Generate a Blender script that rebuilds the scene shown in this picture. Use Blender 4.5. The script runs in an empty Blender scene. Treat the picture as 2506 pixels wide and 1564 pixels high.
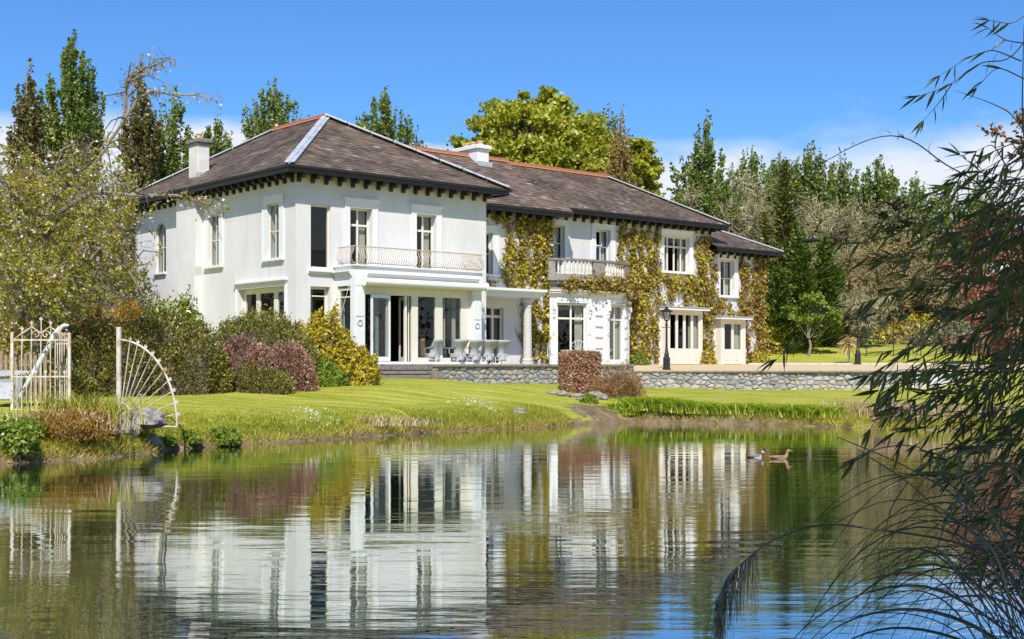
import bpy, math, random
import numpy as np
from mathutils import Vector, Matrix

R = math.radians
rng = np.random.default_rng(7)
random.seed(7)
scene = bpy.context.scene
COL = scene.collection

# ---------------------------------------------------------------- camera
F, YH, CX, EYE = 3140.0, 895.0, 1253.0, 1.9      # focal length, horizon row and centre column of the photograph
cam_d = bpy.data.cameras.new('camera')
cam = bpy.data.objects.new('camera', cam_d)
COL.objects.link(cam)
cam.location = (0, 0, EYE)
cam.rotation_euler = (R(90), 0, 0)
cam_d.sensor_width = 36.0
cam_d.lens = 36.0 * F / 2506.0
cam_d.shift_y = (YH - 782.0) / 2506.0
cam_d.clip_end = 5000
scene.camera = cam

# ---------------------------------------------------------------- daylight
SUN_EL, SUN_AZ = R(48.5), R(-2)      # azimuth measured from straight behind the camera
to_sun = Vector((math.sin(SUN_AZ) * math.cos(SUN_EL), -math.cos(SUN_AZ) * math.cos(SUN_EL), math.sin(SUN_EL)))
world = bpy.data.worlds.new('World')
scene.world = world
world.use_nodes = True
wn, wl = world.node_tree.nodes, world.node_tree.links
bg = wn['Background']
sky = wn.new('ShaderNodeTexSky')
sky.sky_type = 'NISHITA'
sky.sun_disc = False
sky.sun_elevation = SUN_EL
sky.sun_rotation = math.pi + SUN_AZ
sky.air_density = 1.0
sky.dust_density = 0.2
sky.ozone_density = 2.5
sky.altitude = 0
tint = wn.new('ShaderNodeMixRGB'); tint.blend_type = 'MULTIPLY'; tint.inputs[0].default_value = 1.0
tint.inputs[2].default_value = (0.53, 0.94, 1.42, 1)
wl.new(sky.outputs[0], tint.inputs[1])
# clouds: low bank of fair-weather cloud along the horizon, broken by noise
tc = wn.new('ShaderNodeTexCoord')
sep = wn.new('ShaderNodeSeparateXYZ'); wl.new(tc.outputs['Generated'], sep.inputs[0])
mp = wn.new('ShaderNodeMapping'); mp.inputs['Scale'].default_value = (3.2, 3.2, 9.0); mp.inputs['Location'].default_value = (11.9, 16.1, 0.0)
wl.new(tc.outputs['Generated'], mp.inputs[0])
nz = wn.new('ShaderNodeTexNoise'); nz.inputs['Scale'].default_value = 1.0; nz.inputs['Detail'].default_value = 5; nz.inputs['Roughness'].default_value = 0.5
wl.new(mp.outputs[0], nz.inputs[0])
band = wn.new('ShaderNodeMapRange'); band.inputs[1].default_value = 0.05; band.inputs[2].default_value = 0.272
band.inputs[3].default_value = 0.80; band.inputs[4].default_value = -0.55
wl.new(sep.outputs[2], band.inputs[0])
add = wn.new('ShaderNodeMath'); add.operation = 'ADD'; wl.new(nz.outputs[0], add.inputs[0]); wl.new(band.outputs[0], add.inputs[1])
cr = wn.new('ShaderNodeMapRange'); cr.interpolation_type = 'SMOOTHSTEP'
cr.inputs[1].default_value = 0.50; cr.inputs[2].default_value = 0.66; wl.new(add.outputs[0], cr.inputs[0])
cl = wn.new('ShaderNodeMixRGB'); cl.inputs[2].default_value = (7.6, 8.1, 9.0, 1)
wl.new(cr.outputs[0], cl.inputs[0]); wl.new(tint.outputs[0], cl.inputs[1])
wl.new(cl.outputs[0], bg.inputs[0])
bg.inputs[1].default_value = 0.095
sun_d = bpy.data.lights.new('sun', 'SUN'); sun_d.energy = 4.8; sun_d.angle = R(0.53); sun_d.color = (1.0, 0.955, 0.88)
sun = bpy.data.objects.new('sun', sun_d); COL.objects.link(sun)
sun.rotation_euler = (-to_sun).to_track_quat('-Z', 'Y').to_euler()
sun.location = (0, 0, 60)
vs = scene.view_settings
vs.view_transform = 'Standard'; vs.look = 'None'; vs.exposure = 0.22; vs.gamma = 1.0; vs.use_curve_mapping = False
scene.cycles.max_bounces = 8
scene.cycles.transparent_max_bounces = 12
scene.cycles.caustics_reflective = False
scene.cycles.caustics_refractive = False

# ---------------------------------------------------------------- helpers
def px(x, y, Z):
    """world point seen at pixel (x, y) of the photograph at distance Z"""
    return np.array([(x - CX) / F * Z, Z, EYE - (y - YH) / F * Z])

def link(name, data, parent=None):
    o = bpy.data.objects.new(name, data)
    COL.objects.link(o)
    if parent is not None: o.parent = parent
    return o

def tag(o, label=None, cat=None, group=None, kind=None):
    if label: o['label'] = label
    if cat: o['category'] = cat
    if group: o['group'] = group
    if kind: o['kind'] = kind
    return o

def empty(name, loc=(0, 0, 0), rz=0.0, label=None, cat=None, group=None):
    o = link(name, None)
    o.location = tuple(float(c) for c in loc); o.rotation_euler = (0, 0, rz); o.empty_display_size = 0.2
    return tag(o, label, cat, group)

def copy_tree(o, parent=None):
    c = o.copy(); COL.objects.link(c)
    if parent is not None: c.parent = parent
    for ch in list(o.children): copy_tree(ch, c)
    return c

def np_mesh(name, V, Fc, mat, parent=None, rnd=None, smooth=False, mats=None, midx=None):
    """fast mesh: V (n,3), Fc (m,k) faces of one size; rnd = per-face random attribute"""
    V = np.asarray(V, dtype=np.float32); Fc = np.asarray(Fc, dtype=np.int32)
    me = bpy.data.meshes.new(name)
    m, k = Fc.shape
    me.vertices.add(len(V)); me.vertices.foreach_set('co', V.ravel())
    me.loops.add(m * k); me.loops.foreach_set('vertex_index', Fc.ravel())
    me.polygons.add(m)
    me.polygons.foreach_set('loop_start', np.arange(0, m * k, k, dtype=np.int32))
    me.polygons.foreach_set('loop_total', np.full(m, k, dtype=np.int32))
    me.update(calc_edges=True)
    if rnd is not None:
        at = me.attributes.new('rnd', 'FLOAT', 'FACE'); at.data.foreach_set('value', np.asarray(rnd, dtype=np.float32))
    me.materials.append(mat)
    if mats:
        for q in mats: me.materials.append(q)
        me.polygons.foreach_set('material_index', np.asarray(midx, dtype=np.int32))
    me.polygons.foreach_set('use_smooth', np.full(m, smooth, dtype=bool))
    return link(name, me, parent)

class MB:
    """collects boxes, tubes, lathes into ONE mesh; f maps local coordinates"""
    def __init__(s, f=None): s.v = []; s.f = []; s.map = f
    def add(s, vs, fs):
        b = len(s.v)
        s.v += [tuple(s.map(*p)) if s.map else tuple(p) for p in vs]
        s.f += [tuple(b + i for i in q) for q in fs]
        return s
    def box(s, x0, x1, y0, y1, z0, z1):
        return s.add([(x0,y0,z0),(x1,y0,z0),(x1,y1,z0),(x0,y1,z0),(x0,y0,z1),(x1,y0,z1),(x1,y1,z1),(x0,y1,z1)],
            [(0,3,2,1),(4,5,6,7),(0,1,5,4),(1,2,6,5),(2,3,7,6),(3,0,4,7)])
    def cbox(s, x0, x1, y0, y1, z0, z1, c=0.02):
        """box with chamfered vertical and top edges"""
        pts = [(x0+c,y0),(x1-c,y0),(x1,y0+c),(x1,y1-c),(x1-c,y1),(x0+c,y1),(x0,y1-c),(x0,y0+c)]
        mx, my = (x0+x1)/2, (y0+y1)/2
        ins = [(mx+(a-mx)*(1-2*c/(x1-x0)), my+(b-my)*(1-2*c/(y1-y0))) for a, b in pts]
        vs = [(a,b,z0) for a,b in pts]+[(a,b,z1-c) for a,b in pts]+[(a,b,z1) for a,b in ins]
        fs = [(i,(i+1)%8,8+(i+1)%8,8+i) for i in range(8)]+[(8+i,8+(i+1)%8,16+(i+1)%8,16+i) for i in range(8)]
        fs += [tuple(range(16,24)), tuple(range(7,-1,-1))]
        return s.add(vs, fs)
    def poly(s, pts2, axis, a0, a1):
        """extrude 2-D outline: axis 'x': pts (y,z); 'y': (x,z); 'z': (x,y)"""
        n = len(pts2)
        def mk(p, a): return {'x': (a,p[0],p[1]), 'y': (p[0],a,p[1]), 'z': (p[0],p[1],a)}[axis]
        vs = [mk(p,a0) for p in pts2]+[mk(p,a1) for p in pts2]
        return s.add(vs, [(i,(i+1)%n,n+(i+1)%n,n+i) for i in range(n)]+[tuple(range(n-1,-1,-1)), tuple(range(n,2*n))])
    def tube(s, pts, r, n=6, cap=True):
        pts = [Vector(p) for p in pts]; m = len(pts)
        rs = r if hasattr(r, '__len__') else [r]*m
        vs = []; t0 = None
        for i, p in enumerate(pts):
            t = (pts[min(i+1,m-1)]-pts[max(i-1,0)])
            t = t.normalized() if t.length > 1e-9 else Vector((0,0,1))
            if i == 0:
                a = t.orthogonal().normalized()
            else:
                a = (a - t*a.dot(t)); a = a.normalized() if a.length > 1e-6 else t.orthogonal().normalized()
            b = t.cross(a)
            for k in range(n):
                w = 2*math.pi*k/n
                vs.append(tuple(p+(a*math.cos(w)+b*math.sin(w))*rs[i]))
        fs = [(i*n+k, i*n+(k+1)%n, (i+1)*n+(k+1)%n, (i+1)*n+k) for i in range(m-1) for k in range(n)]
        if cap: fs += [tuple(range(n-1,-1,-1)), tuple(range((m-1)*n, m*n))]
        return s.add(vs, fs)
    def lathe(s, prof, n=16, c=(0,0,0)):
        vs = [(c[0]+r*math.cos(2*math.pi*k/n), c[1]+r*math.sin(2*math.pi*k/n), c[2]+z) for r, z in prof for k in range(n)]
        m = len(prof)
        fs = [(i*n+k, i*n+(k+1)%n, (i+1)*n+(k+1)%n, (i+1)*n+k) for i in range(m-1) for k in range(n)]
        fs += [tuple(range(n-1,-1,-1)), tuple(range((m-1)*n, m*n))]
        return s.add(vs, fs)
    def torus(s, c, rad, r, axis='y', n=18, a0=0.0, a1=2*math.pi, k=5):
        pts = []
        for i in range(n+1):
            w = a0+(a1-a0)*i/n
            q = {'y': (c[0]+rad*math.cos(w), c[1], c[2]+rad*math.sin(w)), 'z': (c[0]+rad*math.cos(w), c[1]+rad*math.sin(w), c[2]), 'x': (c[0], c[1]+rad*math.cos(w), c[2]+rad*math.sin(w))}[axis]
            pts.append(q)
        return s.tube(pts, r, k, cap=(a1-a0) < 6.2)
    def blob(s, c, r, nu=10, nv=7, amp=0.15, seed=0):
        q = np.random.default_rng(seed); ph = q.uniform(0, 6.28, (4,)); 
        vs = []
        for j in range(nv+1):
            th = math.pi*j/nv
            for i in range(nu):
                w = 2*math.pi*i/nu
                d = np.array([math.sin(th)*math.cos(w), math.sin(th)*math.sin(w), math.cos(th)])
                k = 1+amp*(math.sin(3*d[0]+ph[0])+math.sin(4*d[1]+ph[1])+math.sin(5*d[2]+ph[2])+math.sin(6*d[0]*d[1]+ph[3]))/2+q.uniform(-amp, amp)*0.5*math.sin(th)
                vs.append((c[0]+d[0]*r[0]*k, c[1]+d[1]*r[1]*k, c[2]+d[2]*r[2]*k))
        fs = [(j*nu+i, j*nu+(i+1)%nu, (j+1)*nu+(i+1)%nu, (j+1)*nu+i) for j in range(nv) for i in range(nu)]
        return s.add(vs, fs)
    def mesh(s, name, mat, smooth=False):
        me = bpy.data.meshes.new(name); me.from_pydata(s.v, [], s.f); me.update()
        me.materials.append(mat)
        if smooth: me.polygons.foreach_set('use_smooth', np.full(len(me.polygons), True))
        return me
    def build(s, name, mat, parent=None, smooth=False):
        return link(name, s.mesh(name, mat, smooth), parent)

# ---------------------------------------------------------------- materials
def new_mat(name):
    m = bpy.data.materials.new(name); m.use_nodes = True
    return m, m.node_tree.nodes, m.node_tree.links, m.node_tree.nodes['Principled BSDF']

def ramp(n, l, fac, cols):
    r = n.new('ShaderNodeValToRGB')
    e = r.color_ramp.elements
    while len(e) < len(cols): e.new(0.5)
    for i, c in enumerate(cols):
        p, c = c if isinstance(c[1], (tuple, list)) else (i/(len(cols)-1), c)
        e[i].position = p; e[i].color = (*c, 1)
    l.new(fac, r.inputs[0])
    return r.outputs[0]

def noise(n, l, scale, detail=4, rough=0.55, vec=None, obj=True, stretch=None):
    t = n.new('ShaderNodeTexNoise'); t.inputs['Scale'].default_value = scale
    t.inputs['Detail'].default_value = detail; t.inputs['Roughness'].default_value = rough
    if vec is None:
        c = n.new('ShaderNodeTexCoord'); vec = c.outputs['Object']
    if stretch:
        m = n.new('ShaderNodeMapping'); m.inputs['Scale'].default_value = stretch; l.new(vec, m.inputs[0]); vec = m.outputs[0]
    l.new(vec, t.inputs['Vector'])
    return t.outputs[0]

def bump(n, l, b, h, strength=0.3, dist=0.02):
    k = n.new('ShaderNodeBump'); k.inputs['Strength'].default_value = strength; k.inputs['Distance'].default_value = dist
    l.new(h, k.inputs['Height']); l.new(k.outputs[0], b.inputs['Normal'])

def surf(name, cols, scale=3.0, rough=0.7, bs=0.2, bd=0.01, metal=0.0, detail=5, stretch=None):
    """mottled surface: noise through a ramp of colours plus fine bump"""
    m, n, l, b = new_mat(name)
    f = noise(n, l, scale, detail, 0.6, stretch=stretch)
    l.new(ramp(n, l, f, [(0.3+0.4*i/max(1, len(cols)-1), c) for i, c in enumerate(cols)]), b.inputs['Base Color'])
    b.inputs['Roughness'].default_value = rough; b.inputs['Metallic'].default_value = metal
    if bs: bump(n, l, b, noise(n, l, scale*6, 3, 0.6), bs, bd)
    return m

def foliage(name, cols, trans=0.3, gloss=0.05, clump=0.8, grough=0.45, gain=1.5):
    """leaf material: each leaf its own shade, drifting from clump to clump"""
    m, n, l, b = new_mat(name)
    cols = [tuple(min(0.82, v*gain) for v in c) for c in cols]
    n.remove(b)
    at = n.new('ShaderNodeAttribute'); at.attribute_name = 'rnd'
    nf = noise(n, l, clump, 2, 0.5)
    mr = n.new('ShaderNodeMapRange'); mr.inputs[1].default_value = 0.3; mr.inputs[2].default_value = 0.7; mr.inputs[3].default_value = -0.22; mr.inputs[4].default_value = 0.22
    l.new(nf, mr.inputs[0])
    ad = n.new('ShaderNodeMath'); ad.operation = 'ADD'; ad.use_clamp = True
    l.new(at.outputs['Fac'], ad.inputs[0]); l.new(mr.outputs[0], ad.inputs[1])
    c = ramp(n, l, ad.outputs[0], cols)
    d = n.new('ShaderNodeBsdfDiffuse'); l.new(c, d.inputs[0])
    t = n.new('ShaderNodeBsdfTranslucent'); l.new(c, t.inputs[0])
    x = n.new('ShaderNodeMixShader'); x.inputs[0].default_value = trans; l.new(d.outputs[0], x.inputs[1]); l.new(t.outputs[0], x.inputs[2])
    g = n.new('ShaderNodeBsdfGlossy'); g.inputs['Roughness'].default_value = grough
    y = n.new('ShaderNodeMixShader'); y.inputs[0].default_value = gloss; l.new(x.outputs[0], y.inputs[1]); l.new(g.outputs[0], y.inputs[2])
    l.new(y.outputs[0], n['Material Output'].inputs[0])
    return m

M = {}
def wall_paint():
    m, n, l, b = new_mat('white_render')
    c = n.new('ShaderNodeTexCoord')
    s = n.new('ShaderNodeSeparateXYZ'); l.new(c.outputs['Object'], s.inputs[0])
    ad = n.new('ShaderNodeMath'); l.new(s.outputs[0], ad.inputs[0]); l.new(s.outputs[1], ad.inputs[1])
    k = n.new('ShaderNodeCombineXYZ'); l.new(ad.outputs[0], k.inputs[0]); l.new(s.outputs[2], k.inputs[1])
    br = n.new('ShaderNodeTexBrick'); br.inputs['Scale'].default_value = 1.0
    br.inputs['Brick Width'].default_value = 1.15; br.inputs['Row Height'].default_value = 0.52
    br.inputs['Mortar Size'].default_value = 0.009; br.inputs['Mortar Smooth'].default_value = 0.4
    br.inputs['Color1'].default_value = (0.755, 0.728, 0.712, 1); br.inputs['Color2'].default_value = (0.735, 0.71, 0.695, 1)
    br.inputs['Mortar'].default_value = (0.69, 0.67, 0.655, 1)
    l.new(k.outputs[0], br.inputs[0])
    mx = n.new('ShaderNodeMixRGB'); mx.blend_type = 'MULTIPLY'; mx.inputs[0].default_value = 1
    l.new(br.outputs[0], mx.inputs[1])
    l.new(ramp(n, l, noise(n, l, 0.9, 6, 0.65, stretch=(1, 1, 0.45)), [(0.3, (0.88, 0.875, 0.86)), (0.62, (1, 1, 1))]), mx.inputs[2])
    stn = n.new('ShaderNodeMixRGB'); stn.blend_type = 'MULTIPLY'; stn.inputs[0].default_value = 1; l.new(mx.outputs[0], stn.inputs[1])
    l.new(ramp(n, l, noise(n, l, 1.0, 6, 0.7, stretch=(2.6, 2.6, 0.22)), [(0.28, (0.88, 0.87, 0.845)), (0.44, (1, 1, 1))]), stn.inputs[2])
    l.new(stn.outputs[0], b.inputs['Base Color']); b.inputs['Roughness'].default_value = 0.75
    bump(n, l, b, noise(n, l, 9, 5), 0.12, 0.02)
    return m
M['wall'] = wall_paint()
M['trim'] = surf('white_gloss_paint', [(0.76, 0.76, 0.75), (0.79, 0.79, 0.78)], 2, 0.5, 0.03)
M['cream'] = surf('cream_paint', [(0.75, 0.69, 0.57), (0.78, 0.73, 0.62)], 3, 0.5, 0.04)
M['black'] = surf('black_painted_timber', [(0.016, 0.016, 0.02), (0.03, 0.03, 0.034)], 6, 0.45, 0.1)
M['iron'] = surf('black_cast_iron', [(0.012, 0.014, 0.014), (0.03, 0.032, 0.03)], 8, 0.4, 0.1)
M['railing'] = surf('cream_railing', [(0.46, 0.39, 0.29), (0.58, 0.51, 0.40)], 5, 0.55, 0.1)
M['lead'] = surf('grey_lead', [(0.34, 0.365, 0.40), (0.46, 0.485, 0.52), (0.28, 0.30, 0.33)], 2.5, 0.55, 0.2)
M['terracotta'] = surf('terracotta', [(0.36, 0.12, 0.055), (0.48, 0.19, 0.09), (0.28, 0.11, 0.06)], 6, 0.8, 0.3)
M['pot'] = surf('buff_clay', [(0.62, 0.42, 0.24), (0.52, 0.33, 0.18)], 6, 0.8, 0.2)
M['concrete'] = surf('weathered_stone', [(0.20, 0.18, 0.15), (0.33, 0.31, 0.27), (0.14, 0.125, 0.10)], 5, 0.9, 0.5)
M['chimney'] = surf('chimney_render', [(0.60, 0.57, 0.52), (0.76, 0.74, 0.70)], 1.5, 0.85, 0.3)
M['coping'] = surf('stone_coping', [(0.16, 0.13, 0.10), (0.27, 0.23, 0.19), (0.12, 0.10, 0.085)], 2.5, 0.9, 0.4)
M['column'] = surf('grey_column_stone', [(0.50, 0.48, 0.44), (0.60, 0.585, 0.55)], 3, 0.8, 0.15)
M['mortar'] = surf('rubble_mortar', [(0.25, 0.23, 0.20), (0.38, 0.36, 0.32)], 5, 0.95, 0.5)
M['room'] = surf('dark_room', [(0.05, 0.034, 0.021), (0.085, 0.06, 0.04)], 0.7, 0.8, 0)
M['curtain'] = surf('pale_curtain', [(0.50, 0.46, 0.38), (0.62, 0.58, 0.50)], 5, 0.9, 0.2)
M['wicker'] = surf('pale_grey_wicker', [(0.35, 0.345, 0.34), (0.47, 0.465, 0.455)], 60, 0.7, 0.6, 0.01)
M['cane'] = surf('brown_cane', [(0.25, 0.13, 0.05), (0.36, 0.20, 0.09)], 30, 0.6, 0.5)
M['rust_white'] = surf('rusting_white_iron', [(0.68, 0.63, 0.54), (0.70, 0.64, 0.54), (0.56, 0.44, 0.31), (0.30, 0.13, 0.05)], 5, 0.65, 0.4, detail=8)
M['white_iron'] = surf('white_iron', [(0.66, 0.66, 0.64), (0.74, 0.74, 0.72)], 6, 0.5, 0.2)
M['galv'] = surf('grey_sheet_metal', [(0.26, 0.29, 0.31), (0.34, 0.37, 0.39)], 2, 0.5, 0.1)
M['wood'] = surf('weathered_wood', [(0.24, 0.17, 0.10), (0.36, 0.27, 0.17)], 3, 0.85, 0.3, stretch=(4, 4, 1))
M['bark'] = surf('bark', [(0.085, 0.065, 0.045), (0.15, 0.12, 0.085)], 4, 0.9, 0.6, 0.03, stretch=(3, 3, 0.7))
M['palebark'] = surf('grey_bark', [(0.20, 0.165, 0.12), (0.31, 0.265, 0.20)], 5, 0.9, 0.5)
M['rock'] = surf('bank_rock', [(0.10, 0.08, 0.06), (0.25, 0.22, 0.18), (0.38, 0.35, 0.31), (0.17, 0.14, 0.07)], 4, 0.9, 0.8, 0.05, detail=8)
M['rockred'] = surf('reddish_rock', [(0.20, 0.11, 0.07), (0.33, 0.20, 0.14), (0.24, 0.14, 0.09)], 5, 0.9, 0.6, 0.04)
M['paving'] = surf('terrace_paving', [(0.36, 0.34, 0.31), (0.48, 0.46, 0.42)], 2, 0.9, 0.3)
M['white_light'] = surf('lens_white', [(0.75, 0.75, 0.74), (0.8, 0.8, 0.8)], 2, 0.3, 0)

def glass():
    m, n, l, b = new_mat('window_glass'); n.remove(b)
    t = n.new('ShaderNodeBsdfTransparent'); t.inputs[0].default_value = (0.86, 0.89, 0.88, 1)
    g = n.new('ShaderNodeBsdfGlossy'); g.inputs['Roughness'].default_value = 0.01
    lw = n.new('ShaderNodeLayerWeight'); lw.inputs[0].default_value = 0.5
    pw = n.new('ShaderNodeMath'); pw.operation = 'POWER'; l.new(lw.outputs['Facing'], pw.inputs[0]); pw.inputs[1].default_value = 5
    fr = n.new('ShaderNodeMath'); fr.operation = 'MULTIPLY_ADD'; l.new(pw.outputs[0], fr.inputs[0]); fr.inputs[1].default_value = 0.95; fr.inputs[2].default_value = 0.03
    x = n.new('ShaderNodeMixShader'); l.new(fr.outputs[0], x.inputs[0]); l.new(t.outputs[0], x.inputs[1]); l.new(g.outputs[0], x.inputs[2])
    l.new(x.outputs[0], n['Material Output'].inputs[0])
    return m
M['glass'] = glass()

def slate():
    m, n, l, b = new_mat('roof_slate')
    at = n.new('ShaderNodeAttribute'); at.attribute_name = 'rnd'
    c1 = ramp(n, l, at.outputs['Fac'], [(0.0, (0.095, 0.066, 0.046)), (0.45, (0.165, 0.120, 0.085)), (0.8, (0.225, 0.172, 0.130)), (1.0, (0.35, 0.30, 0.255))])
    f2 = noise(n, l, 0.55, 6, 0.65)
    mx = n.new('ShaderNodeMixRGB'); mx.blend_type = 'MULTIPLY'; mx.inputs[0].default_value = 1; l.new(c1, mx.inputs[1])
    l.new(ramp(n, l, f2, [(0.32, (0.62, 0.58, 0.56)), (0.5, (1, 0.97, 0.94)), (0.68, (1.35, 1.32, 1.3))]), mx.inputs[2])
    f3 = noise(n, l, 2.6, 8, 0.75)
    lk = n.new('ShaderNodeMixRGB'); l.new(mx.outputs[0], lk.inputs[1]); lk.inputs[2].default_value = (0.36, 0.20, 0.06, 1)
    l.new(ramp(n, l, f3, [(0.66, (0, 0, 0)), (0.74, (0.75, 0.75, 0.75))]), lk.inputs[0])
    l.new(lk.outputs[0], b.inputs['Base Color']); b.inputs['Roughness'].default_value = 0.6
    bump(n, l, b, noise(n, l, 25, 4), 0.3, 0.01)
    return m
M['slate'] = slate()

def stone_mat():
    m, n, l, b = new_mat('limestone_rubble')
    oi = n.new('ShaderNodeObjectInfo')
    c1 = ramp(n, l, oi.outputs['Random'], [(0.0, (0.24, 0.24, 0.25)), (0.3, (0.36, 0.36, 0.365)), (0.55, (0.43, 0.41, 0.38)), (0.72, (0.30, 0.29, 0.28)), (0.88, (0.46, 0.39, 0.28)), (1.0, (0.47, 0.46, 0.45))])
    mx = n.new('ShaderNodeMixRGB'); mx.blend_type = 'MULTIPLY'; mx.inputs[0].default_value = 1; l.new(c1, mx.inputs[1])
    l.new(ramp(n, l, noise(n, l, 7, 6, 0.7), [(0.3, (0.55, 0.53, 0.50)), (0.5, (1, 0.99, 0.97)), (0.7, (1.3, 1.3, 1.28))]), mx.inputs[2])
    l.new(mx.outputs[0], b.inputs['Base Color']); b.inputs['Roughness'].default_value = 0.88
    bump(n, l, b, noise(n, l, 14, 6, 0.7), 0.7, 0.04)
    return m
M['stone'] = stone_mat()

def water_mat():
    m, n, l, b = new_mat('pond_water'); n.remove(b)
    tcn = n.new('ShaderNodeTexCoord')
    def wave(sx, sy, det, rough):
        mpn = n.new('ShaderNodeMapping'); mpn.inputs['Scale'].default_value = (sx, sy, 1); l.new(tcn.outputs['Object'], mpn.inputs[0])
        t = n.new('ShaderNodeTexNoise'); t.inputs['Scale'].default_value = 1; t.inputs['Detail'].default_value = det; t.inputs['Roughness'].default_value = rough
        l.new(mpn.outputs[0], t.inputs['Vector']); return t.outputs[0]
    fine = wave(1.3, 7.5, 3, 0.55)
    broad = wave(0.45, 1.7, 2, 0.5)
    patch = n.new('ShaderNodeMapRange'); patch.inputs[1].default_value = 0.42; patch.inputs[2].default_value = 0.62; patch.inputs[3].default_value = 0.25; patch.inputs[4].default_value = 1.0
    l.new(wave(0.06, 0.16, 2, 0.5), patch.inputs[0])
    k1 = n.new('ShaderNodeMath'); k1.operation = 'MULTIPLY'; l.new(fine, k1.inputs[0]); l.new(patch.outputs[0], k1.inputs[1])
    k2 = n.new('ShaderNodeMath'); k2.operation = 'MULTIPLY_ADD'; l.new(broad, k2.inputs[0]); k2.inputs[1].default_value = 2.2; l.new(k1.outputs[0], k2.inputs[2])
    bp = n.new('ShaderNodeBump'); bp.inputs['Strength'].default_value = 1.0; bp.inputs['Distance'].default_value = 0.0028
    l.new(k2.outputs[0], bp.inputs['Height'])
    d = n.new('ShaderNodeBsdfDiffuse'); d.inputs[0].default_value = (0.020, 0.034, 0.018, 1)
    g = n.new('ShaderNodeBsdfGlossy'); g.inputs['Roughness'].default_value = 0.012; g.inputs[0].default_value = (0.96, 1.0, 0.97, 1)
    l.new(bp.outputs[0], g.inputs['Normal'])
    fr = n.new('ShaderNodeFresnel'); fr.inputs[0].default_value = 3.0
    fm = n.new('ShaderNodeMapRange'); fm.inputs[1].default_value = 0.25; fm.inputs[2].default_value = 0.75; fm.inputs[3].default_value = 0.62; fm.inputs[4].default_value = 0.97
    l.new(fr.outputs[0], fm.inputs[0])
    x = n.new('ShaderNodeMixShader'); l.new(fm.outputs[0], x.inputs[0]); l.new(d.outputs[0], x.inputs[1]); l.new(g.outputs[0], x.inputs[2])
    l.new(x.outputs[0], n['Material Output'].inputs[0])
    return m
M['water'] = water_mat()

def ground_mat():
    m, n, l, b = new_mat('lawn')
    tcn = n.new('ShaderNodeTexCoord'); o = tcn.outputs['Object']
    grass = ramp(n, l, noise(n, l, 0.5, 7, 0.68, o, stretch=(0.7, 1.3, 1)), [(0.30, (0.23, 0.265, 0.020)), (0.46, (0.36, 0.365, 0.045)), (0.60, (0.45, 0.42, 0.085)), (0.72, (0.50, 0.40, 0.14))])
    fine = ramp(n, l, noise(n, l, 9, 6, 0.75, o), [(0.3, (0.66, 0.70, 0.6)), (0.7, (1.22, 1.2, 1.15))])
    mx = n.new('ShaderNodeMixRGB'); mx.blend_type = 'MULTIPLY'; mx.inputs[0].default_value = 1; l.new(grass, mx.inputs[1]); l.new(fine, mx.inputs[2])
    # mown stripes
    wv = n.new('ShaderNodeTexWave'); wv.bands_direction = 'Y'; wv.inputs['Scale'].default_value = 0.36; wv.inputs['Distortion'].default_value = 0.8; wv.inputs['Detail'].default_value = 1
    l.new(o, wv.inputs['Vector'])
    st = n.new('ShaderNodeMixRGB'); st.blend_type = 'MULTIPLY'; st.inputs[0].default_value = 1; l.new(mx.outputs[0], st.inputs[1])
    l.new(ramp(n, l, wv.outputs['Fac'], [(0.25, (0.86, 0.88, 0.84)), (0.75, (1.08, 1.07, 1.05))]), st.inputs[2])
    mud = ramp(n, l, noise(n, l, 2.5, 8, 0.75, o), [(0.3, (0.075, 0.05, 0.028)), (0.5, (0.19, 0.135, 0.075)), (0.7, (0.33, 0.26, 0.16))])
    at = n.new('ShaderNodeAttribute'); at.attribute_name = 'mud'
    nm = n.new('ShaderNodeMath'); nm.operation = 'ADD'; l.new(at.outputs['Fac'], nm.inputs[0])
    ns = n.new('ShaderNodeMapRange'); ns.inputs[1].default_value = 0.3; ns.inputs[2].default_value = 0.7; ns.inputs[3].default_value = -0.35; ns.inputs[4].default_value = 0.35
    l.new(noise(n, l, 2.2, 5, 0.7, o), ns.inputs[0]); l.new(ns.outputs[0], nm.inputs[1])
    sm = n.new('ShaderNodeMapRange'); sm.inputs[1].default_value = 0.35; sm.inputs[2].default_value = 0.65; l.new(nm.outputs[0], sm.inputs[0])
    fx = n.new('ShaderNodeMixRGB'); l.new(sm.outputs[0], fx.inputs[0]); l.new(st.outputs[0], fx.inputs[1]); l.new(mud, fx.inputs[2])
    l.new(fx.outputs[0], b.inputs['Base Color']); b.inputs['Roughness'].default_value = 0.9
    b.inputs['Specular IOR Level'].default_value = 0.15
    bump(n, l, b, noise(n, l, 14, 5, 0.7, o), 0.6, 0.05)
    return m
M['ground'] = ground_mat()
M['gravel'] = surf('golden_gravel', [(0.50, 0.36, 0.19), (0.62, 0.47, 0.28), (0.55, 0.40, 0.22)], 9, 0.95, 0.5, detail=8)

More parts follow.
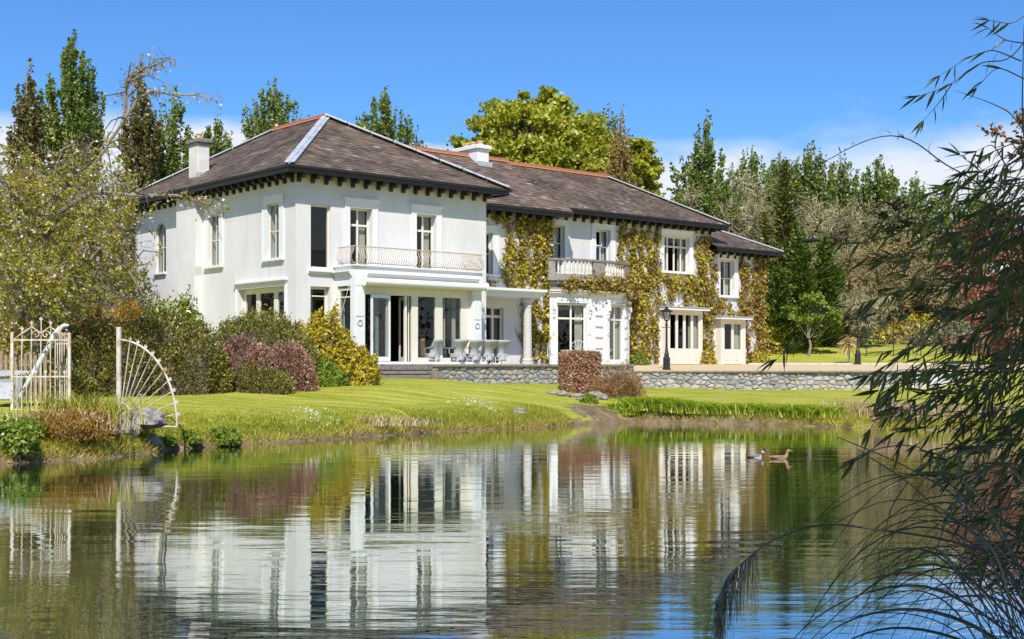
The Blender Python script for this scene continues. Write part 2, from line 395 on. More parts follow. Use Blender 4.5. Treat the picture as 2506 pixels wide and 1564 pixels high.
# leaf colours
L = {}
L['poplar'] = foliage('poplar_leaf', [(0.035, 0.062, 0.010), (0.085, 0.125, 0.018), (0.18, 0.19, 0.03)], 0.4, gain=2.2)
L['poplar_brown'] = foliage('bronze_poplar_leaf', [(0.06, 0.055, 0.015), (0.12, 0.105, 0.025), (0.17, 0.15, 0.035)], 0.3)
L['lime'] = foliage('lime_green_leaf', [(0.10, 0.125, 0.008), (0.215, 0.22, 0.012), (0.31, 0.29, 0.022)], 0.4, clump=0.35, gain=1.9)
L['amber'] = foliage('amber_leaf', [(0.13, 0.10, 0.02), (0.23, 0.16, 0.03), (0.30, 0.22, 0.05)], 0.3)
L['cypress'] = foliage('cypress_spray', [(0.03, 0.042, 0.006), (0.085, 0.09, 0.011), (0.145, 0.14, 0.018)], 0.12)
L['fir'] = foliage('bright_conifer_spray', [(0.03, 0.06, 0.006), (0.085, 0.135, 0.011), (0.14, 0.175, 0.02)], 0.18, gain=1.15)
L['olive'] = foliage('olive_needles', [(0.055, 0.06, 0.02), (0.11, 0.11, 0.04), (0.165, 0.155, 0.065)], 0.15)
L['twig'] = foliage('grey_twig', [(0.14, 0.125, 0.06), (0.25, 0.22, 0.115), (0.35, 0.31, 0.185)], 0.0, 0.02)
L['twigbrown'] = foliage('brown_twig', [(0.14, 0.105, 0.045), (0.24, 0.18, 0.085), (0.33, 0.26, 0.14)], 0.0, 0.02)
L['copper'] = foliage('copper_leaf', [(0.11, 0.045, 0.028), (0.22, 0.095, 0.06), (0.32, 0.16, 0.105)], 0.25)
L['cherryleaf'] = foliage('young_cherry_leaf', [(0.06, 0.07, 0.008), (0.16, 0.17, 0.013), (0.28, 0.26, 0.022), (0.32, 0.22, 0.04)], 0.4, clump=0.9, gain=1.9)
L['blossom'] = foliage('pale_pink_blossom', [(0.50, 0.36, 0.30), (0.66, 0.54, 0.48), (0.74, 0.66, 0.60)], 0.3, gain=1.0)
L['heather'] = foliage('dark_heather', [(0.028, 0.028, 0.006), (0.088, 0.082, 0.013), (0.165, 0.13, 0.026)], 0.15, clump=1.4, gain=2.4)
L['heath_olive'] = foliage('olive_heather', [(0.05, 0.045, 0.010), (0.10, 0.10, 0.016), (0.165, 0.135, 0.03)], 0.15, clump=1.4, gain=2.2)
L['heath_pink'] = foliage('dusky_pink_heather', [(0.12, 0.06, 0.03), (0.27, 0.145, 0.095), (0.38, 0.23, 0.165)], 0.15, clump=1.2)
L['laurel'] = foliage('glossy_laurel', [(0.035, 0.055, 0.006), (0.11, 0.135, 0.010), (0.24, 0.225, 0.018)], 0.25, 0.08, 1.5, 0.35, gain=2.3)
L['gold'] = foliage('golden_leaf', [(0.22, 0.16, 0.010), (0.38, 0.30, 0.012), (0.50, 0.42, 0.025)], 0.3, clump=1.2, gain=1.3)
L['fresh'] = foliage('fresh_green_leaf', [(0.085, 0.15, 0.008), (0.17, 0.24, 0.014), (0.27, 0.33, 0.03)], 0.3, gain=1.15)
L['orange'] = foliage('orange_brown_leaf', [(0.16, 0.085, 0.014), (0.28, 0.16, 0.022), (0.34, 0.23, 0.04)], 0.25)
L['beech'] = foliage('dry_copper_beech_leaf', [(0.17, 0.08, 0.04), (0.35, 0.185, 0.105), (0.50, 0.31, 0.20)], 0.25, clump=2.5, gain=1.35)
L['rust'] = foliage('rust_shrub', [(0.13, 0.06, 0.02), (0.24, 0.125, 0.045), (0.30, 0.20, 0.09)], 0.2)
L['lily'] = foliage('daylily_leaf', [(0.12, 0.17, 0.008), (0.24, 0.30, 0.014), (0.36, 0.40, 0.03)], 0.45, gain=1.8)
L['grass'] = foliage('bank_grass', [(0.16, 0.19, 0.012), (0.27, 0.285, 0.022), (0.38, 0.34, 0.05), (0.40, 0.30, 0.10)], 0.4, gain=1.6)
L['straw'] = foliage('dry_straw', [(0.26, 0.19, 0.08), (0.42, 0.32, 0.16), (0.50, 0.41, 0.24)], 0.25)
L['vine'] = foliage('creeper_leaf', [(0.10, 0.075, 0.012), (0.21, 0.165, 0.014), (0.33, 0.275, 0.018), (0.40, 0.36, 0.035)], 0.3, clump=1.1, gain=1.65)
L['vine_red'] = foliage('russet_creeper_leaf', [(0.12, 0.055, 0.02), (0.23, 0.115, 0.035), (0.30, 0.19, 0.04)], 0.25, clump=1.2, gain=1.2)
L['bamboo'] = foliage('bamboo_leaf', [(0.05, 0.06, 0.004), (0.105, 0.125, 0.008), (0.18, 0.20, 0.016)], 0.38, 0.05, 3.0, 0.3, gain=1.0)
L['reed'] = foliage('pampas_blade', [(0.05, 0.055, 0.03), (0.085, 0.09, 0.055), (0.14, 0.135, 0.09)], 0.2, 0.14, 3.0, 0.35, gain=1.0)
L['flower'] = foliage('white_petal', [(0.72, 0.72, 0.70), (0.78, 0.78, 0.78)], 0.2, gain=1.0)

# ================================================================ setting: ground, pond, terrace, gravel
ZT = 1.97                                     # terrace level
C0 = np.array([(724 - CX) / F * 52.0, 52.0])  # near corner of the white block
TH = R(90 - 49.3)
U2 = np.array([math.cos(TH), math.sin(TH)]); V2 = np.array([-U2[1], U2[0]])
def loc2(X, Y):
    dx, dy = X - C0[0], Y - C0[1]
    return dx * U2[0] + dy * U2[1], dx * V2[0] + dy * V2[1]
def hw(u, v, z=0.0):
    """house coordinates (along front, inwards, above terrace) to world"""
    q = C0 + u * U2 + v * V2
    return np.array([q[0], q[1], z + ZT])

POND = np.array([(-9.9, 24.8), (-8.3, 26.3), (-7.75, 29.0), (-5.4, 32.0), (-2.5, 36.2), (-0.8, 37.8), (0.9, 39.2), (2.0, 41.1), (4.1, 42.9),
                 (6.7, 41.7), (9.1, 40.3), (12.8, 37.3), (14.6, 36.6), (16.5, 34), (15, 27), (11, 20), (7.4, 13.5), (5.4, 9.5), (3.6, 7.2), (1.4, 4.4),
                 (-2, 2.6), (-8, 3), (-16, 7), (-20, 14), (-17.5, 20), (-13, 23.2)])
def pond_dist(X, Y):
    """signed distance to the shoreline, positive on land"""
    d = np.full(X.shape, 1e9); ins = np.zeros(X.shape, bool); n = len(POND)
    for i in range(n):
        ax, ay = POND[i]; bx, by = POND[(i+1) % n]
        ex, ey = bx-ax, by-ay
        t = np.clip(((X-ax)*ex+(Y-ay)*ey)/(ex*ex+ey*ey), 0, 1)
        d = np.minimum(d, np.hypot(X-ax-t*ex, Y-ay-t*ey))
        c = ((ay > Y) != (by > Y)) & (X < (bx-ax)*(Y-ay)/(by-ay+1e-12)+ax)
        ins ^= c
    return np.where(ins, -d, d)
LAWN = np.array([(-8.6, 29.5, .90), (-12, 28, .85), (-7, 32, .80), (-5, 35, .72), (-10, 36, 1.0), (-9, 42, 1.15), (-4.5, 44, 1.2), (-2, 39, .70), (0, 42, .72),
                 (-1.5, 48, 1.15), (-4, 50.5, 1.38), (0.5, 53, 1.13), (3.5, 57, .98), (2.6, 46, .72), (3, 43.5, .55), (6.5, 60, .82), (6, 50, .62), (6, 44.5, .42), (12, 60, .72), (18, 60, .70),
                 (9, 43, .36), (12, 41, .36), (16, 40, .42), (15, 50, .58), (24, 45, .8), (24, 60, 1.0), (-14, 45, 1.3), (-10, 50, 1.5), (-20, 40, 1.2), (-22, 60, 1.8), (-12, 60, 1.8),
                 (3, 2, .35), (7, 8, .5), (15, 18, .6), (-5, -2, .4), (-22, 10, .6), (0, -20, .8), (30, 10, 1.0), (-40, 20, 1.2), (40, 40, 1.3)])
def sstep(x): x = np.clip(x, 0, 1); return x*x*(3-2*x)
def ground_z(X, Y):
    X = np.asarray(X, float); Y = np.asarray(Y, float)
    num = np.zeros(X.shape); den = np.zeros(X.shape)
    for a, b, c in LAWN:
        w = 1/((X-a)**2+(Y-b)**2+1.5)**1.7
        num += w*c; den += w
    low = num/den
    u, v = loc2(X, Y)
    up = 1.60+0.33*sstep((Y-61.6)/9)+1.25*sstep((Y-75)/12)*sstep((X-11)/5)+0.012*np.clip(Y-75, 0, 400)
    right = sstep((Y-61.75)/0.5)*sstep((X-5.2)/0.4)
    edge = sstep((X-18.6)/2.0)
    right = right*(1-edge)+edge*sstep((Y-56)/8)
    back = sstep((Y-58)/9)*(1-sstep((X+9)/6))
    w = np.maximum(np.maximum(right, back), sstep((Y-66)/4))
    under = (u > 1.6) & (v > -1.7) & (u < 30) & (v < 14)
    h = low*(1-w)+up*w
    h = np.where(under & (v < 3) & (u < 17), np.minimum(h, 1.1), h)
    d = pond_dist(X, Y)
    bank = 1-np.exp(-np.maximum(d, 0)/0.75)
    h = h*bank+0.03*np.sin(X*1.7+Y*0.6)*np.sin(Y*1.3-X*0.4)*np.exp(-((d-2)/3)**2)
    mound = 0.13*np.exp(-((X-7.2)/1.7)**2-((d-0.4)/0.4)**2)+0.12*np.exp(-((X-4.6)/1.0)**2-((d-0.5)/0.5)**2)
    h = np.where(d < 0, -0.7*(1-np.exp(d/1.2))-0.02, h+0.02)
    return h+mound*np.clip(d/0.25, 0, 1)

def axis(a, b, step, far):
    mid = np.arange(a, b+1e-6, step)
    out = []; s = step; x = b
    while x < far: s *= 1.35; x += s; out.append(x)
    lo = []; s = step; x = a
    while x > -far: s *= 1.35; x -= s; lo.append(x)
    return np.array(lo[::-1]+list(mid)+out)
gx, gy = axis(-24, 30, 0.3, 2500), axis(0, 80, 0.3, 2500)
GX, GY = np.meshgrid(gx, gy)
GZ = ground_z(GX, GY)
nx_, ny_ = len(gx), len(gy)
idx = np.arange(nx_*ny_).reshape(ny_, nx_)
Fq = np.stack([idx[:-1, :-1], idx[:-1, 1:], idx[1:, 1:], idx[1:, :-1]], -1).reshape(-1, 4)
ground = np_mesh('ground', np.stack([GX, GY, GZ], -1).reshape(-1, 3), Fq, M['ground'], smooth=True)
tag(ground, 'mown lawn running down to the pond', None, None, 'structure')
gd = pond_dist(GX, GY)
mud = np.clip(1-gd/0.45, 0, 1)*0.9
mud = np.maximum(mud, np.exp(-((GX-6.6)/3.4)**4-((gd-0.1)/0.55)**4)*1.1)         # bare soil in front of the daylilies
mud = np.maximum(mud, np.exp(-((GX-2.7)/1.0)**4-((GY-42.9)/1.3)**4)*0.9)
mud = np.maximum(mud, np.clip(1-gd/2.4, 0, 1)*((GX > 8.2) & (GY > 30))*0.38)
mud = np.maximum(mud, np.exp(-((GX+8.2)/1.2)**4-((GY-28.2)/1.2)**4)*0.7)
wood_floor = sstep((GY-70)/6)*(1-sstep((GX-11)/4))
mud = np.maximum(mud, wood_floor*0.6)
at = ground.data.attributes.new('mud', 'FLOAT', 'POINT'); at.data.foreach_set('value', mud.astype(np.float32).ravel())

w = MB(); w.add([(-24, 1.5, 0), (20, 1.5, 0), (20, 46, 0), (-24, 46, 0)], [(0, 1, 2, 3)])
tag(w.build('pond_water', M['water']), 'still green garden pond with light ripples', None, None, 'structure')

# gravel drive in front of the ivy wing
gp = [hw(17.35, -1.75)[:2], hw(17.2, 2.6)[:2], hw(34.4, 2.6)[:2], np.array([30., 73.5]), np.array([30., 63.0]), np.array([18.9, 62.05]), np.array([6.0, 61.85])]
gs = []
b_ = MB(); NV = 40
A = np.array(gp[6]); B = np.array(gp[5])
rows = []
for i in range(NV+1):
    t = i/NV
    p0 = np.array([5.72+(30-5.72)*t, 61.85+0.7*t*t])
    q0 = hw(17.3+17.0*min(1, t*1.9), 2.62)[:2] if t < 0.53 else np.array([hw(34.3, 2.62)[0]+(30-hw(34.3, 2.62)[0])*(t-0.53)/0.47, hw(34.3, 2.62)[1]+(73.5-hw(34.3, 2.62)[1])*(t-0.53)/0.47])
    for j in range(9):
        p = p0+(q0-p0)*j/8
        rows.append((p[0], p[1], max(1.64+(ZT-0.03-1.64)*(j/8)**0.8, float(ground_z(p[0], p[1]))+0.02)))
fs = [(i*9+j, (i+1)*9+j, (i+1)*9+j+1, i*9+j+1) for i in range(NV) for j in range(8)]
b_.add(rows, fs)
tag(b_.build('gravel_drive', M['gravel'], smooth=True), 'golden gravel drive between ivy wing and stone wall', None, None, 'structure')

HOUSE = empty('country_house', (C0[0], C0[1], ZT), TH, 'large white two storey country house with slate hipped roofs and creeper', 'house')
TER = empty('terrace', (C0[0], C0[1], ZT), TH)
tag(TER, 'paved terrace along the front of the white house', None, None, 'structure')
# paving flags
for i in range(15):
    for j in range(4):
        u0, v0 = 2.5+i*1.0, -2.1+j*1.05
        if v0 > 1.6: continue
        z = 0.0+0.002*((i*7+j*3) % 3)
        f = MB().cbox(u0+0.006, u0+0.994, v0+0.006, v0+1.044, -0.06, z-0.004, 0.006)
        f.build('flagstone', M['paving'], TER)
MB().box(2.3, 17.3, -1.9, 2.2, -1.2, -0.062).build('terrace_core', M['mortar'], TER)

# ---------------------------------------------------------------- rubble walls: Voronoi stones, each stone a part
def voronoi_stones(W, Hh, sx, sz, seed):
    q = np.random.default_rng(seed)
    sites = []
    z = 0.0; r = 0
    while z < Hh+sz:
        x = -sx*q.uniform(0, 1)
        while x < W+sx:
            ww = sx*q.choice([0.45, 0.7, 0.9, 1.2, 1.6])
            sites.append((x+ww/2, z+q.uniform(-.42, .42)*sz)); x += ww
        z += sz*q.uniform(0.75, 1.2); r += 1
    S = np.array(sites); out = []
    for i, (cx, cz) in enumerate(S):
        if cx < -0.05 or cx > W+0.05 or cz < -0.03 or cz > Hh+0.03: continue
        poly = [(0, 0), (W, 0), (W, Hh), (0, Hh)]
        dd = np.hypot((S[:, 0]-cx)/sx, (S[:, 1]-cz)/sz)
        for j in np.argsort(dd)[1:14]:
            mx, mz = (S[j, 0]+cx)/2, (S[j, 1]+cz)/2
            # squash metric so that stones lie flat
            nx, nz = (S[j, 0]-cx)/sx**2, (S[j, 1]-cz)/sz**2
            new = []
            for k in range(len(poly)):
                a, b = poly[k], poly[(k+1) % len(poly)]
                da = (a[0]-mx)*nx+(a[1]-mz)*nz; db = (b[0]-mx)*nx+(b[1]-mz)*nz
                if da <= 0: new.append(a)
                if (da < 0) != (db < 0) and abs(da-db) > 1e-12:
                    t = da/(da-db); new.append((a[0]+(b[0]-a[0])*t, a[1]+(b[1]-a[1])*t))
            poly = new
            if len(poly) < 3: break
        if len(poly) >= 3:
            P = np.array(poly); keep = [k for k in range(len(P)) if np.hypot(*(P[k]-P[k-1])) > 0.03]
            if len(keep) >= 3: out.append(P[keep])
    return out

def rubble_wall(root, path, hfun, sx, sz, seed, depth=0.45):
    """path: list of 2-D points of the face line (root-local); hfun(s) -> (z_bottom, z_top)"""
    path = [np.array(p, float) for p in path]
    seg = [np.hypot(*(path[i+1]-path[i])) for i in range(len(path)-1)]
    tot = sum(seg)
    def at(s):
        for i, g in enumerate(seg):
            if s <= g or i == len(seg)-1:
                d = (path[i+1]-path[i])/g; return path[i]+d*s, np.array([d[1], -d[0]])
            s -= g
    zs = [hfun(s) for s in np.linspace(0, tot, 40)]
    zb = min(z[0] for z in zs); zt = max(z[1] for z in zs)
    q = np.random.default_rng(seed); cnt = 0
    for P in voronoi_stones(tot, zt-zb, sx, sz, seed):
        c = P.mean(0)
        b0, t0 = hfun(c[0])
        if c[1]+zb < b0-0.05 or c[1]+zb > t0+0.02: continue
        shr = 1-0.013/max(0.08, np.abs(P-c).mean())
        pr = q.uniform(0.02, 0.075)
        base = c+(P-c)*min(0.97, shr); top = c+(P-c)*shr*q.uniform(0.84, 0.93)
        n = len(P); vs = []
        org, nn = at(c[0])
        for ring, out in ((base, -0.04), (top, pr)):
            for p in ring:
                a, nrm = at(min(max(p[0], 0), tot)); a = a+nrm*(out+q.uniform(-.012, .012)); vs.append((a[0]-org[0], a[1]-org[1], p[1]+zb))
        a, nrm = at(c[0]); a = a+nrm*(pr+0.014); vs.append((a[0]-org[0], a[1]-org[1], c[1]+zb))
        zc = c[1]+zb
        vs = [(x, y, z-zc) for x, y, z in vs]
        fs = [(k, (k+1) % n, n+(k+1) % n, n+k) for k in range(n)]+[(n+k, n+(k+1) % n, 2*n) for k in range(n)]
        o = MB().add(vs, fs).build('stone', M['stone'], root); o.location = (org[0], org[1], zc); cnt += 1
    m = MB(); NS = 30
    ring = []
    for i in range(NS+1):
        s = tot*i/NS; a, nrm = at(s); b0, t0 = hfun(s)
        f = a-nrm*0.005; bk = a-nrm*depth
        ring += [(f[0], f[1], b0-0.4), (f[0], f[1], t0), (bk[0], bk[1], t0), (bk[0], bk[1], b0-0.4)]
    fs = [(i*4+k, i*4+(k+1) % 4, (i+1)*4+(k+1) % 4, (i+1)*4+k) for i in range(NS) for k in range(4)]+[(3, 2, 1, 0), (NS*4, NS*4+1, NS*4+2, NS*4+3)]
    m.add(ring, fs).build('mortar', M['mortar'], root)
    return cnt
TW = empty('terrace_wall', (C0[0], C0[1], ZT), TH, 'grey rubble stone retaining wall below the terrace, dark coping on top', 'stone wall')
def tz(s):
    p = hw(5.0+s, -2.3)
    return float(ground_z(p[0], p[1]-0.25))-ZT-0.05, -0.11
n1 = rubble_wall(TW, [(5.0, -2.2), (17.35, -2.2)], tz, 0.37, 0.215, 3)
n1 += rubble_wall(TW, [(17.35, -2.2), (17.95, 0.3)], lambda s: (-0.75, -0.11), 0.34, 0.21, 5, 0.3)
for i in range(11):
    a = 2.42+i*1.36
    MB().cbox(a, a+1.35, -2.34, -2.105, -0.105, -0.008, 0.012).build('coping_stone', M['coping'], TW)
ST = empty('stone_steps', (C0[0], C0[1], ZT), TH, 'three worn stone steps up to the terrace beside the golden shrub', 'steps')
for k in range(3):
    MB().cbox(2.2-0.25*k, 4.98, -2.60-0.34*k, -2.20, -0.24-0.17*k, -0.112-0.17*k, 0.015).build('step', M['coping'], ST)
GW = empty('drive_wall', (0, 0, 0), 0, 'long pale grey rubble stone wall holding up the gravel drive', 'stone wall')
def gz_(s):
    x = 5.78+s
    return float(ground_z(x, 61.2))-0.05, 1.57-0.0*s
n2 = rubble_wall(GW, [(5.78, 61.45), (12.5, 61.5), (18.7, 61.9)], gz_, 0.345, 0.205, 11)
for i in range(13):
    a = 5.75+i*1.0; yb = 61.40 if i < 7 else 61.40+(a-12.5)*0.062
    MB().cbox(a, a+0.992, yb-0.04, yb+0.50, 1.575, 1.655, 0.012).build('coping_stone', M['coping'], GW)
print('wall stones', n1, n2)
# edging kerb behind the drive
ek = empty('drive_kerb', (0, 0, 0), 0, 'low pale stone kerb edging the lawn behind the gravel drive', 'kerb')
for i in range(16):
    x = 13.6+i*1.0
    MB().cbox(x, x+0.98, 73.6, 73.85, 1.7, float(ground_z(x, 73.7))+0.10, 0.02).build('kerb_stone', M['column'], ek)
# garden steps at the far right
gsr = empty('garden_steps', (0, 0, 0), 0, 'pale stone garden steps climbing the bank at the end of the drive wall', 'steps')
for k in range(6):
    MB().cbox(18.75+0.33*k, 20.9+0.38*k, 60.3-0.36*k, 60.72-0.36*k, 0.3, 1.58-0.165*k, 0.02).build('step', M['column'], gsr)

# ================================================================ the house (house coordinates: x along front, y inwards, z above terrace)
def fmap(v0): return lambda a, d, z: (a, v0+d, z)
def lmap(u0): return lambda a, d, z: (u0+d, a, z)
def wall(mp, a0, a1, z0, z1, holes=(), th=0.35, mat='wall'):
    """wall panel with real openings (front face, reveals, inner face)"""
    A = sorted({a0, a1, *[h[0] for h in holes], *[h[1] for h in holes]}); Z = sorted({z0, z1, *[h[2] for h in holes], *[h[3] for h in holes]})
    A = [a for a in A if a0 <= a <= a1]; Z = [z for z in Z if z0 <= z <= z1]
    m = MB(mp)
    def solid(i, j):
        if i < 0 or j < 0 or i >= len(A)-1 or j >= len(Z)-1: return False
        c, e = (A[i]+A[i+1])/2, (Z[j]+Z[j+1])/2
        return not any(h[0] < c < h[1] and h[2] < e < h[3] for h in holes)
    for i in range(len(A)-1):
        for j in range(len(Z)-1):
            if not solid(i, j): continue
            x0, x1, y0, y1 = A[i], A[i+1], Z[j], Z[j+1]
            m.add([(x0,0,y0),(x1,0,y0),(x1,0,y1),(x0,0,y1)], [(0,1,2,3)])
            m.add([(x0,th,y0),(x1,th,y0),(x1,th,y1),(x0,th,y1)], [(3,2,1,0)])
            if not solid(i-1, j): m.add([(x0,0,y0),(x0,th,y0),(x0,th,y1),(x0,0,y1)], [(3,2,1,0)])
            if not solid(i+1, j): m.add([(x1,0,y0),(x1,th,y0),(x1,th,y1),(x1,0,y1)], [(0,1,2,3)])
            if not solid(i, j-1): m.add([(x0,0,y0),(x1,0,y0),(x1,th,y0),(x0,th,y0)], [(3,2,1,0)])
            if not solid(i, j+1): m.add([(x0,0,y1),(x1,0,y1),(x1,th,y1),(x0,th,y1)], [(0,1,2,3)])
    return m.build('wall', M[mat], HOUSE)

def window(mp, a0, a1, z0, z1, vb=(), hb=(), sw=0.16, rec=0.2, fw=0.065, sill=True, hood=False, arch=False, curtain='', frame='cream', name='window', lower=0.0, bar=0.05, subbars=None, ajar=None):
    """surround (white), then frame, panes, sill, curtain as its parts. vb / hb: fractions of uprights / cross bars"""
    s = MB(mp)
    pj = -0.045
    if sw:
        s.box(a0-sw, a0-0.002, pj, 0.02, z0, z1+sw); s.box(a1+0.002, a1+sw, pj, 0.02, z0, z1+sw); s.box(a0-0.002, a1+0.002, pj, 0.02, z1+0.002, z1+sw)
        s.box(a0-sw-0.03, a0-sw-0.001, pj-0.025, 0.02, z0, z1+sw+0.03); s.box(a1+sw+0.001, a1+sw+0.03, pj-0.025, 0.02, z0, z1+sw+0.03); s.box(a0-sw, a1+sw, pj-0.025, 0.02, z1+sw+0.001, z1+sw+0.03)
    else:
        s.box(a0, a1, rec+0.12, rec+0.14, z0, z0+0.02)
    if hood:
        s.box(a0-sw-0.06, a1+sw+0.06, -0.10, 0.02, z1+sw+0.031, z1+sw+0.10); s.box(a0-sw-0.12, a1+sw+0.12, -0.17, 0.02, z1+sw+0.101, z1+sw+0.16)
    root = s.build(name, M['trim'], HOUSE)
    if sill:
        MB(mp).box(a0-sw-0.05, a1+sw+0.05, -0.14, 0.05, z0-0.10, z0-0.003).build('sill', M['trim'], root)
    f = MB(mp); d0, d1 = rec, rec+0.07
    f.box(a0+.002, a0+fw, d0, d1, z0+.002, z1-.002); f.box(a1-fw, a1-.002, d0, d1, z0+.002, z1-.002)
    f.box(a0+fw, a1-fw, d0, d1, z0+.002, z0+fw); f.box(a0+fw, a1-fw, d0, d1, z1-fw, z1-.002)
    ua = [a0+fw]+[a0+(a1-a0)*t for t in vb]+[a1-fw]; uz = [z0+fw]+[z0+(z1-z0)*t for t in hb]+[z1-fw]
    for t in ua[1:-1]: f.box(t-bar/2, t+bar/2, d0+.004, d1-.004, z0+fw, z1-fw)
    for t in uz[1:-1]:
        for i in range(len(ua)-1):
            l = ua[i]+(bar/2 if i else 0); r = ua[i+1]-(bar/2 if i < len(ua)-2 else 0)
            f.box(l, r, d0+.004, d1-.004, t-bar/2, t+bar/2)
    if lower:   # solid panels at the foot of a door
        for i in range(len(ua)-1):
            l = ua[i]+(bar/2 if i else 0); r = ua[i+1]-(bar/2 if i < len(ua)-2 else 0)
            f.box(l, r, d0+.012, d1-.012, z0+fw, z0+lower)
            f.box(l+.09, r-.09, d0-.004, d0+.011, z0+fw+.10, z0+lower-.12)
    if arch:    # white spandrels that round the head of the opening
        n = 7; rr = (a1-a0)/2; c = (a0+a1)/2
        for sg in (-1, 1):
            pts = [(c+sg*rr, z1)]+[(c+sg*rr*math.cos(k*math.pi/2/n), z1-rr+rr*math.sin(k*math.pi/2/n)) for k in range(n+1)]
            MB(lambda x, y, z: mp(x, y, z)).poly([(p[0], p[1]) for p in pts], 'y', 0.004, rec+0.02).build('arch_head', M['wall'], root)
    f.build('frame', M[frame], root)
    for i in range(len(ua)-1):
        for j in range(len(uz)-1):
            l = ua[i]+(bar/2 if i else 0); r = ua[i+1]-(bar/2 if i < len(ua)-2 else 0)
            b = uz[j]+(bar/2 if j else 0); t = uz[j+1]-(bar/2 if j < len(uz)-2 else 0)
            if lower and j == 0: b = z0+lower
            if ajar == (i, j):
                p = MB(mp); k = 0.16
                p.add([(l, d0-k, b), (r, d0-k, b), (r, d0-.01, t), (l, d0-.01, t), (l+.05, d0-k, b+.05), (r-.05, d0-k, b+.05), (r-.05, d0-.02, t-.05), (l+.05, d0-.02, t-.05)],
                      [(0,1,5,4), (1,2,6,5), (2,3,7,6), (3,0,4,7)])
                p.build('open_casement', M[frame], root); continue
            MB(mp).box(l, r, d0+.03, d0+.036, b, t).build('pane', M['glass'], root)
    for sd in curtain:
        c = MB(mp); wdt = (a1-a0)*0.26; n = 8
        x0 = a0+fw if sd == 'l' else a1-fw-wdt
        vs = []; zt, zb = z1-0.03, z0+0.03
        for k in range(n+1):
            x = x0+wdt*k/n; dd = d1+0.12+(0.03 if k % 2 else -0.01)
            vs += [(x, dd, zb), (x, dd, zt)]
        c.add(vs, [(2*k, 2*k+2, 2*k+3, 2*k+1) for k in range(n)]).build('curtain', M['curtain'], root)
    return root

# ---- openings
FR = fmap(0.0); LF = lmap(0.0)
HL = [(1.28, 2.24, 4.38, 6.66), (6.46, 7.42, 4.38, 6.66), (11.75, 12.90, 4.38, 6.75), (0.85, 4.75, 0.0, 3.22)]
HF = [(0.70, 1.66, 3.92, 6.55), (2.60, 3.72, 4.06, 6.56), (6.05, 7.14, 4.06, 6.56), (0.69, 1.62, 0.0, 3.18), (2.35, 8.0, 0.0, 3.2)]
wall(LF, 0.352, 15.2, -1.0, 7.78, HL)
wall(FR, 0.0, 10.0, -1.0, 7.78, HF)
wall(lmap(10.0), 0.352, 15.2, -1.0, 7.78, th=-0.3)
wall(fmap(15.2), 0.0, 10.0, -1.0, 7.78, th=-0.3)
HS = [(10.95, 12.3, 4.32, 6.3), (10.35, 13.0, 0.0, 2.75)]
wall(fmap(2.3), 10.0, 16.0, -1.0, 7.45, HS)
wall(lmap(16.0), 2.652, 3.2, -1.0, 7.6, th=-0.3)
HR = [(16.42, 17.5, 4.1, 7.06), (19.72, 20.80, 4.1, 7.06), (24.95, 27.05, 5.12, 7.06), (25.0, 27.4, 0.0, 2.9), (17.0, 19.9, 0.0, 2.8)]
wall(fmap(2.8), 16.0, 28.75, -1.0, 7.75, HR)
wall(lmap(28.75), 3.152, 11.0, 4.0, 7.75, th=-0.3)
HX = [(29.85, 31.1, 3.95, 6.0), (29.6, 31.45, 0.0, 2.55)]
wall(fmap(2.95), 28.752, 33.9, -1.0, 6.55, HX)
wall(lmap(33.9), 3.302, 9.0, -1.0, 6.55, th=-0.3)
wall(fmap(11.0), 10.0, 28.7, -1.0, 7.5, th=-0.3)
# low white rear wing seen behind the cherry tree
wall(lmap(0.6), 15.25, 21.0, -0.6, 3.4)
# rooms behind the glass
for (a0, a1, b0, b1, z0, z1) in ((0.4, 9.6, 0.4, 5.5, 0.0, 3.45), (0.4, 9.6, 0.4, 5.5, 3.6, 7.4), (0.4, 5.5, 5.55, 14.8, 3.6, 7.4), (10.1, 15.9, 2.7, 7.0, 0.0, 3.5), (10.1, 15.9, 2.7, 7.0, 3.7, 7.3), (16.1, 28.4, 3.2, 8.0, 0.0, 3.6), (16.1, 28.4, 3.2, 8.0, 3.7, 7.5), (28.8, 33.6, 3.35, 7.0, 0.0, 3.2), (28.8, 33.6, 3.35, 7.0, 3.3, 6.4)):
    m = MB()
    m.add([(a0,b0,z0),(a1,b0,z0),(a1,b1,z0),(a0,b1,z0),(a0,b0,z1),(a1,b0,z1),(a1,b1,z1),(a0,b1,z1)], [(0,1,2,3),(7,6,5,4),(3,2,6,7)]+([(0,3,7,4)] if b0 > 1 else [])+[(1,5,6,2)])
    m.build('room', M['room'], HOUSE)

# ---- windows
for h in HL[:2]: window(LF, *h, vb=(0.5,), hb=(0.5,), bar=0.035, sw=0.34, rec=0.09, curtain='', name='sash_window', fw=0.05)
window(LF, *HL[2], vb=(0.5,), hb=(0.5,), bar=0.035, sw=0.0, rec=0.12, fw=0.05, arch=True, name='arched_window')
window(LF, *HL[3], vb=(0.30, 0.68), hb=(), sw=0.12, rec=0.26, hood=True, sill=False, name='french_window', bar=0.34, fw=0.22)
window(FR, *HF[0], vb=(), sw=0.0, rec=0.12, sill=True, name='tall_window', fw=0.08)
for h in HF[1:3]: window(FR, *h, vb=(0.5,), hb=(0.72,), sw=0.24, rec=0.26, sill=False, bar=0.09, curtain='r', name='balcony_window', fw=0.07, hood=True)
window(FR, *HF[3], vb=(), hb=(0.88,), sw=0.0, rec=0.22, sill=False, curtain='l', name='side_window', fw=0.10)
F23 = fmap(2.3); F28 = fmap(2.8); F29 = fmap(2.95)
window(F23, *HS[0], vb=(0.5,), hb=(0.5,), sw=0.34, rec=0.2, name='sash_window', curtain='r')
